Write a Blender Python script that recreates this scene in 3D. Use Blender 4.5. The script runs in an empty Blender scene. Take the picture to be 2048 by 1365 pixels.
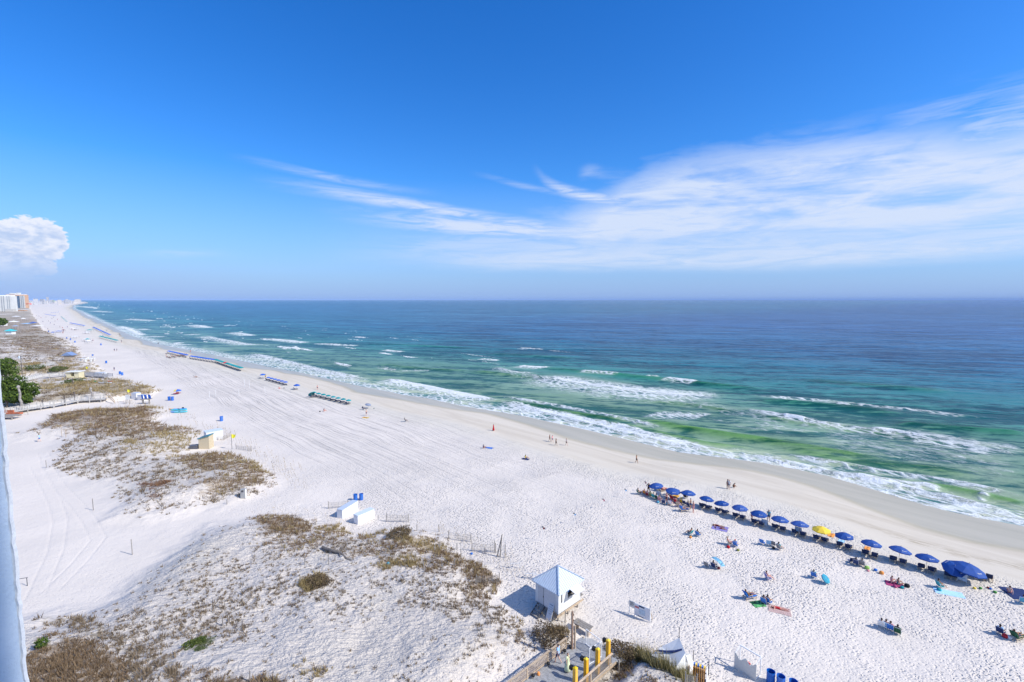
import bpy, bmesh, math, random
import numpy as np
from mathutils import Vector, Matrix
random.seed(7); rng = np.random.default_rng(7)
C = bpy.context.scene
COL = C.collection
R = math.radians
# ------------------------------------------------------------------ camera
CAMZ, FPX, PITCH = 34.6, 960.0, math.atan(82.5/960)
cam_d = bpy.data.cameras.new('camera'); cam = bpy.data.objects.new('camera', cam_d); COL.objects.link(cam)
cam.location = (0, 0, CAMZ); cam.rotation_euler = (R(90)-PITCH, 0, 0)
cam_d.sensor_width = 36; cam_d.lens = 36*FPX/2048; cam_d.clip_start = 0.1; cam_d.clip_end = 200000
C.camera = cam
# ------------------------------------------------------------------ light
SUN_EL = R(41); sv = Vector((0.93, -0.36, 0)).normalized()       # towards the sun
SV = Vector((sv.x*math.cos(SUN_EL), sv.y*math.cos(SUN_EL), math.sin(SUN_EL)))
sun_d = bpy.data.lights.new('sun', 'SUN'); sun_d.energy = 4.3; sun_d.angle = R(0.53); sun_d.color = (1.0, 0.965, 0.91)
sun = bpy.data.objects.new('sun', sun_d); COL.objects.link(sun)
sun.rotation_euler = SV.to_track_quat('Z', 'Y').to_euler(); sun.location = (60, -40, 120)
C.view_settings.view_transform = 'Standard'; C.view_settings.look = 'None'
C.view_settings.exposure = 0.14; C.view_settings.gamma = 1.0; C.view_settings.use_curve_mapping = False
C.render.engine = 'CYCLES'

class NT:
    """small helper to write node graphs"""
    def __init__(s, tree): s.t = tree; s.n = tree.nodes; s.l = tree.links
    def node(s, typ, **kw):
        nd = s.n.new(typ)
        for k, v in kw.items(): setattr(nd, k, v)
        return nd
    def put(s, sock, v):
        if isinstance(v, bpy.types.NodeSocket): s.l.new(v, sock)
        elif v is not None: sock.default_value = v
    def m(s, op, a, b=None, c=None, clamp=False):
        nd = s.node('ShaderNodeMath', operation=op, use_clamp=clamp)
        s.put(nd.inputs[0], a)
        if b is not None: s.put(nd.inputs[1], b)
        if c is not None: s.put(nd.inputs[2], c)
        return nd.outputs[0]
    def mul(s, a, b): return s.m('MULTIPLY', a, b)
    def add(s, a, b): return s.m('ADD', a, b)
    def sub(s, a, b): return s.m('SUBTRACT', a, b)
    def mr(s, v, a, b, c=0.0, d=1.0, smooth=True):
        nd = s.node('ShaderNodeMapRange', interpolation_type='SMOOTHSTEP' if smooth else 'LINEAR')
        s.put(nd.inputs['Value'], v); s.put(nd.inputs['From Min'], a); s.put(nd.inputs['From Max'], b)
        s.put(nd.inputs['To Min'], c); s.put(nd.inputs['To Max'], d); return nd.outputs['Result']
    def mix(s, f, a, b, blend='MIX'):
        nd = s.node('ShaderNodeMix', data_type='RGBA', blend_type=blend)
        s.put(nd.inputs[0], f); s.put(nd.inputs[6], a); s.put(nd.inputs[7], b); return nd.outputs[2]
    def noise(s, vec, scale, detail=3.0, rough=0.55, dist=0.0, lac=2.0):
        nd = s.node('ShaderNodeTexNoise'); s.put(nd.inputs['Vector'], vec)
        nd.inputs['Scale'].default_value = scale; nd.inputs['Detail'].default_value = detail
        nd.inputs['Roughness'].default_value = rough; nd.inputs['Distortion'].default_value = dist
        return nd.outputs['Fac']
    def vor(s, vec, scale, feature='F1', rnd=1.0):
        nd = s.node('ShaderNodeTexVoronoi', feature=feature); s.put(nd.inputs['Vector'], vec)
        nd.inputs['Scale'].default_value = scale; nd.inputs['Randomness'].default_value = rnd
        return nd.outputs['Distance']
    def xyz(s, x, y, z=0.0):
        nd = s.node('ShaderNodeCombineXYZ'); s.put(nd.inputs[0], x); s.put(nd.inputs[1], y); s.put(nd.inputs[2], z); return nd.outputs[0]
    def sep(s, v):
        nd = s.node('ShaderNodeSeparateXYZ'); s.put(nd.inputs[0], v); return nd.outputs
    def scale3(s, v, sc, rot=0.0):
        nd = s.node('ShaderNodeMapping'); s.put(nd.inputs['Vector'], v)
        nd.inputs['Scale'].default_value = sc; nd.inputs['Rotation'].default_value = (0, 0, rot); return nd.outputs[0]
    def attr(s, name): return s.node('ShaderNodeAttribute', attribute_name=name)
    def curve(s, v, pts):
        nd = s.node('ShaderNodeFloatCurve'); s.put(nd.inputs['Value'], v); c = nd.mapping.curves[0]
        pts = sorted(pts); c.points[0].location = pts[0]; c.points[1].location = pts[-1]
        for p in pts[1:-1]: c.points.new(*p)
        nd.mapping.update(); return nd.outputs[0]

# ------------------------------------------------------------------ world: sky and clouds (by direction, infinitely far)
world = bpy.data.worlds.new('World'); C.world = world; world.use_nodes = True
w = NT(world.node_tree); w.n.clear()
def dir_px(px, py):                                              # direction seen at a point of the photograph
    dx = (px-1024)/FPX; dz = (682.5-py)/FPX
    v = Vector((dx, math.cos(PITCH)+dz*math.sin(PITCH), dz*math.cos(PITCH)-math.sin(PITCH))).normalized()
    return math.atan2(v.x, v.y), math.asin(v.z)
AZR, ELR = R(60), R(45)
def ae(px, py):
    a, e = dir_px(px, py); return ((a+AZR)/(2*AZR), e/ELR)
def build_world():
    sky = w.node('ShaderNodeTexSky', sky_type='NISHITA')
    sky.sun_disc = False; sky.sun_elevation = SUN_EL; sky.sun_rotation = math.atan2(SV.x, SV.y)
    sky.altitude = 0; sky.air_density = 1.0; sky.dust_density = 0.6; sky.ozone_density = 3.0
    tc = w.node('ShaderNodeTexCoord'); d = tc.outputs['Generated']
    x, y, z = w.sep(d)
    az = w.m('ARCTAN2', x, y); el = w.m('ARCSINE', z)
    A = w.m('MULTIPLY_ADD', az, 1/(2*AZR), 0.5); E = w.mul(el, 1/ELR)
    hs = w.node('ShaderNodeHueSaturation'); hs.inputs['Hue'].default_value = 0.5
    hs.inputs['Saturation'].default_value = SKY_SAT; hs.inputs['Value'].default_value = SKY_VAL
    w.put(hs.inputs['Color'], sky.outputs[0])
    base = w.mix(1.0, hs.outputs[0], SKY_TINT, 'MULTIPLY')
    vec = w.xyz(A, E, 0.0)
    wsp = w.noise(w.scale3(vec, (5, 14, 1), R(-8)), 1.0, 6, 0.6, 0.4)
    fine = w.noise(w.scale3(vec, (15, 44, 1), R(-22)), 1.0, 7, 0.66, 1.3)
    puff = w.noise(w.scale3(vec, (9, 13, 1), R(30)), 1.0, 8, 0.58, 0.7)
    warpE = w.add(E, w.add(w.mul(w.sub(wsp, 0.5), 0.08), w.add(w.mul(w.sub(puff, 0.5), 0.14), w.mul(w.sub(fine, 0.5), 0.05))))
    # broad cirrus sheet between two curves
    up = w.curve(A, [(0, 0.05)]+[ae(*p) for p in [(560, 505), (800, 462), (1050, 425), (1180, 385), (1280, 322), (1400, 288), (1550, 258), (1700, 240), (1850, 232), (2040, 215)]]+[(1, 0.55)])
    lo = w.curve(A, [(0, 0.10)]+[ae(*p) for p in [(560, 540), (700, 535), (1000, 545), (1300, 548), (1600, 545), (1800, 535), (2040, 520)]]+[(1, 0.10)])
    t1 = w.mr(w.sub(up, warpE), -0.01, 0.085); t2 = w.mr(w.sub(E, w.add(lo, w.mul(w.sub(wsp, 0.5), 0.03))), -0.006, 0.03)
    left = w.mr(A, ae(520, 500)[0], ae(1180, 500)[0], 0.0, 1.0)
    sheet = w.mul(w.mul(t1, t2), left)
    body = w.mr(w.add(w.mul(puff, 0.55), w.mul(wsp, 0.5)), 0.38, 0.60, 0.28, 1.0)
    high = w.mr(E, ae(1500, 520)[1], ae(1500, 430)[1], 0.52, 1.0)
    dens = w.mul(w.mul(sheet, body), high)
    dens = w.mul(dens, w.mr(fine, 0.30, 0.62, 0.70, 1.10))
    veil = w.mul(w.mul(t2, w.mr(E, ae(1500, 520)[1], ae(1500, 400)[1], 1.0, 0.0)), w.mul(w.mr(A, ae(560, 500)[0], ae(1150, 500)[0]), 0.72)); dens = w.m('MAXIMUM', dens, w.mul(veil, w.mr(fine, .3, .65, .55, 1.15)))
    # second, thinner arm climbing at the right
    up2 = w.curve(A, [(0, 0.0), (ae(1500, 340)[0], ae(1500, 330)[1]), ae(1700, 250), ae(1850, 165), ae(2040, 120), (1, 0.9)])
    t3 = w.mul(w.mr(w.sub(up2, warpE), 0.0, 0.09), w.mr(A, ae(1500, 0)[0], ae(1950, 0)[0]))
    t3 = w.mul(t3, w.mul(w.mr(w.add(puff, w.mul(w.sub(fine, 0.5), 0.7)), 0.36, 0.68, 0.0, 0.62), w.mr(E, ae(1800, 520)[1], ae(1800, 400)[1])))
    dens = w.m('MAXIMUM', dens, t3)
    # single wisps: centre line, half thickness (in E), density
    for pts, th, de, soft in [
        ([(440, 312), (560, 335), (700, 365), (830, 385), (900, 390)], 0.009, 0.38, 1),
        ([(470, 357), (600, 375), (750, 400), (900, 424), (1080, 450), (1300, 470)], 0.013, 0.75, 1),
        ([(600, 418), (800, 440), (1000, 458), (1250, 462), (1500, 450)], 0.022, 0.85, 1),
        ([(640, 500), (900, 492), (1100, 480), (1400, 470)], 0.028, 0.45, 1),
        ([(1060, 335), (1090, 362), (1130, 382), (1250, 402), (1360, 400)], 0.013, 0.85, 0),
        ([(930, 345), (1040, 372), (1150, 390), (1250, 396)], 0.007, 0.28, 1),
        ([(200, 512), (300, 512), (400, 508), (520, 512)], 0.008, 0.20, 1),
        ([(1150, 350), (1185, 342), (1215, 350)], 0.016, 0.25, 1)]:
        q = [ae(*p) for p in pts]; a0, a1 = q[0][0], q[-1][0]
        cl = w.curve(A, [(0, q[0][1])]+q+[(1, q[-1][1])])
        dd = w.m('ABSOLUTE', w.sub(w.add(E, w.mul(w.sub(wsp, 0.5), 0.02 if soft else 0.006)), cl))
        k = w.mr(dd, 0.0, th*1.7, 1.0, 0.0)
        mid = a0+(a1-a0)*(0.40 if soft else 0.30)
        env = w.mul(w.mr(A, a0, mid), w.mr(A, mid, a1, 1.0, 0.0 if a1 < ae(1200, 0)[0] else 0.5))
        k = w.mul(w.mul(k, env), w.mr(fine, 0.34, 0.60, de*0.30, de*1.2))
        dens = w.m('MAXIMUM', dens, k)
    c0 = w.mix(w.mr(E, 0.0, 0.30, 0.85, 0.0, False), base, (0.30*CLOUDV, 0.45*CLOUDV, 0.83*CLOUDV, 1)); base = c0
    cloudcol = (0.66*CLOUDV, 0.75*CLOUDV, 0.93*CLOUDV, 1)
    c = w.mix(w.m('MINIMUM', dens, 0.92), base, cloudcol)
    # towering cumulus far off at the left
    cv = w.scale3(vec, (1, 0.75, 1)); pn = w.noise(cv, 75.0, 6, 0.6, 0.2); pn2 = w.noise(cv, 190.0, 4, 0.6)
    field = None
    for (px, py, r) in [(18, 472, 26), (48, 466, 27), (84, 470, 28), (106, 474, 20), (45, 498, 40), (78, 500, 30), (30, 530, 34), (75, 528, 26), (-40, 505, 50), (-30, 470, 26),
                        (122, 492, 13), (10, 500, 22)]:
        qa, qe = ae(px, py); rr = r/FPX*0.86
        dx = w.mul(w.sub(A, qa), 2*AZR); dy = w.mul(w.sub(E, qe), ELR)
        f = w.sub(1.0, w.mul(w.m('SQRT', w.add(w.mul(dx, dx), w.mul(dy, dy))), 1/rr))
        if r < 14: f = w.sub(f, 0.10)
        field = f if field is None else w.m('SMOOTH_MAX', field, f, 0.25)
    field = w.add(field, w.add(w.mul(w.sub(pn, 0.5), 0.95), w.mul(w.sub(pn2, 0.5), 0.55)))
    cm = w.mr(field, 0.0, 0.14)
    cm = w.mul(cm, w.mr(E, ae(50, 575)[1], ae(50, 500)[1], 0.0, 0.93))
    ccol = w.mix(w.mr(w.add(w.add(pn, w.mul(pn2, 0.5)), w.mul(w.sub(field, 0.3), -0.25)), 0.50, 0.82), (0.50*CLOUDV, 0.61*CLOUDV, 0.84*CLOUDV, 1), (0.84*CLOUDV, 0.86*CLOUDV, 0.95*CLOUDV, 1))
    c = w.mix(cm, c, ccol)
    # soft bank under it
    bk = w.mul(w.mul(w.mr(A, ae(60, 0)[0], ae(560, 0)[0], 0.6, 0.0), w.mr(E, ae(200, 560)[1], ae(200, 490)[1], 1.0, 0.0)), w.mr(puff, 0.2, 0.7, 0.6, 1.0))
    c = w.mix(w.mul(bk, 0.75), c, (0.38*CLOUDV, 0.48*CLOUDV, 0.80*CLOUDV, 1))
    bg = w.node('ShaderNodeBackground'); w.put(bg.inputs['Color'], c); bg.inputs['Strength'].default_value = SKY_STR
    out = w.node('ShaderNodeOutputWorld'); w.put(out.inputs['Surface'], bg.outputs[0])
SKY_SAT, SKY_VAL, SKY_TINT, SKY_STR, CLOUDV = 1.36, 1.20, (0.62, 0.92, 1.28, 1), 0.12, 8.0
build_world()
world.cycles.sampling_method = 'MANUAL'; world.cycles.sample_map_resolution = 512

# ------------------------------------------------------------------ geometry of the coast
def ray_at_z(px, py, z):
    dx = (px-1024)/FPX; dz = (682.5-py)/FPX
    vy = math.cos(PITCH)+dz*math.sin(PITCH); vz = dz*math.cos(PITCH)-math.sin(PITCH)
    vz = min(vz, -1e-4); t = (z-CAMZ)/vz
    return dx*t, vy*t
def proj(x, y, z):
    zc = z-CAMZ; c, s = math.cos(PITCH), math.sin(PITCH)
    fy = y*c - zc*s; uz = y*s + zc*c
    return 1024+FPX*x/fy, 682.5-FPX*uz/fy
U = np.array([-0.693, 0.721]); N = np.array([0.721, 0.693])       # along the shore (away), out to sea
def sn(x, y): return x*U[0]+y*U[1], x*N[0]+y*N[1]
def xy(s, n): return s*U[0]+n*N[0], s*U[1]+n*N[1]
BZ = 1.6                                                          # level of the upper beach above the sea
WL = [(175, 632), (215, 650), (262, 672), (320, 690), (388, 702), (480, 722), (560, 738), (650, 757), (742, 777), (805, 791), (854, 797), (920, 812), (998, 825), (1049, 834),
      (1172, 861), (1268, 884), (1356, 905), (1448, 917), (1532, 929), (1650, 954), (1751, 982), (1852, 1011), (1953, 1035), (2048, 1053)]
wl = sorted(sn(*ray_at_z(px, py, 0)) for px, py in WL)
far_n = wl[-1][1]
WLS = np.array([-400, -60]+[a for a, b in wl]+[1700, 2600, 4000, 8000, 40000]); 
WLN = np.array([wl[0][1]+14, wl[0][1]+3]+[b for a, b in wl]+[far_n+5, far_n+10, far_n+50, far_n+300, far_n+900])
def nsh(s): return np.interp(s, WLS, WLN)
def _h(ix, iy, seed):
    h = (ix.astype(np.int64)*374761393 + iy.astype(np.int64)*668265263 + seed*2147483647) & 0xffffffff
    h = ((h ^ (h >> 13))*1274126177) & 0xffffffff
    return ((h ^ (h >> 16)) & 0xffffff)/float(0xffffff)
def vn(x, y, seed=0):
    x = np.asarray(x, float); y = np.asarray(y, float)
    xi = np.floor(x); yi = np.floor(y); fx = x-xi; fy = y-yi
    fx = fx*fx*(3-2*fx); fy = fy*fy*(3-2*fy)
    a = _h(xi, yi, seed); b = _h(xi+1, yi, seed); c = _h(xi, yi+1, seed); d = _h(xi+1, yi+1, seed)
    return (a*(1-fx)+b*fx)*(1-fy)+(c*(1-fx)+d*fx)*fy
def fbm(x, y, seed=0, o=4, g=0.5):
    r = 0; a = 1; t = 0
    for i in range(o): r = r+a*vn(x*2**i+i*17.3, y*2**i-i*9.1, seed+i); t += a; a *= g
    return r/t
def sst(v, a, b):
    t = np.clip((v-a)/(b-a), 0, 1); return t*t*(3-2*t)
# dunes: outlines taken on the sand plane
DUNES = [  # outline, height, edge width
  ([(-700, 606), (20, 606), (58, 611), (70, 632), (92, 662), (150, 690), (170, 712), (212, 740), (190, 750), (60, 752), (-900, 790), (-3000, 760)], 2.6, 8),
  ([(-600, 800), (20, 772), (60, 762), (190, 757), (280, 768), (318, 781), (300, 792), (230, 800), (120, 806), (50, 822), (-700, 900)], 2.0, 4),
  ([(-150, 862), (40, 858), (90, 830), (190, 815), (325, 808), (345, 822), (330, 838), (432, 862), (400, 884), (400, 898), (500, 906), (572, 942), (578, 960), (520, 992), (340, 1045), (190, 1045), (180, 985), (95, 945), (60, 905), (90, 882), (-150, 880)], 1.5, 12),
  ([(500, 1022), (620, 1022), (700, 1052), (780, 1048), (860, 1060), (920, 1088), (985, 1122), (1022, 1163), (1012, 1186), (1036, 1218), (1075, 1240), (1112, 1246), (1150, 1268), (1132, 1290), (1060, 1345), (950, 1460), (0, 2000), (-1000, 1500), (-300, 1270), (0, 1225), (200, 1195), (330, 1095), (420, 1045)], 1.55, 8),
  ([(1228, 1300), (1260, 1296), (1300, 1315), (1345, 1335), (1400, 1372), (1450, 1480), (1150, 1500), (1160, 1390), (1205, 1340)], 1.9, 2.5)]
DUNEW = [(np.array([ray_at_z(px, py, BZ+0.4) for px, py in o]), h, e) for o, h, e in DUNES]
def poly_sd(x, y, P):                                             # >0 inside, distance to the edge
    ins = np.zeros(x.shape, bool); dm = np.full(x.shape, 1e18)
    for i in range(len(P)):
        x0, y0 = P[i-1]; x1, y1 = P[i]
        c = ((y0 > y) != (y1 > y)) & (x < (x1-x0)*(y-y0)/((y1-y0) if y1 != y0 else 1e-9)+x0); ins ^= c
        dx, dy = x1-x0, y1-y0; L = dx*dx+dy*dy+1e-12
        t = np.clip(((x-x0)*dx+(y-y0)*dy)/L, 0, 1)
        dm = np.minimum(dm, (x-x0-t*dx)**2+(y-y0-t*dy)**2)
    dm = np.sqrt(dm); return np.where(ins, dm, -dm)
HUT = (37.5, 31.9)                                                # n, s of the hut
def height(x, y, want=False):
    x = np.asarray(x, float); y = np.asarray(y, float); shp = x.shape; x = x.ravel(); y = y.ravel()
    s, n = sn(x, y); d = nsh(s)+2.2*(fbm(s/26, s*0, 5)-0.5)-n
    z = np.where(d < 0, np.maximum(d*0.045, -4), BZ*sst(d, -2, 30))
    z = z+0.10*np.exp(-((d-24)/7)**2)
    dist = np.hypot(x, y)
    m = np.zeros_like(x)
    for P, h, e in DUNEW:
        bx0, by0 = P.min(0)-30; bx1, by1 = P.max(0)+30
        k = (x > bx0) & (x < bx1) & (y > by0) & (y < by1)
        if not k.any(): continue
        wob = (fbm(x[k]/5, y[k]/5, 3)-0.5)*3.0
        sd = poly_sd(x[k], y[k], P)+wob*np.clip(e/5, 0.4, 2)
        mm = sst(sd, -0.8, e); z[k] += h*mm*(0.55+0.75*fbm(x[k]/17, y[k]/17, 11, 3)); m[k] = np.maximum(m[k], mm)
    z += m*(1.15*(fbm(x/6.5, y/6.5, 21, 4)-0.5)+0.25*(fbm(x/1.3, y/1.3, 22, 2)-0.5)*(dist < 200))
    z += (1-m)*sst(d, 25, 40)*0.22*(fbm(x/9, y/9, 31, 3)-0.5)
    # scooped out round the hut and along the boardwalk
    hp = sst(np.hypot(s-HUT[1]-1.2, n-HUT[0]+1.0), 3.4, 5.0); z = BZ+(z-BZ)*hp
    bw = sst(np.maximum(np.abs(s-24.4)-2.1, n-37), 0.0, 2.2); z = np.where((s < 60) & (n < 40), BZ+(z-BZ)*bw, z)
    z = np.where(n < -5, z, z)
    z = z.reshape(shp)
    return (z, m.reshape(shp), d.reshape(shp)) if want else z
def H1(x, y): return float(height(np.array([x]), np.array([y]))[0])
def at(px, py):                                                   # ground point seen at a point of the photograph
    z = BZ
    for _ in range(8):
        x, y = ray_at_z(px, py, z); z = 0.4*z+0.6*max(H1(x, y), 0)
    x, y = ray_at_z(px, py, z); return Vector((x, y, H1(x, y)))

def link_mesh(name, verts, faces, mats=(), smooth=False, parent=None, mi=None):
    me = bpy.data.meshes.new(name); 
    if isinstance(verts, np.ndarray):
        F = np.asarray(faces, np.int32); k = F.shape[1]
        me.vertices.add(len(verts)); me.vertices.foreach_set('co', verts.astype(np.float32).ravel())
        me.loops.add(F.size); me.loops.foreach_set('vertex_index', F.ravel())
        me.polygons.add(len(F)); me.polygons.foreach_set('loop_start', np.arange(0, F.size, k, dtype=np.int32))
        me.update(calc_edges=True)
    else:
        me.from_pydata(verts, [], faces); me.update()
    for m in mats: me.materials.append(m)
    if mi is not None: me.polygons.foreach_set('material_index', np.asarray(mi, np.int32))
    if smooth: me.polygons.foreach_set('use_smooth', np.ones(len(me.polygons), bool))
    o = bpy.data.objects.new(name, me); COL.objects.link(o)
    if parent: o.parent = parent
    return o
def fattr(me, name, arr):
    a = me.attributes.new(name, 'FLOAT', 'POINT'); a.data.foreach_set('value', np.asarray(arr, np.float32).ravel())
def cattr(me, name, arr):
    a = me.attributes.new(name, 'FLOAT_COLOR', 'POINT'); b = np.ones((len(arr), 4), np.float32); b[:, :3] = arr; a.data.foreach_set('color', b.ravel())
def grid_faces(nr, nc):
    i = np.arange(nr*nc).reshape(nr, nc)
    return np.stack([i[:-1, :-1].ravel(), i[:-1, 1:].ravel(), i[1:, 1:].ravel(), i[1:, :-1].ravel()], 1)
def rings(dmax, dmin, nr):                                        # radii, finer close by
    a = np.linspace(math.atan(CAMZ/dmin), math.atan(CAMZ/dmax), nr); return CAMZ/np.tan(a)

# vegetation cover on the dunes: (px, py, rx, ry, tilt, density, kind) kind 0 brown, 1 golden, 2 grey
VEG = [(230, 850, 190, 26, 0, .8, 0), (330, 895, 120, 32, -.1, .55, 1), (240, 925, 170, 55, -.1, .5, 2), (450, 930, 100, 45, -.2, .75, 0), (330, 1000, 130, 30, -.1, .35, 2), (620, 1075, 140, 38, 0, .6, 0), (830, 1098, 150, 42, .1, .62, 0), (965, 1165, 55, 50, -.3, .75, 0), (1050, 1262, 45, 20, -.3, .6, 0),
  (200, 832, 150, 17, 0, 1.00, 0), (110, 848, 60, 12, .1, 0.69, 0), (290, 850, 80, 10, 0, .5, 1), (300, 815, 50, 8, 0, .8, 1), (370, 872, 60, 12, -.1, .6, 1),
  (250, 868, 90, 10, -.2, 0.62, 0), (200, 872, 120, 14, 0, 0.37, 2), (230, 900, 130, 35, 0, 0.37, 2), (290, 950, 110, 45, -.2, 0.37, 2), (430, 925, 70, 32, -.3, 0.78, 0), (400, 915, 40, 20, 0, .6, 1),
  (530, 938, 48, 17, -.2, .9, 1), (470, 965, 85, 20, .2, 0.78, 0), (390, 960, 60, 40, 0, 0.38, 0), (300, 972, 24, 8, 0, .95, 3), (312, 988, 22, 6, 0, .8, 3), (440, 990, 60, 18, 0, 0.59, 2), (470, 912, 50, 10, 0, .7, 1),
  (180, 778, 140, 18, -.05, .97, 1), (120, 795, 70, 10, 0, 1.00, 2), (260, 780, 60, 14, -.15, .97, 1),
  (100, 740, 150, 11, 0, .9, 1), (130, 725, 90, 5, 0, 0.51, 2), (110, 700, 110, 14, -.1, 1.00, 0), (50, 655, 60, 16, 0, 1.00, 0), (70, 676, 90, 10, 0, 1.00, 2), (45, 620, 40, 14, 0, 1.00, 2), (-100, 700, 120, 90, 0, 1.00, 0), (30, 718, 60, 8, 0, 0.51, 2),
  (575, 1050, 70, 24, -.2, 0.94, 0), (520, 1035, 40, 14, 0, 0.62, 0), (695, 1062, 60, 13, -.1, .9, 1), (803, 1064, 34, 20, 0, 1., 1), (775, 1090, 60, 16, 0, .6, 1), (850, 1086, 62, 18, -.1, .95, 1), (900, 1105, 60, 20, -.1, 0.88, 0),
  (785, 1126, 62, 16, .1, .8, 1), (870, 1128, 60, 16, 0, 0.62, 0), (635, 1167, 38, 13, .1, 1., 1), (975, 1148, 48, 26, -.5, 0.88, 0), (960, 1180, 50, 22, 0, 0.62, 0), (610, 1100, 60, 24, 0, 0.44, 0), (700, 1100, 80, 20, 0, 0.59, 2),
  (105, 1325, 95, 62, .1, 1., 0), (60, 1365, 140, 60, 0, 1., 0), (210, 1340, 50, 40, 0, 0.94, 0), (150, 1255, 100, 18, -.3, 0.68, 2), (300, 1260, 130, 50, .3, 0.37, 2), (280, 1330, 90, 45, 0, 0.59, 2), (400, 1285, 30, 14, .5, .9, 4),
  (370, 1355, 60, 20, .3, 0.62, 0), (480, 1370, 80, 20, 0, 1.00, 0), (630, 1345, 60, 18, -.1, .6, 1), (560, 1200, 260, 60, 0, 0.27, 2), (850, 1190, 160, 40, 0, 0.34, 2), (940, 1240, 110, 50, -.4, 0.44, 2), (420, 1170, 110, 60, .3, 0.41, 2),
  (400, 1240, 130, 60, 0, 0.37, 2), (1000, 1300, 60, 50, -.6, 0.50, 0), (1110, 1262, 34, 16, -.2, 1., 0), (1060, 1250, 50, 8, -.3, .7, 1), (1020, 1345, 40, 14, -.5, 0.88, 0), (1085, 1290, 26, 14, -.4, 0.75, 0), (900, 1320, 120, 40, 0, 0.34, 2),
  (1245, 1306, 22, 22, 0, 1., 1), (1300, 1322, 75, 11, -.45, 1., 5), (1375, 1356, 40, 12, -.4, 1., 5), (1240, 1335, 30, 20, 0, 0.62, 0), (1300, 1360, 30, 14, 0, 0.50, 0), (540, 1110, 70, 50, 0, 0.31, 2), (1190, 1240, 10, 5, 0, .2, 1)]
BARE = [(760, 1290, 90, 55), (840, 1250, 70, 30), (300, 1110, 10, 10), (620, 1240, 60, 20), (690, 1130, 60, 8), (300, 930, 40, 14), (430, 950, 30, 8), (470, 1005, 40, 6)]
def veg_cover(x, y, z):
    px, py = proj(x, y, z)
    w1 = fbm(x/7, y/7, 301, 4)-0.5; w2 = fbm(x/7, y/7, 305, 4)-0.5; w3 = fbm(x/1.7, y/1.7, 309, 3)-0.5
    px = px+w1*105+w3*40; py = py+w2*32+w3*13
    best = np.zeros(x.shape); kind = np.full(x.shape, 2)
    for cx, cy, rx, ry, t, de, k in VEG:
        dx = px-cx; dy = py-cy; c, s_ = math.cos(t), math.sin(t)
        q = np.sqrt(((dx*c-dy*s_)/rx)**2+((dx*s_+dy*c)/ry)**2)
        v = de*(1-sst(q, 0.65, 1.15)); kk = v > best; best = np.where(kk, v, best); kind = np.where(kk, k, kind)
    for cx, cy, rx, ry in BARE:
        q = np.hypot((px-cx)/rx, (py-cy)/ry); best = best*sst(q, 0.5, 1.2)
    return best, kind

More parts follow.
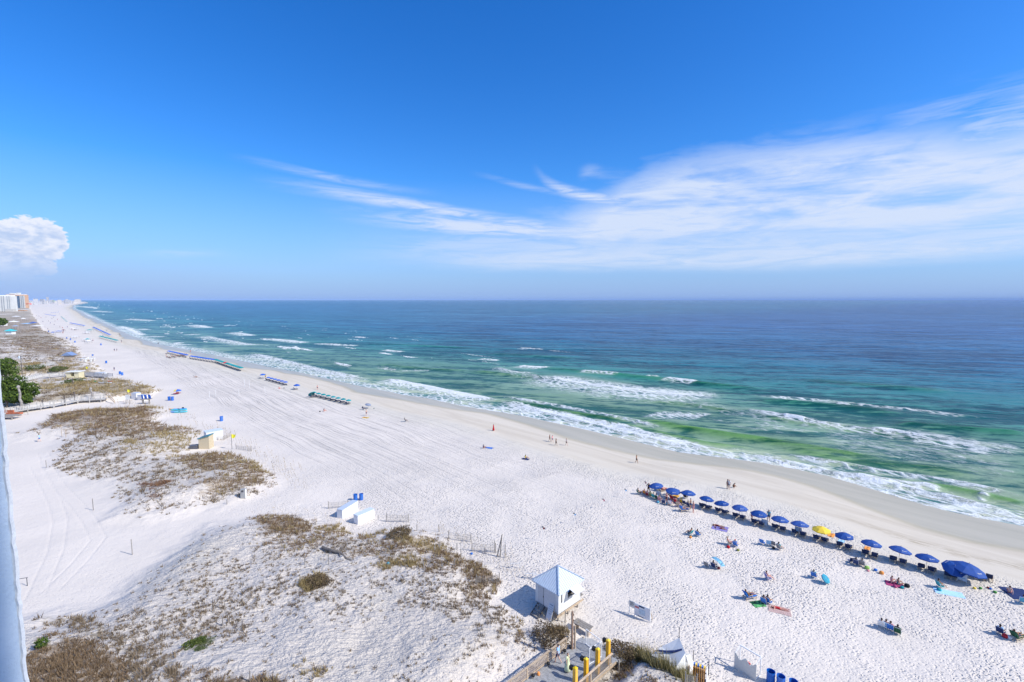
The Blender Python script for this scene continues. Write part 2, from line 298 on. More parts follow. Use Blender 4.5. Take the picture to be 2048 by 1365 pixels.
# ------------------------------------------------------------------ materials of ground and sea
def new_mat(name):
    m = bpy.data.materials.new(name); m.use_nodes = True; m.node_tree.nodes.clear(); t = NT(m.node_tree)
    b = t.node('ShaderNodeBsdfPrincipled'); o = t.node('ShaderNodeOutputMaterial'); t.l.new(b.outputs[0], o.inputs['Surface'])
    return m, t, b
def sand_material():
    m, t, b = new_mat('white_sand')
    g = t.node('ShaderNodeNewGeometry').outputs['Position']; x, y, z = t.sep(g)
    s_ = t.add(t.mul(x, float(U[0])), t.mul(y, float(U[1]))); n_ = t.add(t.mul(x, float(N[0])), t.mul(y, float(N[1])))
    flat = t.xyz(x, y, 0.0)
    wet = t.attr('wet').outputs['Fac']; damp_ = t.attr('damp').outputs['Fac']; veg = t.attr('veg').outputs['Fac']; dune = t.attr('dune').outputs['Fac']; walk = t.attr('walk').outputs['Fac']; trk = t.attr('track').outputs['Fac']
    vcol = t.attr('vcol').outputs['Color']; yel = t.attr('yellow').outputs['Fac']; debris = t.attr('debris').outputs['Fac']
    big = t.noise(flat, 0.05, 4); mid = t.noise(flat, 0.9, 4); fine = t.noise(flat, 7.0, 3)
    dry = t.mix(t.mr(big, 0.35, 0.65), (0.665, 0.60, 0.53, 1), (0.73, 0.655, 0.575, 1))
    dry = t.mix(t.mul(t.mr(fine, 0.5, 0.8), 0.10), dry, (0.5, 0.47, 0.43, 1))
    dry = t.mix(yel, dry, (0.62, 0.57, 0.47, 1))
    # damp shore sand: smooth streaks along the shore
    sv_ = t.xyz(t.mul(s_, 0.025), t.mul(n_, 0.30), 0.0); st = t.noise(sv_, 1.0, 5, 0.6, 0.8)
    damp = t.mix(t.mr(st, 0.35, 0.65), (0.57, 0.50, 0.40, 1), (0.65, 0.58, 0.475, 1))
    soaked = t.mix(t.mr(st, 0.3, 0.7), (0.43, 0.385, 0.275, 1), (0.51, 0.45, 0.335, 1))
    wcol = t.mix(t.mr(t.add(wet, t.mul(t.sub(st, 0.5), 0.5)), 0.30, 0.75), damp, soaked)
    c = t.mix(damp_, dry, wcol)
    deb = t.mul(debris, t.mr(t.noise(t.xyz(t.mul(s_, 0.5), t.mul(n_, 2.5), 0.0), 1.0, 5, 0.7), 0.42, 0.62))
    c = t.mix(t.mul(deb, 0.65), c, (0.30, 0.235, 0.14, 1))
    lit = t.mr(t.add(veg, t.mul(t.sub(t.noise(t.scale3(flat, (0.7, 1.6, 1), R(-30)), 1.1, 6, 0.7), 0.5), 2.6)), 0.50, 0.90)
    c = t.mix(t.mul(lit, 0.72), c, vcol)
    t.put(b.inputs['Base Color'], c)
    t.put(b.inputs['Roughness'], t.mr(wet, 0.45, 0.95, 0.95, 0.32)); b.inputs['Specular IOR Level'].default_value = 0.3
    # trampled sand: footprints
    warp = t.node('ShaderNodeVectorMath', operation='ADD'); t.put(warp.inputs[0], flat)
    wn = t.node('ShaderNodeTexNoise'); wn.inputs['Scale'].default_value = 1.3; wn.inputs['Detail'].default_value = 2; t.put(wn.inputs['Vector'], flat)
    sc = t.node('ShaderNodeVectorMath', operation='SCALE'); t.put(sc.inputs[0], wn.outputs['Color']); sc.inputs['Scale'].default_value = 0.5; t.put(warp.inputs[1], sc.outputs[0])
    v1 = t.vor(t.scale3(warp.outputs[0], (1.25, 1.9, 1), R(40)), 1.9); v2 = t.vor(t.scale3(warp.outputs[0], (1.3, 1.9, 1), R(-30)), 3.0)
    foot = t.add(t.mr(v1, 0.0, 0.52, 0.0, 1.0), t.mul(t.mr(v2, 0.0, 0.5, 0.0, 1.0), 0.55))
    foot = t.mul(foot, walk)
    # wheel and rake lines running along the beach
    wob = t.mul(t.sub(t.noise(flat, 0.018, 2), 0.5), 12.0)
    ln = t.noise(t.xyz(t.mul(s_, 0.014), t.mul(t.add(n_, wob), 2.3), 0.0), 1.0, 3, 0.75)
    ln2 = t.noise(t.xyz(t.mul(s_, 0.010), t.mul(t.add(n_, t.mul(wob, 0.55)), 1.1), 3.0), 1.0, 2, 0.6)
    lines = t.add(t.mul(t.mr(ln, 0.40, 0.47), 0.6), t.mr(ln2, 0.385, 0.425))
    lines = t.mul(lines, trk)
    rip = t.mul(t.add(t.mul(t.noise(t.scale3(flat, (0.9, 2.0, 1), R(-35)), 1.0, 5, 0.62), 0.75), t.mul(t.noise(flat, 2.6, 3, 0.6), 0.30)), dune)
    rut = t.attr('rut').outputs['Fac']
    hh = t.add(t.add(t.add(t.mul(rut, -0.035), t.mul(foot, 0.105)), t.mul(lines, 0.10)), t.add(t.mul(mid, t.mul(t.sub(1.0, damp_), 0.10)), t.add(rip, t.mul(fine, 0.012))))
    bp = t.node('ShaderNodeBump'); bp.inputs['Strength'].default_value = 1.0; bp.inputs['Distance'].default_value = 1.0
    t.put(bp.inputs['Height'], hh); t.put(b.inputs['Normal'], bp.outputs[0])
    return m
def build_ground():
    nc, nr = 1250, 760
    th = np.linspace(R(-64), R(64), nc); r = np.concatenate([[2, 8, 18, 28], rings(45000, 38, nr-4)])
    T, Rr = np.meshgrid(th, r); X = (Rr*np.sin(T)).ravel(); Y = (Rr*np.cos(T)).ravel()
    Z, M, D = height(X, Y, True)
    sel = np.ones(len(X), bool)
    o = link_mesh('ground', np.stack([X, Y, Z], 1), grid_faces(nr, nc), [sand_material()], True)
    o['kind'] = 'structure'; me = o.data
    s, n = sn(X, Y)
    cusp = 9*(fbm(s/34, s*0, 43, 2)-0.5)
    wet = 1-sst(D+3*(fbm(s/14, n/14, 41)-0.5)+1.3*cusp, 6, 13); wet = np.where(D < 2.5, 1, wet)
    damp = 1-sst(D+1.5*(fbm(s/5, n/5, 44)-0.5)+0.7*cusp+3*sst(s, 90, 200), 21.5, 25.5)
    cov = np.zeros(len(X)); kind = np.full(len(X), 2); q = (M > .02) & (Y < 800); cov[q], kind[q] = veg_cover(X[q], Y[q], Z[q]); cov = cov*sst(M, 0.05, 0.4); cov[Y < 30] = 0.3
    far = Y > 400; cov = np.where(far & (M > 0.3), 0.98*sst(fbm(X/60, Y/60, 77), 0.15, 0.42), cov)
    K = np.array([(0.26, 0.185, 0.115), (0.30, 0.22, 0.11), (0.30, 0.245, 0.17), (0.20, 0.11, 0.06), (0.12, 0.13, 0.06), (0.24, 0.21, 0.09)])
    vc = K[kind]*(0.8+0.4*fbm(X/3, Y/3, 51)[:, None])
    fattr(me, 'wet', wet); fattr(me, 'damp', damp); fattr(me, 'veg', cov); fattr(me, 'dune', M)
    zone = fbm(X/22, Y/22, 61)
    mb = sst(-s+ 20*(zone-0.5), -120, -55)                         # much trodden near the bathers, raked further off
    walk = (0.45+0.75*sst(fbm(X/6, Y/6, 63), .3, .65))*(1-M)*(1-damp)*(0.30+0.75*mb)*np.where(n < 33, sst(n, 10, 33)*0.6+0.25, 1)
    fattr(me, 'walk', walk)
    trk = (1-M)*(1-damp)*sst(s, 25, 60)*(1-0.75*mb)*sst(n, 33, 40)*(0.35+0.9*sst(n, 85, 55)); fattr(me, 'track', trk)
    fattr(me, 'yellow', 0.6*(1-sst(D, 24, 34))+0.25*sst(fbm(X/8, Y/8, 71), 0.5, 0.8)*(M > .1))
    deb = np.exp(-((D-(19.5+4*(fbm(s/18, s*0, 81)-0.5)))/1.3)**2)*sst(-s, -22, -8)+0.5*np.exp(-((D-(13.0+9*(fbm(s/16, s*0, 82)-0.5)))/0.22)**2)*(s < 260)
    rut = np.zeros(len(X)); q = (Y < 200) & (X < 0)
    for off in (-1.6, 1.6):
        for P in ([(86, 905), (98, 940), (120, 975), (150, 1005), (178, 1040), (196, 1075), (160, 1120), (100, 1180)], [(70, 930), (90, 965), (108, 1000), (120, 1040), (110, 1100), (70, 1190)]):
            W = np.array([ray_at_z(px, py, BZ+.2) for px, py in P]); dm = np.full(q.sum(), 1e9)
            for i in range(len(W)-1):
                d_ = W[i+1]-W[i]; nn = np.array([-d_[1], d_[0]])/np.hypot(*d_)*off*.5; a_ = W[i]+nn; L = d_@d_
                tt = np.clip(((X[q]-a_[0])*d_[0]+(Y[q]-a_[1])*d_[1])/L, 0, 1); dm = np.minimum(dm, np.hypot(X[q]-a_[0]-tt*d_[0], Y[q]-a_[1]-tt*d_[1]))
            rut[q] = np.maximum(rut[q], np.exp(-(dm/.16)**2))
    fattr(me, 'rut', rut)
    fattr(me, 'debris', np.clip(deb, 0, 1)); cattr(me, 'vcol', vc)
    return o
# sea: colour of the water body, foam and swell as attributes of the surface
FOAM = [ # polyline in the photograph, half width seaward (m), shoreward (m), strength
  ([(500, 706), (560, 720), (632, 738), (700, 752), (745, 765)], 2.0, 8, .82), ([(770, 757), (850, 772), (940, 790), (1000, 802)], 1.2, 4.5, 1.3),
  ([(1000, 800), (1060, 815), (1120, 826), (1180, 840), (1240, 852), (1300, 868), (1400, 893), (1480, 905)], 1.3, 12, .88), ([(1010, 806), (1120, 832), (1240, 862), (1400, 898)], .5, 1.6, 1.15), ([(1000, 792), (1120, 812), (1250, 838), (1340, 860)], .4, 1.0, .8), ([(1560, 905), (1700, 932), (1900, 962), (2060, 995)], .4, 1.4, .72), ([(1500, 790), (1640, 800), (1800, 818), (1980, 836)], .5, 2.0, .66),
  ([(1480, 905), (1560, 922), (1640, 938), (1720, 955), (1800, 972), (1880, 988), (1960, 1010), (2060, 1035)], 1.0, 6.5, .85),
  ([(1700, 950), (1780, 962), (1850, 972), (1890, 980)], 0.8, 2.0, 1.0), ([(1950, 990), (1985, 992)], .6, 1.5, 1),
  ([(1080, 752), (1160, 764), (1260, 778), (1340, 786), (1420, 792), (1440, 800)], 5.0, 10.0, 0.90), ([(1040, 732), (1100, 736)], 1.5, 4, 1.1), ([(1160, 744), (1200, 747), (1240, 751)], .9, 1.5, .9),
  ([(1330, 757), (1365, 763), (1400, 766)], 1.4, 3.0, 1.25), ([(1290, 753), (1320, 756)], .7, 1, .8), ([(1295, 828), (1350, 830), (1420, 832)], 3.0, 3.5, .8), ([(1562, 832), (1590, 837), (1615, 842)], 1.0, 1.8, 1.25),
  ([(1480, 815), (1540, 826), (1640, 846), (1720, 858), (1800, 868), (1860, 880), (1940, 893), (2060, 912)], 1.4, 4.0, .72), ([(1740, 860), (1800, 866), (1860, 878)], 1.0, 2.0, 1.1), ([(1640, 850), (1700, 880), (1800, 900), (1900, 905), (2000, 925), (2060, 940)], 8, 10, .44),
  ([(1800, 858), (1950, 885), (2060, 900)], 3, 5, .62), ([(1670, 809), (1705, 813)], .6, 1.2, 1.0), ([(960, 718), (1000, 721)], 1.0, 2.0, 1.1), ([(770, 700), (810, 704)], 1.2, 2.5, 1.1), ([(540, 678), (575, 681), (618, 686)], 2.0, 5, 1.2),
  ([(635, 687), (680, 690), (720, 692)], 1.4, 3.5, 1.0), ([(410, 672), (450, 680), (500, 689), (550, 690)], 1.5, 6, .85), ([(470, 665), (490, 668), (510, 672)], 2, 6, 1.1), ([(380, 650), (400, 651), (425, 656)], 2.5, 8, 1.1), ([(380, 668), (400, 670)], 2, 5, .8),
  ([(260, 638), (290, 640), (315, 642)], 3, 10, 1.0), ([(240, 652), (262, 658), (290, 672)], 2, 8, 1.1), ([(285, 658), (300, 660)], 2, 5, .9), ([(300, 672), (330, 674)], 2, 5, .8), ([(190, 622), (230, 625)], 4, 12, .9), ([(150, 612), (180, 614), (200, 617)], 6, 20, .9),
  ([(140, 618), (170, 628), (200, 640)], 4, 14, .8), ([(200, 640), (260, 668), (330, 685), (400, 700), (480, 716)], 2, 5, .55), ([(350, 688), (365, 684), (385, 690)], 2, 4, .9), ([(1000, 742), (1060, 752), (1140, 772), (1200, 790), (1280, 800)], 2, 4, .5),
  ([(990, 735), (1020, 744), (1070, 748)], 2, 3, .6), ([(760, 745), (810, 741), (860, 742)], 3, 3, .5), ([(1290, 800), (1400, 806), (1500, 830), (1560, 850)], 3, 4, .4)]
FACES = [ # steep green wave fronts
  ([(1080, 736), (1180, 745), (1300, 757), (1400, 768), (1520, 779)], 4.0, 1.0), ([(1500, 800), (1600, 806), (1690, 814), (1800, 828)], 4.0, .8), ([(1790, 845), (1900, 855), (2060, 868)], 4.0, 1.), ([(1010, 802), (1080, 812), (1160, 828), (1250, 842)], 1.6, 1.0),
  ([(1270, 838), (1340, 852), (1420, 866), (1520, 880), (1660, 905), (1790, 925)], 3.2, 1.), ([(1180, 838), (1300, 860), (1400, 884), (1500, 896)], 1.8, .8), ([(720, 688), (800, 690), (880, 694), (950, 698)], 4, .7), ([(980, 708), (1060, 712), (1150, 718)], 5, .6), ([(950, 742), (1040, 752), (1130, 760)], 3, .7),
  ([(1560, 895), (1700, 925), (1850, 935), (1950, 950)], 3, .7), ([(1830, 965), (1900, 975), (1950, 985), (2060, 1010)], 1.6, .9), ([(1500, 828), (1620, 850), (1760, 868), (1900, 890)], 2.0, .7), ([(1600, 760), (1750, 772), (1900, 784)], 5, .6), ([(760, 728), (840, 738), (930, 742)], 3, .5), ([(1280, 800), (1400, 812), (1480, 826)], 2.0, .6)]
def pl_dist(s, n, pts, k0=1.0):
    """signed offset (positive seaward) from a polyline given in the photograph, with fade at its ends"""
    q = np.array(sorted(sn(*ray_at_z(px, py, 0.2)) for px, py in pts))
    c = np.interp(s, q[:, 0], q[:, 1]); L = q[-1, 0]-q[0, 0]; e = max(L*0.16, 1.5)
    env = sst(s, q[0, 0]-e*.4, q[0, 0]+e)*(1-sst(s, q[-1, 0]-e, q[-1, 0]+e*.4))
    return n-c, env
def sea_material():
    m, t, b = new_mat('sea_water')
    g = t.node('ShaderNodeNewGeometry').outputs['Position']; x, y, z = t.sep(g)
    s_ = t.add(t.mul(x, float(U[0])), t.mul(y, float(U[1]))); n_ = t.add(t.mul(x, float(N[0])), t.mul(y, float(N[1])))
    foam = t.attr('foam').outputs['Fac']; wc = t.attr('wcol').outputs['Color']; lace = t.attr('lace').outputs['Fac']
    v = t.xyz(t.mul(s_, 0.55), n_, 0.0)
    a = t.noise(v, 0.55, 6, 0.68, 1.2); cell = t.vor(t.xyz(t.add(t.mul(s_, .5), t.mul(a, 2.2)), t.add(n_, t.mul(a, 3.0)), 0.0), 0.55, 'DISTANCE_TO_EDGE')
    web = t.mr(cell, 0.0, 0.24, 1.0, 0.0)
    a2 = t.noise(t.xyz(t.mul(s_, 0.8), t.mul(n_, 1.3), 7.0), 1.3, 5, 0.7, 1.5)
    f1 = t.mr(t.add(foam, t.add(t.mul(t.sub(a, 0.5), 1.7), t.mul(t.sub(a2, 0.5), 1.3))), 0.50, 0.86)
    f2 = t.mul(t.mul(web, t.mr(t.add(lace, t.mul(t.sub(a, 0.5), 1.0)), 0.28, 0.72)), 0.88)
    ft = t.m('MAXIMUM', f1, f2, clamp=True)
    rot = t.scale3(t.xyz(x, y, 0.0), (1, 1, 1), R(14)); rx_, ry_, _z = t.sep(rot)
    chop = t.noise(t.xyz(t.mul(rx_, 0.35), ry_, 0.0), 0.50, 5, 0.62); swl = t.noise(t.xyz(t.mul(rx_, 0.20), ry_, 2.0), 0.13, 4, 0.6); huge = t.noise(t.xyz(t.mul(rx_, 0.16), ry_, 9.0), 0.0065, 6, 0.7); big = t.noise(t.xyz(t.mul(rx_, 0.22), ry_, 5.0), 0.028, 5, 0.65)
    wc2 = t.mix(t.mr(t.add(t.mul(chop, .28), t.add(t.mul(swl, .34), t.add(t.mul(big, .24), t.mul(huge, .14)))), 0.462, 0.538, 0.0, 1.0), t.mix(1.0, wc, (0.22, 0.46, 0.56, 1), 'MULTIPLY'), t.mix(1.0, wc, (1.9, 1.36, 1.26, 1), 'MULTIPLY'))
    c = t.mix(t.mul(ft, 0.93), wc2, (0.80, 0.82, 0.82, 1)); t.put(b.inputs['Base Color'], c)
    t.put(b.inputs['Roughness'], t.mr(ft, 0, 1, 0.22, 0.9)); b.inputs['IOR'].default_value = 1.09
    t.put(b.inputs['Specular IOR Level'], t.mr(ft, 0, 1, 0.5, 0.1))
    hh = t.add(t.add(t.mul(chop, 0.60), t.add(t.mul(swl, 2.2), t.mul(big, 5.0))), t.add(t.mul(t.noise(t.xyz(t.mul(x, .5), y, 0), 2.2, 3, .6), 0.10), t.mul(ft, t.add(0.10, t.mul(t.noise(g, 1.5, 4, .7), 0.35)))))
    bp = t.node('ShaderNodeBump'); bp.inputs['Strength'].default_value = 0.85; bp.inputs['Distance'].default_value = 1.0
    t.put(bp.inputs['Height'], hh); t.put(b.inputs['Normal'], bp.outputs[0])
    return m
def build_sea():
    nc, nr = 1300, 620
    th = np.linspace(R(-58), R(66), nc); r = rings(60000, 62, nr)
    T, Rr = np.meshgrid(th, r); X = (Rr*np.sin(T)).ravel(); Y = (Rr*np.cos(T)).ravel()
    s, n = sn(X, Y); D = n-nsh(s); rr = Rr.ravel()
    keep = D > -9
    amp = sst(D, 2, 40)*(1-sst(rr, 500, 1500))
    wx = 7*(fbm(s/60, n/60, 101)-0.5)
    Z = 0.5*amp*(1-np.abs(2*fbm((n+wx)/11, s/48, 102, 3)-1))*1.0-0.2*amp
    Z += 0.16*amp*(fbm((Y)/3.2, X/10, 103, 3)-0.5)*(1-sst(rr, 150, 400))*2
    Z += 0.9*sst(D, 60, 200)*(1-sst(rr, 700, 2500))*(fbm(Y/26, X/90, 104, 3)-0.5)
    foam = np.zeros_like(s); lace = np.zeros_like(s); face = np.zeros_like(s)
    for pts, wsea, wsh, st in FOAM:
        d, env = pl_dist(s, n, pts); j = d+1.2*(fbm(s/4, n/4, 111)-0.5)*min(wsh, 4)
        f = np.where(j > 0, 1-sst(j, 0, wsea), 1-0.35*sst(-j, 0, wsh*.5)-0.65*sst(-j, wsh*.45, wsh*1.1))*env*st
        foam = np.maximum(foam, f); lace = np.maximum(lace, env*min(st, 1)*np.exp(-np.where(d > 0, d/(wsea*2.0), -d/(wsh*2.2))**2))
        if wsea < 3: Z += 0.5*env*np.exp(-((d-0.2)/1.3)**2)*(rr < 400)
    for pts, wd, st in FACES:
        d, env = pl_dist(s, n, pts); d = d+0.6*(fbm(s/9, s*0, 112)-0.5)
        k = env*st*np.exp(-(d/wd)**2); face = np.maximum(face, k); Z += 0.8*k*min(wd/3, 1)-0.18*env*np.exp(-((d+wd*1.6)/wd)**2)
    # swash edge
    edge = np.exp(-((D-0.6+1.5*(fbm(s/5, s*0, 115)-0.5))/1.0)**2); foam = np.maximum(foam, 0.80*edge*(1-.4*sst(s, 120, 260)))
    wash = np.exp(-(np.maximum(D, 0)/(5+9*fbm(s/40, s*0, 116)))**2)*sst(D, -1.5, 1.0); lace = np.maximum(lace, wash*0.85)
    lace = np.maximum(lace, 0.55*sst(fbm(s/22, n/9, 117), 0.52, 0.72)*np.exp(-((D-42)/28)**2)*sst(-s, -150, -20))
    wh = sst(fbm(s/30, n/7, 118), 0.70, 0.78)*sst(D, 15, 30)*(1-sst(D, 130, 260))*sst(s, 120, 260); foam = np.maximum(foam, wh*0.9)
    # colour with depth
    dd = D+26*(fbm(s/90, n/30, 121)-0.5)*sst(D, 10, 80)
    ks = np.array([-5, 3, 12, 30, 55, 90, 140, 260, 600, 1500, 5000, 60000])
    kc = np.array([(.42, .45, .34), (.27, .40, .28), (.13, .265, .185), (.080, .205, .15), (.070, .20, .16), (.030, .17, .16), (.015, .13, .175), (.012, .095, .20), (.016, .090, .235), (.012, .075, .20), (.016, .085, .235), (.022, .095, .26)])
    col = np.stack([np.interp(dd, ks, kc[:, i]) for i in range(3)], 1)
    pale = np.clip(lace, 0, 1)*0.62*(D < 200); col = col*(1-pale[:, None])+np.array([.30, .46, .38])*pale[:, None]
    lft = sst(s, 250, 900)[:, None]; col = col*(1-0.45*lft)+np.array([.03, .16, .20])*0.45*lft
    fc = np.where((D < 60)[:, None], np.array([.055, .19, .045]), np.array([.012, .14, .075])); fk = (face*0.92*(1-np.clip(foam, 0, 1)))[:, None]; col = col*(1-fk)+fc*fk
    patch = 1+0.35*(fbm(s/35, n/12, 122)-0.5)[:, None]; col = col*patch
    idx = -np.ones(len(X), np.int64); idx[keep] = np.arange(keep.sum()); F = grid_faces(nr, nc); F = F[keep[F].all(1)]; F = idx[F]
    Z = np.where(D < 3, Z*0+0.02*0, Z)
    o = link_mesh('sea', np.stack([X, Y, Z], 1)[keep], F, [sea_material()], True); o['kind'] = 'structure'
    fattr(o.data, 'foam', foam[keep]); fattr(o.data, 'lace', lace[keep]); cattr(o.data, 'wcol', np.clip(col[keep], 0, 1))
    return o
build_ground(); build_sea()
# ------------------------------------------------------------------ helpers for things and parts
class MB:
    def __init__(s): s.v = []; s.f = []
    def add(s, vs, fs):
        o = len(s.v); s.v += [tuple(v) for v in vs]; s.f += [tuple(i+o for i in f) for f in fs]; return s
    def box(s, c, d, rz=0.0, rx=0.0, ry=0.0):
        M = Matrix.Translation(c) @ Matrix.Rotation(rz, 4, 'Z') @ Matrix.Rotation(ry, 4, 'Y') @ Matrix.Rotation(rx, 4, 'X')
        vs = [M @ Vector((x*d[0]/2, y*d[1]/2, z*d[2]/2)) for z in (-1, 1) for y in (-1, 1) for x in (-1, 1)]
        return s.add(vs, [(0, 2, 3, 1), (4, 5, 7, 6), (0, 1, 5, 4), (2, 6, 7, 3), (0, 4, 6, 2), (1, 3, 7, 5)])
    def bar(s, a, b, w, h=None):                                  # rectangular bar between two points
        a, b = Vector(a), Vector(b); h = h or w; d = (b-a); L = d.length
        q = d.to_track_quat('X', 'Z'); M = Matrix.Translation((a+b)/2) @ q.to_matrix().to_4x4()
        vs = [M @ Vector((x*L/2, y*w/2, z*h/2)) for z in (-1, 1) for y in (-1, 1) for x in (-1, 1)]
        return s.add(vs, [(0, 2, 3, 1), (4, 5, 7, 6), (0, 1, 5, 4), (2, 6, 7, 3), (0, 4, 6, 2), (1, 3, 7, 5)])
    def tube(s, a, b, r0, r1=None, n=8, cap=True):
        a, b = Vector(a), Vector(b); r1 = r0 if r1 is None else r1
        q = (b-a).to_track_quat('Z', 'Y'); vs = []
        for p, r in ((a, r0), (b, r1)):
            for i in range(n): t = 2*math.pi*i/n; vs.append(p+q @ Vector((r*math.cos(t), r*math.sin(t), 0)))
        fs = [(i, (i+1) % n, n+(i+1) % n, n+i) for i in range(n)]
        if cap: fs += [tuple(range(n))[::-1], tuple(range(n, 2*n))]
        return s.add(vs, fs)
    def lathe(s, prof, n=16, c=(0, 0, 0)):
        vs = [(c[0]+r*math.cos(2*math.pi*i/n), c[1]+r*math.sin(2*math.pi*i/n), c[2]+z) for r, z in prof for i in range(n)]
        return s.add(vs, [(k*n+i, k*n+(i+1) % n, (k+1)*n+(i+1) % n, (k+1)*n+i) for k in range(len(prof)-1) for i in range(n)])
    def build(s, name, m, parent=None, smooth=False):
        return link_mesh(name, s.v, s.f, [m], smooth, parent)
MC = {}
def pm(name, col, rough=0.75, var=0.12, scale=6.0, bump=0.0, spec=0.3, back=False):
    key = (name, tuple(col), rough)
    if key in MC: return MC[key]
    m, t, b = new_mat(name)
    co = t.node('ShaderNodeTexCoord').outputs['Object']
    nz = t.noise(co, scale, 4, 0.6)
    lo = tuple(c*(1-var) for c in col)+(1,); hi = tuple(min(c*(1+var), 1) for c in col)+(1,)
    rv = t.mr(t.node('ShaderNodeObjectInfo').outputs['Random'], 0, 1, 0.86, 1.12, False)
    hv_ = t.node('ShaderNodeHueSaturation'); t.put(hv_.inputs['Value'], rv); t.put(hv_.inputs['Saturation'], t.mr(rv, .86, 1.12, 1.03, .93, False)); t.put(hv_.inputs['Color'], t.mix(t.mr(nz, 0.3, 0.7), lo, hi))
    t.put(b.inputs['Base Color'], hv_.outputs[0]); b.inputs['Roughness'].default_value = rough
    b.inputs['Specular IOR Level'].default_value = spec
    if bump:
        bp = t.node('ShaderNodeBump'); bp.inputs['Strength'].default_value = 0.6; bp.inputs['Distance'].default_value = bump
        t.put(bp.inputs['Height'], nz); t.put(b.inputs['Normal'], bp.outputs[0])
    MC[key] = m; return m
WOODGREY = pm('weathered_wood', (0.30, 0.27, 0.24), 0.85, 0.3, 9, 0.01); WOODTAN = pm('pine_wood', (0.52, 0.40, 0.28), 0.8, 0.25, 9, 0.01)
WHITE = pm('white_paint', (0.78, 0.78, 0.78), 0.6, 0.04, 3); OFFW = pm('white_panel', (0.66, 0.66, 0.64), 0.7, 0.07, 3)
BLACK = pm('black_metal', (0.02, 0.02, 0.022), 0.5); NAVY = pm('navy_canvas', (0.014, 0.03, 0.10), 0.8, 0.2, 3)
UBLUE = pm('blue_canvas', (0.016, 0.075, 0.31), 0.7, 0.12, 2); UBLUE2 = pm('bright_blue_canvas', (0.015, 0.11, 0.50), 0.7, 0.1, 2); UTEAL = pm('teal_canvas', (0.01, 0.26, 0.29), 0.7, 0.1, 2)
YEL = pm('yellow_canvas', (0.82, 0.56, 0.02), 0.7, 0.08, 2); BARREL = pm('blue_plastic', (0.01, 0.13, 0.52), 0.4, 0.08, 4, 0, 0.5); GREYD = pm('dark_grey_metal', (0.08, 0.08, 0.09), 0.6)
def thing(name, label, cat, loc, rz=0.0, group=None):
    o = bpy.data.objects.new(name, None); COL.objects.link(o); o.empty_display_size = 0.3
    o.location = loc; o.rotation_euler = (0, 0, rz); o['label'] = label; o['category'] = cat
    if group: o['group'] = group
    return o
def tagm(o, label, cat, loc=None, rz=0.0, group=None):
    if loc is not None: o.location = loc; o.rotation_euler = (0, 0, rz)
    o['label'] = label; o['category'] = cat
    if group: o['group'] = group
    return o
def dup(root, loc, rz, label=None, group=None, sc=1.0, mats=None):
    r = root.copy(); COL.objects.link(r); r.location = loc; r.rotation_euler = (0, 0, rz); r.scale = (sc, sc, sc)
    if label: r['label'] = label
    if group: r['group'] = group
    def rec(src, dst):
        for ch in src.children:
            c = ch.copy(); COL.objects.link(c); c.parent = dst
            k = ch.name.split('.')[0]
            if mats and k in mats and c.type == 'MESH':
                c.material_slots[0].link = 'OBJECT'; c.material_slots[0].material = mats[k]
            rec(ch, c)
    rec(root, r)
    if mats and root.type == 'MESH' and '' in mats: r.material_slots[0].link = 'OBJECT'; r.material_slots[0].material = mats['']
    return r
def at_h(px, py, h):                                              # ground point below a point h above the sand
    z = BZ
    for _ in range(6):
        x, y = ray_at_z(px, py, z+h); z = 0.3*z+0.7*max(H1(x, y), 0)
    return Vector((x, y, H1(x, y)))
def snp(s, n, dz=0.0):
    x, y = xy(s, n); return Vector((x, y, H1(x, y)+dz))
RN = -math.atan2(N[0], N[1])                                      # local +Y = out to sea, local +X = along the shore towards the right
ORD = ['first', 'second', 'third', 'fourth', 'fifth', 'sixth', 'seventh', 'eighth', 'ninth', 'tenth', 'eleventh', 'twelfth', 'thirteenth', 'fourteenth', 'fifteenth', 'sixteenth', 'seventeenth', 'eighteenth']

# ------------------------------------------------------------------ vegetation
def veg_material(name, cols):
    m, t, b = new_mat(name)
    a = t.attr('tint').outputs['Fac']
    c = t.mix(a, tuple(cols[0])+(1,), tuple(cols[1])+(1,))
    t.put(b.inputs['Base Color'], c); b.inputs['Roughness'].default_value = 0.8; b.inputs['Specular IOR Level'].default_value = 0.15
    tr = t.node('ShaderNodeBsdfTranslucent'); t.put(tr.inputs['Color'], c); mx = t.node('ShaderNodeMixShader'); mx.inputs[0].default_value = 0.25
    t.l.new(b.outputs[0], mx.inputs[1]); t.l.new(tr.outputs[0], mx.inputs[2])
    t.l.new(mx.outputs[0], [n for n in t.n if n.type == 'OUTPUT_MATERIAL'][0].inputs['Surface'])
    return m
def blades(P, hgt, spread, width, nb, lean=(0.25, 0.35)):
    """P (k,3) tuft bases; returns blade triangles"""
    k = len(P); Pn = np.repeat(P, nb, 0); h = np.repeat(hgt, nb)*rng.uniform(0.5, 1.1, k*nb)
    a = rng.uniform(0, 2*np.pi, k*nb); rad = np.sqrt(rng.uniform(0, 1, k*nb))*np.repeat(spread, nb)
    base = Pn+np.stack([np.cos(a)*rad*0.45, np.sin(a)*rad*0.45, np.full(k*nb, -0.03)], 1)
    tip = Pn+np.stack([np.cos(a)*rad+lean[0]*h*-0.6, np.sin(a)*rad+lean[1]*h*0.5, h], 1)
    b2 = rng.uniform(0, 2*np.pi, k*nb); w = np.repeat(width, nb)*rng.uniform(0.6, 1.3, k*nb)
    o = np.stack([np.cos(b2)*w, np.sin(b2)*w, np.zeros(k*nb)], 1)
    V = np.stack([base-o, base+o, tip], 1).reshape(-1, 3); F = np.arange(len(V)).reshape(-1, 3)
    tint = np.repeat(np.repeat(rng.uniform(0, 0.75, k), nb)+rng.uniform(0, 0.25, k*nb), 3)
    return V, F, tint
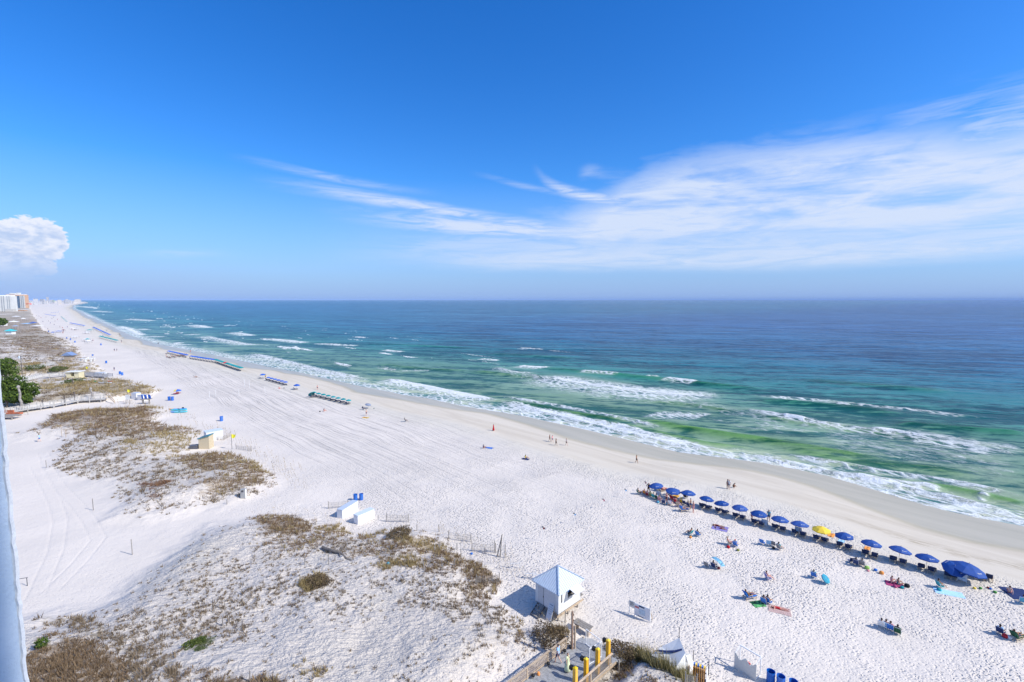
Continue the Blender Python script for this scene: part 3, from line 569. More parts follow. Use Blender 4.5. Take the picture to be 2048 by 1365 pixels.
def build_vegetation():
    spec = {0: ('dune_scrub', 'low brown dry scrub spread over the dunes', [(.13, .085, .05), (.36, .255, .15)]),
            1: ('dune_grass', 'golden dry grass tufts along the dune edges', [(.26, .19, .08), (.46, .36, .18)]),
            2: ('sand_grass', 'sparse grey green grass sprigs dotted over bare dune sand', [(.15, .11, .07), (.34, .26, .17)]),
            3: ('russet_scrub', 'flat patches of russet brown scrub on the left dune', [(.16, .08, .04), (.30, .17, .09)]),
            4: ('creeping_plants', 'green creeping plants on the sand of the near dune', [(.06, .09, .03), (.17, .19, .08)]),
            5: ('crest_grass', 'thick green and tan grass along the crest right of the boardwalk', [(.10, .10, .035), (.40, .33, .16)])}
    acc = {k: [] for k in spec}
    for zi, (r0, r1, den) in enumerate([(36, 58, 15), (58, 85, 8.5), (85, 130, 3.6), (130, 200, 1.3), (200, 330, .42), (330, 700, .09)]):
        tmin, tmax = R(-50), R(22); A = 0.5*(tmax-tmin)*(r1**2-r0**2); k = int(A*den)
        r = np.sqrt(rng.uniform(r0**2, r1**2, k)); t = rng.uniform(tmin, tmax, k); x, y = r*np.sin(t), r*np.cos(t)
        z, m, d = height(x, y, True)
        ok = m > 0.12; x, y, z, m = x[ok], y[ok], z[ok], m[ok]
        cov, kind = veg_cover(x, y, z)
        if r0 >= 330: cov = 0.8*sst(fbm(x/60, y/60, 77), 0.3, 0.6)
        clump = fbm(x/2.2, y/2.2, 201, 3); lump2 = fbm(x/9, y/9, 202, 3); c3 = fbm(x/.8, y/.8, 203, 2)
        p = np.clip(cov*1.25, 0, 1)*sst((clump*0.5+lump2*0.3+c3*0.2-.5)*2.4+.5+cov*0.30, 0.34, 0.62)
        base = (0.15 if r0 < 85 else .26)*sst(clump*.6+c3*.4, .36, .60)*sst(m, .15, .5)*(y < 330)
        for bx in ((760, 1290, 100, 60), (840, 1250, 70, 30)):
            px, py = proj(x, y, z); base = base*sst(np.hypot((px-bx[0])/bx[2], (py-bx[1])/bx[3]), .5, 1.3)
        ok = rng.uniform(0, 1, len(x)) < np.maximum(p, base); x, y, z, kind, cov = x[ok], y[ok], z[ok], kind[ok], cov[ok]
        # a sprinkle of the other kinds keeps patches mixed
        sw = (rng.uniform(0, 1, len(x)) < 0.13) & (kind < 2) & ~((x < -25) & (y < 50)); kind = np.where(sw, 1-kind, kind)
        P = np.stack([x, y, z], 1); g = max(1.0, r0/60)
        for kk in spec:
            q = kind == kk; n_ = q.sum()
            if not n_: continue
            hb = {0: .30, 1: .42, 2: .32, 3: .22, 4: .14, 5: .75}[kk]; sb = {0: .40, 1: .34, 2: .36, 3: .36, 4: .34, 5: .38}[kk]; nb = {0: 11, 1: 10, 2: 12, 3: 12, 4: 12, 5: 13}[kk]
            s = np.clip(np.exp(rng.normal(-.08, .38, n_)), .4, 2.2)*(0.55+0.6*cov[q])*min(g, 1.7)**0.7
            acc[kk].append(blades(P[q], hb*s*(1 if g < 2 else 1.2), sb*s*g, 0.034*g*np.ones(n_)*(1.4 if kk == 4 else 1), nb))
    for kk, (nm, lab, cols) in spec.items():
        if not acc[kk]: continue
        V = np.concatenate([a[0] for a in acc[kk]]); T = np.concatenate([a[2] for a in acc[kk]]); F = np.arange(len(V)).reshape(-1, 3)
        o = link_mesh(nm, V, F, [veg_material(nm, cols)]); o['kind'] = 'stuff'; o['label'] = lab; o['category'] = 'grass'
        fattr(o.data, 'tint', T)
build_vegetation()
def build_sea_oats():
    P = []
    for x0, y0, x1, y1, n, w_ in [(430, 862, 510, 905, 70, 1.5), (505, 905, 590, 955, 90, 1.5), (350, 830, 440, 865, 60, 2), (560, 940, 600, 985, 40, 1.5), (860, 1062, 1000, 1120, 70, 1.2), (1000, 1110, 1035, 1180, 40, 1), (1090, 1250, 1140, 1275, 45, .8), (1225, 1300, 1290, 1318, 80, .8), (1290, 1318, 1385, 1358, 90, .8), (240, 800, 330, 830, 60, 2.5), (400, 940, 520, 985, 60, 3), (520, 1030, 700, 1060, 60, 1.5)]:
        a, b = at(x0, y0), at(x1, y1)
        for _ in range(n):
            f = random.random(); q = a.lerp(b, f); X, Y = q.x+random.gauss(0, w_), q.y+random.gauss(0, w_); P.append((X, Y, H1(X, Y)))
    V = []
    for x, y, z in P:
        h = random.uniform(.9, 1.5); g = max(1, math.hypot(x, y)/70); w_ = .011*g; lx = -random.uniform(.1, .4); ly = random.uniform(-.1, .2); t = random.uniform(0, 6)
        c, s_ = math.cos(t)*w_, math.sin(t)*w_
        for (k, ww) in ((1, 1), (1.35, 3.2)):
            b0 = (x, y, z) if k == 1 else (x+lx*.7, y+ly*.7, z+h*.75); tp = (x+lx*(1 if k == 1 else 1.25), y+ly, z+h*(1 if k == 1 else .93))
            V += [(b0[0]-c*ww, b0[1]-s_*ww, b0[2]), (b0[0]+c*ww, b0[1]+s_*ww, b0[2]), tp]
    V = np.array(V); o = link_mesh('sea_oats', V, np.arange(len(V)).reshape(-1, 3), [veg_material('sea_oats', [(.28, .20, .10), (.46, .36, .20)])]); o['kind'] = 'stuff'; o['label'] = 'thin tall sea oat stalks along the dune rims'; o['category'] = 'grass'; fattr(o.data, 'tint', np.random.default_rng(2).uniform(0, 1, len(V)))
build_sea_oats()
def leaf_blob(c, rad, n, size, squash=0.8, seed=0):
    g = np.random.default_rng(seed); d = g.normal(size=(n, 3)); d /= np.linalg.norm(d, axis=1)[:, None]
    lob = 0.55+0.9*vn(d[:, 0]*2+seed, d[:, 1]*2+d[:, 2]*3, seed); r = rad*lob*g.uniform(0.35, 1, n)**0.45
    P = np.array(c)+d*r[:, None]*np.array([1, 1, squash])
    a = g.normal(size=(n, 3)); a /= np.linalg.norm(a, axis=1)[:, None]; b = np.cross(a, g.normal(size=(n, 3))); b /= np.linalg.norm(b, axis=1)[:, None]
    s = size*g.uniform(.6, 1.4, n)[:, None]
    V = np.stack([P-a*s, P+b*s*.6, P+a*s, P-b*s*.6], 1).reshape(-1, 3)
    return V, np.arange(len(V)).reshape(-1, 4), np.repeat(g.uniform(0, 1, n), 4)
TREEM = veg_material('tree_leaves', [(.02, .05, .01), (.19, .27, .05)]); OLIVEM = veg_material('bush_leaves', [(.05, .09, .02), (.16, .19, .05)]); TWIG = veg_material('bush_twigs', [(.07, .05, .03), (.26, .19, .11)])
BARK = pm('bark', (0.16, 0.13, 0.11), 0.9, 0.3, 5, 0.02)
def tree(px, py, hgt, rad, label, seed, mat=TREEM, n=5200, lobes=7, size=0.26, group='green trees at the left edge'):
    p = at(px, py); t = thing('tree', label, 'tree', p, 0, group)
    tb = MB(); tb.tube((0, 0, -.3), (0.2, 0, hgt*.55), rad*.075, rad*.05); g = random.Random(seed)
    V, F, T = [], [], []; o = 0
    for i in range(lobes):
        a = 2*math.pi*i/lobes+g.uniform(-.4, .4); rr = rad*g.uniform(.25, .7); c = (rr*math.cos(a), rr*math.sin(a), hgt*g.uniform(.5, .92))
        tb.tube((0.1, 0, hgt*.35), c, rad*.035, rad*.012, 6)
        v, f, tt = leaf_blob(c, rad*g.uniform(.38, .58), n//lobes, size, .8, seed*13+i); V.append(v); F.append(f+o); o += len(v); T.append(tt)
    tb.build('trunk', BARK, t)
    cr = link_mesh('crown', np.concatenate(V), np.concatenate(F), [mat], parent=t); fattr(cr.data, 'tint', np.concatenate(T))
    return t
TL = ['tallest spreading green tree at the left edge by the lamp post', 'green tree crown below the tallest one at the left edge', 'bright green tree beside the white boardwalk end at left', 'small green tree over the red seats at lower left',
      'green tree half cut by the left edge of the picture', 'yellow green shrubby tree beside the grey pole at left']
for i, (px, py, h, r) in enumerate([(12, 775, 9.5, 4.6), (14, 800, 6.5, 4.6), (42, 806, 5.6, 3.9), (14, 815, 4.0, 3.2), (-25, 810, 8.5, 5.2), (50, 812, 3.2, 2.0)]): tree(px, py, h, r, TL[i], i+3)
tree(-3, 655, 9, 9, 'dark trees beside the white tower far at left', 31, n=2500, size=.7, group='far trees by the towers'); tree(-30, 640, 9, 10, 'dark tree mass cut by the left edge near the towers', 33, n=2500, size=.7, group='far trees by the towers')
def bush(px, py, r, h, label, mat, seed, n=900, size=.07, cat='bush'):
    p = at(px, py); V, F, T = leaf_blob((0, 0, h*.42), r, n, size, h/r*.55, seed)
    o = link_mesh('bush', V, F, [mat]); fattr(o.data, 'tint', T); tagm(o, label, cat, p); return o
for i, a in enumerate([(83, 1296, .42, 1.0, 'small bright green bush standing in the brown scrub at lower left', TREEM, 700), (398, 1284, .5, .35, 'low olive bush on the near dune', OLIVEM, 500), (380, 1292, .6, .35, 'second low olive bush lower left of the first', OLIVEM, 500),
        (115, 741, 3.2, 2.0, 'round dark green bush on the dune left of the yellow hut', OLIVEM, 900), (70, 739, 3.4, 2.0, 'dark green bush near the lamp post on the far dune', OLIVEM, 900), (147, 767, 3.0, 1.8, 'olive green bush in the golden grass above the fenced boardwalk', OLIVEM, 900),
        (1112, 1285, 1.5, 1.5, 'bare twiggy bush beside the boardwalk rail', TWIG, 1500), (1088, 1272, 1.2, 1.1, 'low twiggy bush uphill of the boardwalk rail', TWIG, 900), (1238, 1318, 1.5, 1.5, 'tall dry grass clump right of the yellow posts', TWIG, 2400),
        (640, 1170, 1.3, .8, 'round golden grass clump alone on the near dune', TWIG, 1400), (800, 1072, 1.6, 1.1, 'tallest golden bush on the crest behind the slat fence', TWIG, 2000)]):
    bush(*a[:5], a[5], 50+i, a[6], .07 if i < 3 or i > 5 else .22)

# ------------------------------------------------------------------ umbrellas, chairs
def make_umbrella(mat, rad=1.15, h=2.05, logo=True, label='', detail=True):
    t = thing('beach_umbrella', label, 'umbrella', (0, 0, -50))
    MB().tube((0, 0, -.2), (0, 0, h+.08), .022, n=6).build('pole', WOODTAN, t)
    m = MB(); n = 8; rim = h-.48*rad/1.15; off = math.pi/8
    ring = [(rad*math.cos(2*math.pi*i/n+off), rad*math.sin(2*math.pi*i/n+off)) for i in range(n)]
    mid = [(0.55*x, 0.55*y) for x, y in ring]
    vs = [(0, 0, h)]+[(x, y, h-.19*rad/1.15) for x, y in mid]+[(x, y, rim) for x, y in ring]+[(x*1.0, y*1.0, rim-.13) for x, y in ring]
    fs = [(0, 1+i, 1+(i+1) % n) for i in range(n)]+[(1+i, 9+i, 9+(i+1) % n, 1+(i+1) % n) for i in range(n)]+[(9+i, 17+i, 17+(i+1) % n, 9+(i+1) % n) for i in range(n)]
    m.add(vs, fs); cp = m.build('canopy', mat, t)
    if detail:
        rb = MB()
        for i in range(n): rb.bar((0, 0, h-.05), (ring[i][0]*.97, ring[i][1]*.97, rim+.0), .012)
        rb.build('ribs', WHITE, t); MB().tube((0, 0, h+.0), (0, 0, h+.12), .03, .015).build('finial', WOODTAN, t)
    if logo:                                                      # small white wave mark and a line of lettering blocks, too small to read
        for k in (5, 1):
            lg = MB()
            a = math.pi*2*(k)/n+off+math.pi/8; c = math.cos(a); s_ = math.sin(a)
            def P(u, v):                                          # u across, v down the panel
                r = (0.5+0.42*v)*rad*.93; z = h-.19*rad/1.15-(v)*(.29*rad/1.15)*.84+.055
                return Vector((c*r-s_*u, s_*r+c*u, z))
            for u0, u1, v0, v1 in [(-.26, -.18, .52, .64), (-.25, -.16, .66, .72), (-.12, .26, .66, .70), (-.08, .0, .60, .65), (.03, .10, .60, .65), (.13, .22, .60, .65)]:
                lg.add([P(u0, v0), P(u1, v0), P(u1, v1), P(u0, v1)], [(0, 1, 2, 3)])
            lg.build('logo', WHITE, cp)
    return t
def make_lounger(frame, cloth, label=''):
    """wooden beach lounger, +Y is towards the feet"""
    t = thing('beach_lounger', label, 'lounger', (0, 0, -50)); f = MB()
    for sx in (-.3, .3):
        f.bar((sx, -.55, .30), (sx, .85, .30), .045, .07)
    for y in (-.5, -.1, .3, .8): f.bar((-.3, y, .30), (.3, y, .30), .05, .03)
    f.build('frame', frame, t)
    for sx in (-.3, .3):
        for y in (-.5, .75): MB().bar((sx, y, 0), (sx, y, .30), .05).build('leg', frame, t)
    MB().box((0, .36, .375), (.58, 1.0, .09)).build('seat_cushion', cloth, t)
    b = MB(); b.box((0, -.42, .66), (.58, .09, .72), 0, R(32)); b.build('back_cushion', cloth, t)
    ar = MB()
    for sx in (-.33, .33): ar.bar((sx, -.35, .56), (sx, .25, .56), .05, .03); ar.bar((sx, .2, .30), (sx, .2, .56), .04)
    ar.build('armrest', frame, t)
    return t
def make_chair(frame, cloth, label='', tall=False):
    """low folding sling chair facing +Y"""
    t = thing('beach_chair', label, 'chair', (0, 0, -50)); f = MB(); z = .28
    for sx in (-.29, .29):
        f.tube((sx, -.22, .02), (sx, .30, z+.02), .014, n=5); f.tube((sx, .27, .02), (sx, -.16, z+.02), .014, n=5); f.tube((sx, -.18, z), (sx, -.45, z+.60), .014, n=5)
        f.tube((sx, -.28, z+.25), (sx, .22, z+.25), .018, n=5); f.tube((sx, .22, z+.25), (sx, .25, z), .012, n=5)
    f.tube((-.29, -.45, z+.60), (.29, -.45, z+.60), .014, n=5); f.tube((-.29, .30, z+.02), (.29, .30, z+.02), .014, n=5)
    f.build('frame', frame, t)
    MB().add([(-.28, -.2, z), (.28, -.2, z), (.28, .06, z-.05), (-.28, .06, z-.05), (.28, .30, z+.02), (-.28, .30, z+.02)], [(0, 1, 2, 3), (3, 2, 4, 5)]).box((0, .05, z-.055), (.5, .4, .015)).build('seat', cloth, t)
    b = MB(); b.box((0, -.315, z+.31), (.56, .03, .64), 0, R(24)); b.build('backrest', cloth, t)
    return t
U_BLUE = make_umbrella(UBLUE); U_YEL = make_umbrella(YEL, logo=False); U_TEAL = make_umbrella(UTEAL, logo=False); U_FAR = make_umbrella(UBLUE2, logo=False, detail=False)
L_NAVY = make_lounger(WOODTAN, NAVY); CH = make_chair(WHITE, UBLUE2)
protos = [U_BLUE, U_YEL, U_TEAL, U_FAR, L_NAVY, CH]
G1 = 'navy blue umbrellas in the nearest row'
near = [(1315, 971), (1346, 979), (1376, 986), (1412, 996), (1445, 1005), (1480, 1015), (1518, 1027), (1560, 1037), (1600, 1047), (1643, 1058), (1690, 1071), (1742, 1087), (1798, 1099), (1855, 1114)]
bi = 0
for i, (px, py) in enumerate(near):
    p = at_h(px, py, 1.72)
    if i == 9: dup(U_YEL, p, RN+.2, 'single yellow beach umbrella among the navy ones', 'umbrellas in the nearest row')
    else:
        lab = '%s navy blue umbrella from the left end of the nearest row' % ORD[bi]; bi += 1
        u = dup(U_BLUE, p, R(random.uniform(-12, 12)), lab, G1); u.rotation_euler.x = R(random.uniform(-9, 9)); u.rotation_euler.y = R(random.uniform(-9, 9)); k_ = random.uniform(.93, 1.06); u.scale = (k_, k_, random.uniform(.93, 1.05))
    if i in (4, 5, 6, 7, 8, 9, 10, 11, 12, 13, 3):
        for j, dx in enumerate((-.48, .48)):
            q = snp(sn(p.x, p.y)[0]-dx, sn(p.x, p.y)[1]-.25)
            dup(L_NAVY, q, RN+R(random.uniform(-8, 8)), 'navy cushioned lounger, %s one under the %s umbrella of the nearest row' % (['left', 'right'][j], ORD[i]), 'navy loungers in the nearest row')
p = at_h(1930, 1131, 1.9); u = make_umbrella(UBLUE, 1.75, 2.25, True, 'big dark blue umbrella at the right end of the nearest row'); u.location = p; u['group'] = G1; u.rotation_euler = (R(5), R(8), R(10))
p2 = at_h(1903, 1126, 1.8); u = dup(U_BLUE, p2, 0, 'dark blue umbrella tilted against the big one at the right end', G1); u.rotation_euler = (R(18), R(-14), 0.3)
for k, (px, py, w) in enumerate([(1895, 1155, 'left of the big umbrella'), (1908, 1158, 'below the left side of the big umbrella'), (1947, 1155, 'below the right side of the big umbrella'), (1962, 1158, 'second from the right beside the big umbrella'), (1978, 1161, 'rightmost beside the big umbrella')]):
    dup(L_NAVY, at(px, py), RN+R(random.uniform(-8, 8)), 'navy cushioned lounger '+w, 'navy loungers in the nearest row')
# further rows: (first canopy, last canopy, count, proto, material, chairs, words)
rows = [((628, 782), (697, 797.5), 8, U_TEAL, 2, 'nearest teal row', .0),
        ((537, 752.7), (571, 761.6), 6, U_FAR, 2, 'bright blue row beyond the teal one', .0),
        ((432, 719), (482, 735), 16, U_TEAL, 2, 'long teal row further up the beach', .0), ((383, 712), (426.5, 718.5), 9, U_FAR, 2, 'second blue row', 0), ((338, 702), (372.7, 709.5), 8, U_FAR, 2, 'third blue row by the crowd', 0),
        ((187, 655), (219, 670), 13, U_FAR, 1, 'dark blue row at the far bend', 0), ((201, 673), (233, 681), 9, U_TEAL, 1, 'turquoise row near the white tents', 0), ((141, 646.4), (168, 651.6), 10, U_FAR, 1, 'blue row beyond the far bend', 0),
        ((123, 634), (133, 643), 6, U_TEAL, 0, 'pale teal row further off', 0), ((91, 629), (110, 632), 8, U_FAR, 0, 'farthest hazy blue row', 0), ((103, 626), (117, 624.5), 5, U_FAR, 0, 'short hazy row by the farthest waterline', 0)]
FR = GREYD
L_DARK = make_lounger(WOODGREY, NAVY); L_FAR = make_chair(GREYD, NAVY); protos += [L_DARK, L_FAR]
for ri, (a, b, n, pr, nch, words, _) in enumerate(rows):
    pa, pb = at_h(a[0], a[1], 1.8), at_h(b[0], b[1], 1.8)
    d = (pb-pa)/(n-1); spacing = d.length; sc = (.76 if ri < 2 else min(1.0, max(.8, spacing/2.2))) if ri < 5 else 1.15
    for i in range(n):
        q = pa+d*i; q = Vector((q.x, q.y, H1(q.x, q.y)))
        if ri < 2: lab = '%s umbrella from the left in the %s' % (ORD[i], words)
        elif ri < 5: lab = '%s umbrella from the far end of the %s' % (ORD[i], words)
        else: lab = '%s small umbrella from the left in the %s' % (ORD[i], words)
        mt = {'canopy': pm('red_canvas', (.6, .03, .05))} if ri == 2 and i == 6 else None
        if mt: lab = 'single red umbrella in the long teal row'
        dup(pr, q, random.uniform(0, .7), lab, 'umbrellas of the '+words, sc, mt)
        w3 = {2: 'long teal row', 3: 'second blue row', 4: 'third blue row', 5: 'far bend blue row', 6: 'turquoise row', 7: 'blue row past the bend'}.get(ri, '')
        for j in range(nch):
            sx = 0 if nch == 1 else (-.45 if j == 0 else .45); s0, n0 = sn(q.x, q.y); c = snp(s0-sx, n0-.5)
            lab = ('dark beach chair, %s one under the %s umbrella of the %s' % (['left', 'right'][j], ORD[i], ['nearer teal row', 'bright blue row'][ri])) if ri < 2 else 'small dark chair, %s under the %s umbrella of the %s' % (['left', 'right'][j], ORD[i], w3)
            dup(L_DARK if ri < 2 else L_FAR, c, RN+R(random.uniform(-10, 10)), lab, 'chairs of the '+words, 1.0 if ri < 2 else 1.2)
for px, py, pr, lab in [(525.5, 748.8, U_FAR, 'lone blue umbrella left of the bright blue row'), (593.4, 769.8, U_FAR, 'lone blue umbrella between the blue and teal rows'), (626, 785, U_TEAL, 'teal umbrella tipped over at the left end of the teal row')]:
    u = dup(pr, at_h(px, py, 1.8), .2, lab); dup(L_DARK, at_h(px-3, py+4, 1.2), RN, 'dark lounger under the '+lab.split(' left')[0].split(' between')[0].split(' tipped')[0]+[' at far left', ' by the sitter', ' tipped over'][[525.5, 593.4, 626].index(px)])
    if 'tipped' in lab: u.rotation_euler = (R(-25), R(-35), 0)
TWO = make_umbrella(UBLUE2, 1.2, 1.9, False, 'low umbrella, half yellow and half blue, left on the open sand'); TWO.location = at_h(355, 781, 1.5)
cp = [c for c in TWO.children if c.name.startswith('canopy')][0]; cp.data.materials.append(YEL)
for p_ in cp.data.polygons:
    if p_.center.x+p_.center.y*-.6 < 0: p_.material_index = 1
TWO.rotation_euler = (0, 0, .5)
sm = make_umbrella(pm('grey_canvas', (.2, .24, .33)), .9, 1.6, False, 'small grey blue umbrella on the shore sand beside a dark chair'); sm.location = at_h(735, 808, 1.4); sm.rotation_euler = (R(8), R(12), 0)
cy = make_umbrella(pm('cyan_canvas', (.05, .36, .50)), .55, 1.1, False, 'small cyan umbrella leaning beside a blue chair'); cy.location = at_h(1641, 1145, 1.1); cy.rotation_euler = (R(35), R(30), 0)

# ------------------------------------------------------------------ people
FINGER = .008
def body_mesh(J, name):
    """one continuous skinned surface over a posed skeleton"""
    names = list(J.keys()); idx = {k: i for i, k in enumerate(names)}
    rad = {'pelvis': (.135, .11), 'waist': (.12, .095), 'chest': (.15, .11), 'neck': (.052, .05), 'head1': (.072, .078), 'head2': (.082, .092), 'head3': (.058, .065)}
    for s_ in 'LR': rad.update({'sho'+s_: (.062, .062), 'elb'+s_: (.042, .042), 'wri'+s_: (.026, .026), 'pal'+s_: (.036, .02), 'hip'+s_: (.088, .088), 'kne'+s_: (.058, .058), 'clf'+s_: (.052, .052), 'ank'+s_: (.036, .036), 'toe'+s_: (.035, .025)})
    E = [('pelvis', 'waist'), ('waist', 'chest'), ('chest', 'neck'), ('neck', 'head1'), ('head1', 'head2'), ('head2', 'head3')]
    for s_ in 'LR': E += [('chest', 'sho'+s_), ('sho'+s_, 'elb'+s_), ('elb'+s_, 'wri'+s_), ('wri'+s_, 'pal'+s_), ('pelvis', 'hip'+s_), ('hip'+s_, 'kne'+s_), ('kne'+s_, 'clf'+s_), ('clf'+s_, 'ank'+s_), ('ank'+s_, 'toe'+s_)]
    me = bpy.data.meshes.new(name); me.from_pydata([tuple(J[k]) for k in names], [(idx[a], idx[b]) for a, b in E], [])
    o = bpy.data.objects.new(name, me); COL.objects.link(o); md = o.modifiers.new('skin', 'SKIN'); sub = o.modifiers.new('sub', 'SUBSURF'); sub.levels = 1; sub.render_levels = 1
    for i, k in enumerate(names): sv_ = me.skin_vertices[0].data[i]; sv_.radius = rad[k]; sv_.use_root = (k == 'pelvis')
    dg = bpy.context.evaluated_depsgraph_get(); dg.update(); ev = o.evaluated_get(dg); m2 = bpy.data.meshes.new_from_object(ev)
    V = [v.co.copy() for v in m2.vertices]; F = [tuple(p.vertices) for p in m2.polygons]
    nrm = [v.normal.copy() for v in m2.vertices]
    bpy.data.objects.remove(o); bpy.data.meshes.remove(me); bpy.data.meshes.remove(m2)
    return V, F, nrm, E
def seg_d(p, a, b):
    ab = b-a; t = max(0, min(1, (p-a).dot(ab)/max(ab.length_squared, 1e-9))); return (p-a-ab*t).length, t
def pose(kind):
    v = Vector; J = {}
    def legs(hz, L, Rr):
        for s_, q in (('L', L), ('R', Rr)):
            sx = -1 if s_ == 'L' else 1
            J['hip'+s_] = v((sx*.09, hz[0], hz[1])); J['kne'+s_] = v(q[0]); J['ank'+s_] = v(q[1]); J['toe'+s_] = v(q[2]); J['clf'+s_] = v(q[0]).lerp(v(q[1]), .3)
    def spine(pel, wai, che, nec, h1, h2, h3): J.update(pelvis=v(pel), waist=v(wai), chest=v(che), neck=v(nec), head1=v(h1), head2=v(h2), head3=v(h3))
    def arms(L, Rr, sh):
        for s_, q, s0 in (('L', L, sh[0]), ('R', Rr, sh[1])): J['sho'+s_] = v(s0); J['elb'+s_] = v(q[0]); J['wri'+s_] = v(q[1]); J['pal'+s_] = v(q[2])
    if kind in ('stand', 'walk', 'hips', 'look'):
        spine((0, 0, .93), (0, -.01, 1.09), (0, -.01, 1.31), (0, 0, 1.46), (0, .02, 1.53), (0, .02, 1.62), (0, .01, 1.69))
        sh = [(-.17, -.01, 1.40), (.17, -.01, 1.40)]
        if kind == 'walk':
            legs((0, .88), [(-.10, .17, .50), (-.10, .20, .08), (-.10, .35, .05)], [(.10, .00, .48), (.10, -.28, .14), (.10, -.20, .03)])
            arms([(-.24, -.12, 1.15), (-.24, -.10, .90), (-.24, -.06, .82)], [(.24, .10, 1.15), (.23, .27, .95), (.22, .33, .89)], sh)
        else:
            legs((0, .88), [(-.11, .03, .49), (-.12, -.02, .08), (-.13, .14, .03)], [(.11, .02, .49), (.12, -.03, .08), (.13, .13, .03)])
            if kind == 'hips': arms([(-.38, -.06, 1.18), (-.20, .06, 1.02), (-.15, .10, 1.0)], [(.38, -.06, 1.18), (.20, .06, 1.02), (.15, .10, 1.0)], sh)
            elif kind == 'look': arms([(-.25, .04, 1.16), (-.20, .24, 1.20), (-.16, .30, 1.24)], [(.24, 0, 1.14), (.26, .06, .88), (.26, .08, .80)], sh)
            else: arms([(-.24, 0, 1.14), (-.26, .06, .88), (-.26, .08, .80)], [(.24, 0, 1.14), (.26, .06, .88), (.26, .08, .80)], sh)
    elif kind == 'sit':                                           # in a low chair, seat at .28
        spine((0, -.08, .40), (0, -.14, .55), (0, -.22, .76), (0, -.25, .90), (0, -.23, .98), (0, -.23, 1.07), (0, -.25, 1.14))
        arms([(-.27, -.14, .62), (-.27, .10, .56), (-.27, .18, .56)], [(.27, -.14, .62), (.27, .10, .56), (.27, .18, .56)], [(-.17, -.22, .84), (.17, -.22, .84)])
        legs((-.04, .38), [(-.13, .38, .48), (-.13, .62, .12), (-.14, .76, .06)], [(.13, .38, .46), (.13, .66, .12), (.14, .80, .06)])
    elif kind == 'lounge':                                        # on a lounger, seat at .42
        spine((0, -.05, .53), (0, -.18, .64), (0, -.33, .83), (0, -.42, .97), (0, -.43, 1.05), (0, -.45, 1.13), (0, -.48, 1.19))
        arms([(-.28, -.22, .68), (-.30, .02, .62), (-.30, .1, .62)], [(.28, -.22, .68), (.12, -.02, .68), (.05, .03, .70)], [(-.17, -.36, .91), (.17, -.36, .91)])
        legs((0, .51), [(-.11, .42, .60), (-.11, .82, .47), (-.11, .88, .58)], [(.11, .42, .54), (.11, .86, .47), (.11, .92, .58)])
    elif kind == 'ground':
        spine((0, 0, .12), (0, -.04, .27), (0, -.02, .50), (0, 0, .64), (0, .03, .71), (0, .03, .80), (0, .01, .87))
        arms([(-.25, .12, .36), (-.16, .36, .34), (-.12, .42, .34)], [(.25, -.16, .34), (.24, -.28, .08), (.24, -.30, .04)], [(-.17, -.02, .58), (.17, -.02, .58)])
        legs((.04, .11), [(-.14, .40, .42), (-.14, .66, .08), (-.14, .80, .05)], [(.16, .45, .30), (.16, .78, .08), (.17, .90, .08)])
    elif kind == 'lie':
        spine((0, 0, .13), (0, -.16, .12), (0, -.38, .13), (0, -.53, .13), (0, -.60, .12), (0, -.69, .12), (0, -.76, .12))
        arms([(-.30, -.30, .08), (-.30, -.05, .07), (-.28, .03, .06)], [(.36, -.50, .07), (.28, -.70, .07), (.20, -.74, .07)], [(-.17, -.47, .12), (.17, -.47, .12)])
        legs((.05, .11), [(-.12, .45, .11), (-.13, .86, .07), (-.14, .92, .16)], [(.11, .45, .12), (.12, .87, .07), (.13, .94, .15)])
    elif kind == 'bend':
        spine((0, -.16, .84), (0, -.08, .95), (0, .14, 1.04), (0, .27, 1.05), (0, .34, 1.02), (0, .41, .98), (0, .47, .95))
        arms([(-.20, .26, .80), (-.14, .38, .58), (-.13, .42, .50)], [(.20, .26, .80), (.14, .38, .58), (.13, .42, .50)], [(-.17, .20, 1.0), (.17, .20, 1.0)])
        legs((-.14, .80), [(-.10, .02, .46), (-.11, -.08, .08), (-.11, .08, .03)], [(.10, .02, .46), (.11, -.08, .08), (.11, .08, .03)])
    elif kind == 'crouch':
        spine((0, -.12, .28), (0, -.08, .42), (0, .04, .60), (0, .12, .72), (0, .18, .77), (0, .22, .84), (0, .22, .91))
        arms([(-.24, .22, .46), (-.12, .42, .34), (-.10, .48, .28)], [(.24, .22, .46), (.12, .42, .34), (.10, .48, .28)], [(-.17, .08, .66), (.17, .08, .66)])
        legs((-.08, .27), [(-.18, .26, .44), (-.14, .02, .08), (-.16, .18, .03)], [(.18, .26, .40), (.14, .0, .08), (.16, .16, .03)])
    return J
PB = {}
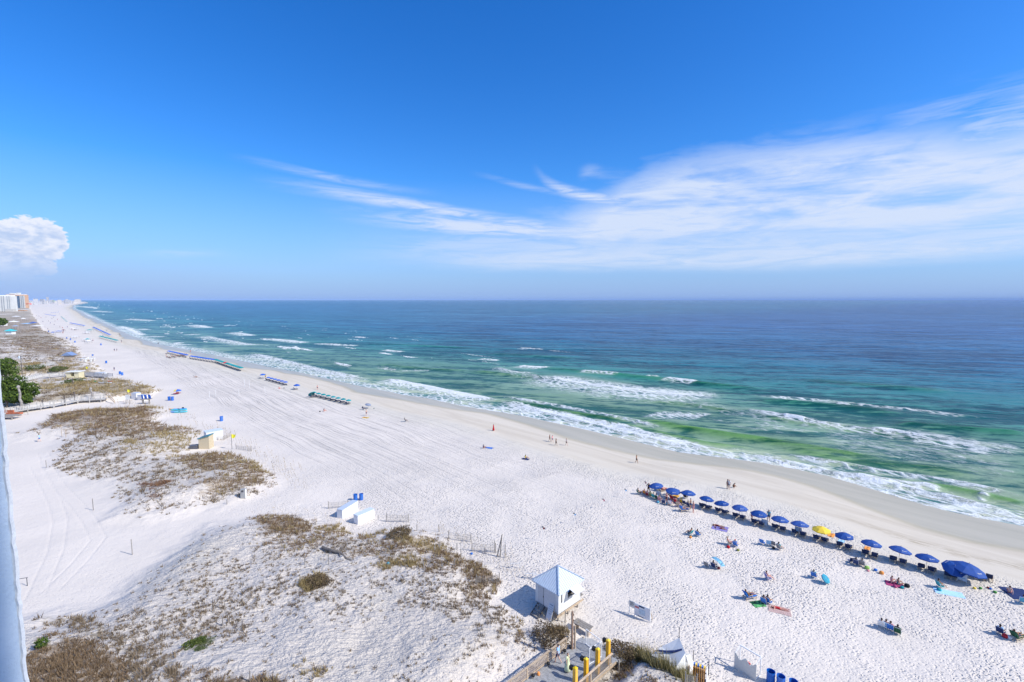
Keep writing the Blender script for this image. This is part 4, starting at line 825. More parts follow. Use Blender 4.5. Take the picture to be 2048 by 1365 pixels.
def get_pose(kind):
    if kind in PB: return PB[kind]
    J = pose(kind); V, F, Nn, E = body_mesh(J, kind)
    head = J['head2']; up = (J['head3']-J['head1']).normalized()
    side = (J['shoR']-J['shoL']).normalized(); front = up.cross(side).normalized()
    if kind not in ('lie',) and front.y < -.1: front = -front
    if kind == 'lie': front = Vector((0, 0, 1))
    cls = []
    for f in F:
        c = sum((V[i] for i in f), Vector())/len(f); best = min(((seg_d(c, J[a], J[b])+((a, b),)) for a, b in E), key=lambda q: q[0]); cls.append((best[2], best[1], c))
    def shell(test, off):
        m = MB(); mp = {}; fs = []
        for f, (e, t_, c) in zip(F, cls):
            if test(e, t_, c):
                for i in f:
                    if i not in mp: mp[i] = len(mp)
                fs.append(tuple(mp[i] for i in f))
        m.v = [tuple(V[i]+Nn[i]*off) for i in mp]; m.f = fs; return m
    torso = {('pelvis', 'waist'), ('waist', 'chest')}
    def low(e): return e[0] == 'pelvis' and e[1][:3] == 'hip'
    parts = {'shirt': shell(lambda e, t_, c: e in torso or e[0] == 'chest' and not (e[1] == 'neck' and t_ > .5) or (e[0][:3] == 'sho' and t_ < .62) or low(e) and t_ < .3, .018),
             'trunks': shell(lambda e, t_, c: low(e) or (e == ('pelvis', 'waist') and t_ < .35) or (e[0][:3] == 'hip' and t_ < .60), .016),
             'swimsuit': shell(lambda e, t_, c: e in torso or low(e) or (e[0][:3] == 'hip' and t_ < .10) or (e == ('chest', 'neck') and t_ < .1), .010),
             'top': shell(lambda e, t_, c: e == ('waist', 'chest') and t_ > .55, .012), 'briefs': shell(lambda e, t_, c: low(e) or (e[0][:3] == 'hip' and t_ < .1), .012),
             'hair': shell(lambda e, t_, c: e[0][:4] == 'head' and ((c-head).normalized().dot(front) < .25 or (c-head).normalized().dot(up) > .72) and not (c-J['head1']).dot(up) < -.0, .016),
             'hat': shell(lambda e, t_, c: e[0][:4] == 'head' and (c-head).dot(up) > .015, .028)}
    body = MB(); body.v = [tuple(x) for x in V]; body.f = F
    # nose, ears, fingers
    body.tube(head+front*.065, head-up*.03+front*.105, .010, .014, 5); 
    for s_ in (-1, 1): body.tube(head+side*s_*.070-up*.005, head+side*s_*.096, .022, .016, 6)
    for s_ in 'LR':
        a, b = J['wri'+s_], J['pal'+s_]; d = (b-a).normalized(); sd = d.cross(Vector((0, 0, 1)) if abs(d.z) < .8 else Vector((1, 0, 0))).normalized(); pn = d.cross(sd)
        for k, (o_, L) in enumerate(((-.024, .060), (-.008, .072), (.008, .068), (.023, .052))):
            r0 = b+d*.012+sd*o_; r1 = r0+d*L*.55; r2 = r1+(d*.8-pn*.5).normalized()*L*.5; body.tube(r0, r1, .0085, .008, 5); body.tube(r1, r2, .008, .006, 5)
        r0 = a.lerp(b, .55)-sd*.022; r1 = r0+(d*.6-sd).normalized()*.035; body.tube(r0, r1, .010, .009, 5); body.tube(r1, r1+(d-sd*.3).normalized()*.03, .009, .007, 5)
    eyes = MB()
    for s_ in (-1, 1): e = head+side*s_*.030+up*.012+front*.082; eyes.box(e, (.018, .012, .012))
    mouth = MB(); mouth.box(head-up*.062+front*.078, (.045, .012, .010))
    if kind in ('stand', 'walk', 'look', 'hips'):
        sk = MB(); sk.lathe([(.145, 1.30), (.155, 1.12), (.15, 1.0), (.21, .75), (.26, .45), (.31, .16), (.29, .15)], 14, (0, 0, 0)); parts['dress'] = sk
    parts['brim'] = MB(); q = up.to_track_quat('Z', 'Y'); n = 12
    parts['brim'].v = [tuple(head+up*.03+q @ Vector((r*math.cos(2*math.pi*i/n), r*math.sin(2*math.pi*i/n), z))) for r, z in ((.08, .012), (.19, -.01)) for i in range(n)]; parts['brim'].f = [(i, (i+1) % n, n+(i+1) % n, n+i) for i in range(n)]
    def msh(mb, nm):
        me = bpy.data.meshes.new(nm); me.from_pydata(mb.v, [], mb.f); me.update(); me.polygons.foreach_set('use_smooth', [True]*len(me.polygons)); return me
    PB[kind] = {'body': msh(body, 'body'), 'eyes': msh(eyes, 'eyes'), 'mouth': msh(mouth, 'mouth'), **{k: msh(v, k) for k, v in parts.items()}}
    for me in PB[kind].values(): me.materials.append(WHITE)
    return PB[kind]
SKIN = {'l': pm('fair_skin', (.62, .38, .28), .6, .06), 't': pm('tanned_skin', (.42, .22, .13), .6, .06), 'd': pm('brown_skin', (.20, .10, .06), .6, .06), 'r': pm('sunburnt_skin', (.62, .30, .23), .6, .06)}
CLR = {'white': (.75, .75, .75), 'black': (.015, .015, .02), 'navy': (.02, .04, .14), 'blue': (.02, .16, .55), 'red': (.55, .02, .03), 'pink': (.72, .28, .30), 'teal': (.02, .33, .36), 'grey': (.25, .25, .27), 'brown': (.06, .03, .015), 'blond': (.45, .30, .12),
       'yellow': (.75, .55, .05), 'green': (.08, .30, .06), 'lime': (.28, .50, .10), 'palegreen': (.68, .74, .45), 'cyan': (.07, .34, .48), 'skyblue': (.35, .60, .85), 'orange': (.75, .28, .05), 'purple': (.25, .22, .50), 'magenta': (.42, .06, .17), 'olive': (.25, .27, .07), 'tan': (.55, .42, .28), 'darkgreen': (.02, .10, .05), 'maroon': (.2, .02, .03)}
def cm(c): return pm(c+'_cloth', CLR[c], .8, .12, 10)
def person(p, kind, rz, skin, outfit, hair, label, sc=1.0, group=None, z=None, face=True):
    pb = get_pose(kind); loc = Vector(p) if z is None else Vector((p[0], p[1], z))
    def part(me, mat, nm, par):
        o = bpy.data.objects.new(nm, me); COL.objects.link(o); o.material_slots[0].link = 'OBJECT'; o.material_slots[0].material = mat
        if par: o.parent = par
        return o
    r = part(pb['body'], SKIN[skin], 'person', None); r.location = loc; r.rotation_euler = (0, 0, rz); r.scale = (sc, sc, sc)
    r['label'] = label; r['category'] = 'person'
    if group: r['group'] = group
    if face: part(pb['eyes'], BLACK, 'eyes', r); part(pb['mouth'], cm('maroon'), 'mouth', r)
    part(pb['hair'], cm(hair), 'hair', r)
    for k, c in outfit.items():
        part(pb[k], cm(c), {'trunks': 'shorts', 'brim': 'hat_brim', 'hat': 'hat'}.get(k, k), r)
    return r
# people on foot (feet in the photograph)
D2 = RN+math.pi/2
for px, py, kd, rz, sk, of, hr, lb, sc in [
    (987, 862, 'stand', 1.2, 't', {'shirt': 'red', 'dress': 'red'}, 'brown', 'woman in a long red dress standing alone on the damp sand', 1.0),
    (1099.4, 883.4, 'walk', D2-3.1, 't', {'swimsuit': 'black'}, 'brown', 'woman in dark swimwear walking at the left of the shore group', 1.),
    (1104.6, 885, 'walk', D2-3.1, 'l', {'shirt': 'pink', 'trunks': 'navy'}, 'brown', 'man in pink shirt and dark shorts walking beside the woman in dark swimwear', 1.02),
    (1112, 891.6, 'walk', D2-3.1, 'd', {'trunks': 'black'}, 'black', 'bare chested man in black shorts walking behind the pink shirt', 1.),
    (1132.8, 891.6, 'walk', D2-3.1, 'l', {'shirt': 'grey', 'trunks': 'black'}, 'brown', 'woman in grey top walking alone behind the group of three', 1.),
    (1273, 926.8, 'walk', D2-3.1, 't', {'top': 'black', 'trunks': 'black'}, 'brown', 'person in black swimwear striding along the wet sand', 1.05),
    (1455, 978, 'stand', .4, 'd', {'swimsuit': 'maroon'}, 'brown', 'dark haired woman standing close behind the man in the white shirt', 1.02),
    (1458, 979, 'stand', 2.6, 'l', {'shirt': 'white', 'trunks': 'grey'}, 'grey', 'man in white shirt and grey shorts standing at the waterside with two others', 1.04),
    (1467, 976, 'crouch', -1.8, 't', {'trunks': 'brown'}, 'brown', 'person crouching on the damp sand beside the man in the white shirt', 1.),
    (733, 832, 'stand', 1.0, 'l', {'trunks': 'navy'}, 'brown', 'bare chested man in navy shorts standing over a yellow towel', 1.05),
    (1296.9, 986.5, 'hips', 2.9, 't', {'shirt': 'black', 'trunks': 'black'}, 'black', 'man in black with hands on hips left of the first umbrella', 1.05),
    (1332.8, 1006, 'stand', 2.0, 'r', {'trunks': 'black', 'top': 'red'}, 'brown', 'person in red top and black shorts standing amid the row of sitters', 1.02),
    (1381, 1018.5, 'look', 1.0, 't', {'trunks': 'navy'}, 'grey', 'tanned man in navy shorts standing at the right end of the sitters', 1.05),
    (1386.5, 1025.5, 'stand', 1.6, 'r', {'trunks': 'pink'}, 'grey', 'tall bare chested man in pale pink shorts at the right end of the sitters', 1.1),
    (1537, 1043.5, 'stand', 2.4, 't', {'shirt': 'cyan', 'trunks': 'navy'}, 'brown', 'man in turquoise shirt standing between two navy umbrellas', 1.06),
    (1504, 1041, 'bend', -1.2, 'l', {'shirt': 'pink', 'trunks': 'pink'}, 'brown', 'woman in pink bending forward under the seventh umbrella', 1.),
    (79, 884, 'walk', 1.5, 'l', {'shirt': 'skyblue', 'trunks': 'blue'}, 'brown', 'person in light blue walking up the sand path at left', 1.05),
    (228.8, 703, 'walk', .8, 't', {'shirt': 'navy', 'trunks': 'black'}, 'brown', 'left one of two dark figures walking on the far beach', 1.05),
    (233.8, 703, 'walk', .8, 't', {'shirt': 'grey', 'trunks': 'navy'}, 'brown', 'right one of two dark figures walking on the far beach', 1.05),
    (381, 705.5, 'walk', .5, 'r', {'trunks': 'red'}, 'brown', 'person in red walking on the shore beyond the blue row', 1.05),
    (332.5, 712, 'stand', .8, 't', {'shirt': 'navy'}, 'brown', 'person standing left of the crowd of sitters', 1.05),
    (635, 780, 'stand', .8, 'r', {'trunks': 'navy'}, 'brown', 'person standing behind the left end of the teal row', 1.05),
    (531, 757, 'stand', .8, 't', {'shirt': 'yellow', 'trunks': 'black'}, 'brown', 'person in yellow standing beside the lone blue umbrella', 1.05),
    (228.6, 742, 'walk', .8, 't', {'shirt': 'navy', 'trunks': 'navy'}, 'brown', 'person in navy walking near the two blue barrels', 1.05),
    (1345, 990, 'look', 2.2, 'l', {'trunks': 'red'}, 'brown', 'child in red beside the striped towel chair', .7)]:
    person(at(px, py), kd, rz, sk, of, hr, lb, sc)
# people and chairs together: (px, py, chair cloth or None, pose, turn, skin, outfit, hair, words for the person, words for the chair)
SE = RN
combo = [
 (1278, 989, 'darkgreen', 'sit', SE-.4, 't', {'trunks': 'black'}, 'black', 'bare chested man leaning forward at the left end of the sitters', 'dark green chair at the left end of the sitters'),
 (1290, 990, 'orange', 'sit', SE, 'r', {'swimsuit': 'orange'}, 'blond', 'second sitter from the left in orange swimwear', 'orange chair second from the left among the sitters'),
 (1295.5, 993.5, 'maroon', 'sit', SE, 'r', {'swimsuit': 'red'}, 'brown', 'third sitter from the left in red', 'dark red chair third from the left among the sitters'),
 (1302, 994.5, 'olive', 'sit', SE, 't', {'shirt': 'olive', 'trunks': 'tan'}, 'brown', 'fourth sitter from the left in olive shirt', 'olive chair fourth from the left among the sitters'),
 (1308, 997.5, 'teal', 'sit', SE, 'l', {'swimsuit': 'teal'}, 'brown', 'fifth sitter from the left in teal', 'teal chair fifth from the left among the sitters'),
 (1314, 1000, 'darkgreen', 'sit', SE, 'r', {'shirt': 'white', 'trunks': 'pink'}, 'brown', 'sixth sitter from the left in white shirt', 'dark green chair sixth from the left among the sitters'),
 (1320, 1003.5, 'pink', 'sit', SE, 'l', {'swimsuit': 'magenta'}, 'blond', 'seventh sitter from the left in magenta', 'pink chair seventh from the left among the sitters'),
 (1326.5, 1008.5, 'navy', None, SE+.5, '', {}, '', '', 'empty navy chair in the middle of the sitters'),
 (1334, 1010, 'pink', 'ground', SE, 'l', {'swimsuit': 'cyan'}, 'brown', 'person sitting on the sand in cyan amid the sitters', None),
 (1341, 1011, 'white', 'sit', SE, 'l', {'shirt': 'purple', 'trunks': 'red'}, 'brown', 'sitter in purple shirt in a white chair', 'white chair under the purple shirted sitter'),
 (1345.4, 1001.5, 'red', 'lounge', SE-.2, 'r', {'swimsuit': 'red'}, 'brown', 'person in red stretched out behind the main line of sitters', 'red lounger behind the main line of sitters'),
 (1352, 1007, 'red', 'sit', SE, 'l', {'swimsuit': 'pink'}, 'brown', 'sitter in pink right of the person in red', 'red chair right of the red lounger'),
 (1357, 1014, 'tan', 'sit', SE, 'r', {'trunks': 'maroon'}, 'brown', 'bare chested sitter near the front right of the sitters', 'tan chair near the front right of the sitters'),
 (1364, 1008, 'yellow', 'sit', SE, 'l', {'shirt': 'palegreen', 'hat': 'yellow', 'brim': 'yellow'}, 'brown', 'sitter in a yellow sun hat', 'yellow chair beneath the sitter with the sun hat'),
 (1369.5, 1010.5, 'navy', None, SE, '', {}, '', '', 'empty navy chair right of the sitter with the sun hat'),
 (1377, 1014.5, 'navy', 'sit', SE, 't', {'trunks': 'black'}, 'black', 'dark haired sitter beside the two standing men', 'navy chair beside the two standing men'),
 (1366, 1023, 'blue', 'lounge', SE-.5, 'l', {'shirt': 'blue', 'trunks': 'maroon'}, 'grey', 'person in blue lying back at the front edge of the sitters', 'blue lounger at the front edge of the sitters'),
 (1315, 981, 'navy', 'sit', SE, 't', {'swimsuit': 'black'}, 'brown', 'woman sitting under the first umbrella', 'navy chair under the first umbrella'),
 (1325, 983, 'maroon', 'lounge', SE-.4, 'r', {'swimsuit': 'maroon'}, 'brown', 'woman lying on a lounger right below the first umbrella', 'dark red lounger right below the first umbrella'),
 (1339, 990, 'black', 'sit', SE, 'd', {'shirt': 'black'}, 'black', 'person in black shaded by the second umbrella', 'black chair under the second umbrella'),
 (1371, 997, 'black', None, SE, '', {}, '', '', 'black chair under the third umbrella'),
 (1380, 1070, 'teal', 'sit', .6, 't', {'swimsuit': 'teal'}, 'brown', 'woman in teal sitting beside a pointed teal towel', 'teal chair with a pointed towel on the open sand'),
 (1396, 1073, 'blue', 'sit', SE, 'd', {'trunks': 'navy'}, 'brown', 'person in the blue chair right of the woman in teal', 'blue chair right of the teal one'),
 (1458, 1090, 'tan', 'sit', SE-.9, 'r', {'swimsuit': 'brown', 'hat': 'tan', 'brim': 'tan'}, 'brown', 'tanned woman with straw hat sitting with bare legs stretched right', 'tan chair of the woman with the straw hat'),
 (1471, 1094, 'blue', 'sit', SE, 'l', {'shirt': 'blue', 'hat': 'red'}, 'brown', 'person in blue with a red cap right of the straw hat', 'bright blue chair right of the straw hat woman'),
 (1524.5, 1089, 'blue', None, SE, '', {}, '', '', 'empty blue chair at the left of the folded chairs group'),
 (1537, 1091, 'skyblue', None, SE+.3, '', {}, '', '', 'light blue chair second in the folded chairs group'),
 (1547, 1093, 'grey', None, SE, '', {}, '', '', 'grey chair third in the folded chairs group'),
 (1559, 1100, 'grey', 'sit', SE-.3, 't', {'shirt': 'teal', 'hat': 'black'}, 'black', 'person in teal with dark cap at the right of the chairs group', 'grey chair under the person with dark cap'),
 (1414, 1135, 'grey', None, SE, '', {}, '', '', 'grey chair left of the cyan towel canopy'),
 (1428, 1137, 'navy', 'sit', SE, 'd', {'trunks': 'maroon'}, 'black', 'dark haired man sitting in front of the cyan towel', 'navy chair in front of the cyan towel'),
 (1536, 1160, 'purple', 'sit', SE-.6, 'r', {'top': 'cyan', 'briefs': 'cyan'}, 'brown', 'lone woman in cyan bikini reading with legs stretched right', 'grey purple chair of the lone reading woman'),
 (1628, 1156, 'blue', 'sit', SE, 'l', {'shirt': 'teal', 'trunks': 'teal'}, 'black', 'dark haired person in teal beside the cyan umbrella', 'blue chair beside the small cyan umbrella'),
 (1497, 1198, 'blue', 'lounge', SE-.5, 't', {'trunks': 'black'}, 'brown', 'tanned man reclining in a blue chair with raised knees', 'blue lounger of the tanned reclining man'),
 (1528, 1208, 'blue', 'sit', SE, 't', {'trunks': 'blue'}, 'brown', 'left sitter of the pair in round blue chairs', 'left chair of the pair of blue chairs by the striped towel'),
 (1537, 1208, 'blue', 'sit', SE-.2, 't', {'trunks': 'navy'}, 'black', 'right sitter of the pair in round blue chairs', 'right chair of the pair of blue chairs by the striped towel'),
 (1701.5, 1126, 'navy', None, SE+.6, '', {}, '', '', 'leftmost navy chair of the trio above the lime bag'),
 (1712, 1131, 'navy', 'sit', SE, 'd', {'shirt': 'navy'}, 'black', 'person in navy beside the lime bag group', 'middle navy chair of the trio above the lime bag'),
 (1724, 1133, 'grey', 'sit', SE, 'd', {'shirt': 'grey'}, 'black', 'person in grey just left of the lime bag', 'grey chair just left of the lime bag'),
 (1880, 1176, 'teal', 'sit', SE-.7, 't', {'swimsuit': 'teal'}, 'black', 'dark haired woman leaning back beside the light blue towel', 'teal chair beside the light blue towel'),
 (1763, 1256, 'white', 'sit', SE, 'l', {'shirt': 'white', 'trunks': 'navy'}, 'black', 'leftmost of four sitters at lower right, dark hair', 'white chair at the left of the four sitters'),
 (1772, 1258, 'skyblue', 'sit', SE, 'r', {'trunks': 'skyblue'}, 'brown', 'second of four sitters at lower right, bare shoulders', 'light blue chair second of the four sitters'),
 (1781, 1262, 'blue', 'sit', SE, 'l', {'shirt': 'pink'}, 'brown', 'third of four sitters at lower right in pink', 'blue chair third of the four sitters'),
 (1795, 1269, 'darkgreen', 'sit', SE, 'd', {'shirt': 'darkgreen'}, 'black', 'rightmost of four sitters at lower right in dark green', 'dark green chair at the right of the four sitters'),
 (2001, 1269, 'navy', 'sit', SE-.3, 'd', {'shirt': 'skyblue', 'trunks': 'navy'}, 'black', 'dark haired person in pale blue shirt at the lower right edge', 'navy chair left of the red bag at lower right'),
 (2033, 1280, 'darkgreen', 'lounge', SE-.5, 't', {'trunks': 'navy'}, 'brown', 'tanned person lying in a green lounger at the right edge', 'green lounger at the right edge of the picture'),
 (2046, 1208, 'cyan', 'sit', SE, 'l', {'shirt': 'blue'}, 'brown', 'person cut by the right edge in a cyan chair', 'cyan chair cut by the right edge'),
 (727, 820, 'navy', 'sit', SE, 'd', {'shirt': 'navy'}, 'black', 'person in navy sitting beside the small grey umbrella', 'navy chair beside the small grey umbrella'),
 (811, 844, 'grey', 'sit', SE-.4, 'd', {'shirt': 'black', 'trunks': 'grey'}, 'black', 'person in black sitting alone on the mid beach', 'grey chair alone on the mid beach'),
 (354, 787, 'black', 'ground', SE-.4, 'd', {'trunks': 'red'}, 'black', 'person sitting under the yellow and blue umbrella', None),
 (967, 897, None, 'ground', SE-.3, 't', {'shirt': 'navy'}, 'brown', 'person in navy sitting left of the blue towel on the mid beach', None),
 (1051, 918, None, 'ground', SE-.3, 't', {'shirt': 'yellow', 'trunks': 'navy'}, 'brown', 'person in yellow sitting on a towel on the mid beach', None),
 (648, 823, None, 'ground', SE, 'r', {'shirt': 'maroon'}, 'brown', 'person in dark red sitting with a black bag below the teal row', None),
 (558, 778, None, 'ground', SE, 'r', {'trunks': 'red'}, 'brown', 'person sitting on the sand near the lone blue umbrella', None),
 (388, 755, None, 'ground', SE, 't', {'shirt': 'white', 'trunks': 'grey'}, 'brown', 'left of the two sitting alone on the wide raked sand', None),
 (392, 755.5, None, 'ground', SE, 't', {'trunks': 'black'}, 'brown', 'right of the two sitting alone on the wide raked sand', None),
 (730, 836, None, 'lie', SE-1.2, 'r', {'swimsuit': 'orange'}, 'blond', 'woman lying on the yellow towel at the feet of the standing man', None),
 (1436, 1053, None, 'lie', SE-1.3, 't', {'swimsuit': 'maroon'}, 'brown', 'upper of two people lying near the purple blanket', None),
 (1440, 1058, None, 'lie', SE-1.3, 't', {'shirt': 'purple', 'trunks': 'maroon'}, 'brown', 'lower of two people lying on the purple blanket', None),
 (1783, 1166, None, 'ground', SE-.8, 'r', {'swimsuit': 'pink'}, 'brown', 'woman in pink sitting at the left of the magenta towel', None),
 (1796, 1170, None, 'ground', SE-.8, 't', {'swimsuit': 'teal'}, 'black', 'woman in teal sitting at the right of the magenta towel', None),
 (1558, 1219, None, 'lie', SE-1.2, 'r', {'swimsuit': 'red'}, 'black', 'person in red lying on the pale pink towel', None),
 (2019, 1187, None, 'ground', SE, 'l', {'trunks': 'pink'}, 'brown', 'person sitting beside the dark blue sheet near the right edge', None),
 (1395, 1089, None, None, 0, '', {}, '', '', None)]
LP = {}
for px, py, ch, kd, rz, sk, of, hr, wp, wc in combo:
    p = at(px, py)
    if ch and wc:
        if kd == 'lounge':
            o = dup(L_NAVY, p, rz, wc, None, 1.0, {'seat_cushion': cm(ch), 'back_cushion': cm(ch)})
        else: o = dup(CH, p, rz, wc, None, 1.0, {'seat': cm(ch), 'backrest': cm(ch)})
    if kd: person(p, kd, rz, sk, of, hr, wp)
DW = ['left of the wide blue canopy', 'beside the wide blue canopy', 'above the far dark canopy', 'right above the far dark canopy', 'standing at the dark canopy', 'left under the farthest hazy row', 'second left under the farthest hazy row', 'at the inland edge before the farthest row', 'close to the far scrub edge', 'alone at the far scrub edge', 'farther back at the far scrub edge', 'just under the farthest hazy row', 'near the orange kite side of the beach', 'deepest in the distance on the left',
  'on the open sand before the far bend', 'second on the open sand before the far bend', 'between the far trio and the blue row', 'above the middle canopy of the far trio', 'above the left canopy of the far trio', 'under the turquoise row', 'walking right of the turquoise row', 'on the shore right of the turquoise row', 'on the sand below the farthest row', 'below the left end of the farthest row', 'above the wide blue canopy', 'by the inland edge of the far sand',
  'left of the long blue row', 'at the foot of the long blue row', 'right of the dark canopy', 'beyond the farthest hazy row', 'near the pale teal row', 'at the right end of the pale teal row', 'at the waterline by the turquoise row', 'below the teal canopy group']
# the crowd of sitters by the blue row and people seen small in the distance
for i in range(14):
    px = 334+i*3.1; py = 716-i*.45+(i % 3)*1.3
    person(at(px, py), 'sit', SE, 'rtd'[i % 3], {'trunks': ['navy', 'black', 'red', 'grey'][i % 4]}, 'brown', '%s small sitter from the left in the crowd by the blue row' % ORD[i], 1.25, 'sitters in the crowd below the far blue row', face=False)
    dup(L_FAR, at(px, py), SE, 'dark chair of the %s sitter in the crowd by the blue row' % ORD[i], 'chairs in the crowd below the far blue row', 1.15)
for i, (px, py) in enumerate([(95.7, 659), (98, 664), (120, 656), (125, 656.5), (127, 664), (104, 639), (97, 643), (92, 636), (82, 637), (74, 639), (78, 634), (107, 636), (73, 632), (66, 630), (101, 648), (109, 650), (150, 662), (153.5, 660), (144, 659), (206, 675), (243, 686), (317, 688), (110, 644), (115, 641), (135, 655), (86, 645),
      (170, 668), (213, 662), (126, 668), (88, 628), (119, 629), (132, 633), (240, 672), (186, 682)]):
    person(at(px, py), 'stand' if i % 3 else 'ground', random.uniform(0, 6), 'td'[i % 2], {'shirt': ['navy', 'black', 'grey', 'red', 'blue'][i % 5], 'trunks': 'navy'}, 'black', 'tiny distant figure in %s, %s' % (['navy', 'black', 'grey', 'red', 'blue'][i % 5], DW[i]), 1.3, 'tiny figures on the distant beach', face=False)
# ------------------------------------------------------------------ hut with the metal hip roof
def build_hut():
    W, L, FH = 3.5, 3.7, .85                                      # local x: along shore to the right, local y: seaward
    p = snp(HUT[1], HUT[0]); p.z = BZ+.05
    t = thing('beach_hut', 'white wooden hut with pale ribbed metal roof beside the near dune', 'hut', p, RN); t.scale = (.94, .94, .97)
    hx, hy, z0, z1 = 1.65, 1.85, FH, FH+2.45
    wl_ = MB(); th = .06; ox0, ox1 = -.15, .85                     # serving opening in the right wall (+x), y range
    wl_.box((0, -hy, (z0+z1)/2), (2*hx, th, z1-z0)); wl_.box((0, hy, (z0+z1)/2), (2*hx, th, z1-z0)); wl_.box((-hx, 0, (z0+z1)/2), (th, 2*hy-th-.002, z1-z0))
    oy0, oy1, oz0, oz1 = -.3, 1.0, z0+1.15, z1-.2
    wl_.box((hx, 0, (z0+oz0)/2), (th, 2*hy-th-.002, oz0-z0)); wl_.box((hx, 0, (oz1+z1)/2), (th, 2*hy-th-.002, z1-oz1))
    wl_.box((hx, (-hy+oy0)/2+th/4, (oz0+oz1)/2), (th, oy0+hy-th/2, oz1-oz0)); wl_.box((hx, (hy+oy1)/2-th/4, (oz0+oz1)/2), (th, hy-oy1-th/2, oz1-oz0))
    sm_ = MB()
    for k in range(1, 6): sm_.box((-hx+k*.55, -hy-.032, (z0+z1)/2), (.018, .01, z1-z0)); 
    for k in range(1, 7):
        y_ = -hy+k*.53
        if y_ < oy0 or y_ > oy1: sm_.box((hx+.032, y_, (z0+z1)/2), (.01, .018, z1-z0))
        else: sm_.box((hx+.032, y_, (z0+oz0)/2), (.01, .018, oz0-z0))
    sm_.build('board_joints', pm('joint_grey', (.42, .42, .42), .8), t); wl_.build('wall', pm('white_boards', (.80, .80, .79), .6, .05, 5), t)
    MB().box((0, 0, z0-.06), (2*hx+.1, 2*hy+.1, .1)).build('floor', WOODGREY, t)
    sk = MB(); sk.box((hx+.08, .15, z0-.20), (.05, 2*hy+.9, .22)); sk.build('skirt_board', WOODTAN, t)
    for x in (-1.5, 0, 1.5):
        for y in (-1.7, 0, 1.7): MB().box((x, y, .3), (.14, .14, 1.0)).build('post', WOODGREY, t)
    # roof: four ribbed slopes
    e, ez, az = .38, z1-.08, z1+1.62; X, Y = hx+e, hy+e; az -= .12; apex = Vector((0, 0, az))
    rf = MB(); cs = [Vector((-X, -Y, ez)), Vector((X, -Y, ez)), Vector((X, Y, ez)), Vector((-X, Y, ez))]
    rf.add(cs+[apex]+[c-Vector((0, 0, .10)) for c in cs], [(0, 1, 4), (1, 2, 4), (2, 3, 4), (3, 0, 4), (0, 5, 6, 1), (1, 6, 7, 2), (2, 7, 8, 3), (3, 8, 5, 0), (5, 8, 7, 6)])
    rm = pm('pale_metal_roof', (.52, .59, .66), .45, .05, 2, 0, .6); ro = rf.build('roof', rm, t)
    rb = MB()
    for k in range(4):
        a, b = cs[k], cs[(k+1) % 4]; n_ = 15; mid = (a+b)/2; L_ = (b-a).length
        for i in range(1, n_):
            f = i/n_; q = a.lerp(b, f); g = 1-abs(2*f-1); top = q+(apex-mid)*g
            up = Vector((0, 0, .02)); rb.bar(q+up, top+up, .03, .03)
    rb.build('roof_ribs', rm, ro)
    hp = MB()
    for c in cs: hp.bar(c+Vector((0, 0, .05)), apex+Vector((0, 0, .05)), .16, .04)
    hp.build('ridge_cap', pm('ridge_metal', (.40, .47, .56), .4), ro)
    # double door on the landward wall (-y)
    for x0, x1 in ((-1.35, -.46), (-.44, 1.2)):
        d = MB(); d.box(((x0+x1)/2, -hy-.045, z0+1.12), (x1-x0-.02, .04, 2.16)); dd = d.build('door', pm('door_white', (.66, .65, .65), .6, .05), t)
        if x0 < -1: MB().box((-.50, -hy-.085, z0+1.0), (.05, .05, .16)).build('latch', BLACK, dd); MB().box((-.45, -hy-.055, z0+1.12), (.03, .06, 2.16)).build('seam', GREYD, dd)
    for x in (-hx, hx): MB().box((x, -hy-.04, (z0+z1)/2), (.10, .05, z1-z0)).build('corner_trim', WHITE, t)
    MB().box((hx+.045, hy-.05, (z0+z1)/2), (.05, .10, z1-z0)).build('corner_trim', WHITE, t)
    MB().box((hx+.05, -1.35, z0+1.55), (.03, .14, .95)).build('vent_slot', GREYD, t)
    # awning flap over the serving opening, held up and out
    aw = MB(); aw.box((hx+.66, .35, oz1-.02), (1.35, 1.5, .05), 0, 0, R(14)); aw.build('awning_flap', WHITE, t)
    MB().bar((hx+.04, -.28, oz0+.05), (hx+1.1, -.25, oz1-.16), .03).bar((hx+.04, .98, oz0+.05), (hx+1.1, .95, oz1-.16), .03).build('flap_prop', WHITE, t)
    MB().box((hx-.1, .35, oz0-.02), (.35, 1.36, .04)).build('counter', WOODGREY, t)
    MB().box((hx-.9, .35, oz0+.2), (.5, .9, .5)).build('stored_boxes', cm('blue'), t)
    MB().box((0, hy+.65, z0-.08), (2.6, 1.1, .06)).build('deck', WOODGREY, t)
    # steps
    st = MB()
    for i in range(4): st.box((-.75, -hy-.28-.30*i, z0-.12-.2*i), (1.05, .27, .05))
    stp = st.build('steps', WOODGREY, t)
    b = MB()
    for x in (-1.28, -.22): b.bar((x, -hy-.12, z0-.05), (x, -hy-1.35, .0), .05, .2)
    b.build('stringer', GREYD, stp)
    # sign board leaning on the hut: a thing of its own
    c = p+Matrix.Rotation(RN, 3, 'Z') @ Vector((.72, (-hy-.62)*.95, .05))
    s_ = thing('sign_board', 'white notice board leaning against the hut beside its steps', 'sign', c, RN)
    M = MB(); M.box((0, .27, .78), (.68, .04, 1.62), 0, R(-20)); M.build('panel', WHITE, s_)
    tx = MB()
    for w, z in [(.44, 1.42), (.5, 1.2), (.42, 1.02), (.48, .84), (.36, .62)]:
        y = .27+(z-.78)*math.tan(R(20))-.028/math.cos(R(20))
        x = -w/2
        while x < w/2:
            l = random.uniform(.03, .09); tx.box((x+l/2, y, z), (l, .008, .055 if z > 1.4 else .022), 0, R(-20)); x += l+.025
    tx.build('lettering', GREYD, s_)
build_hut()
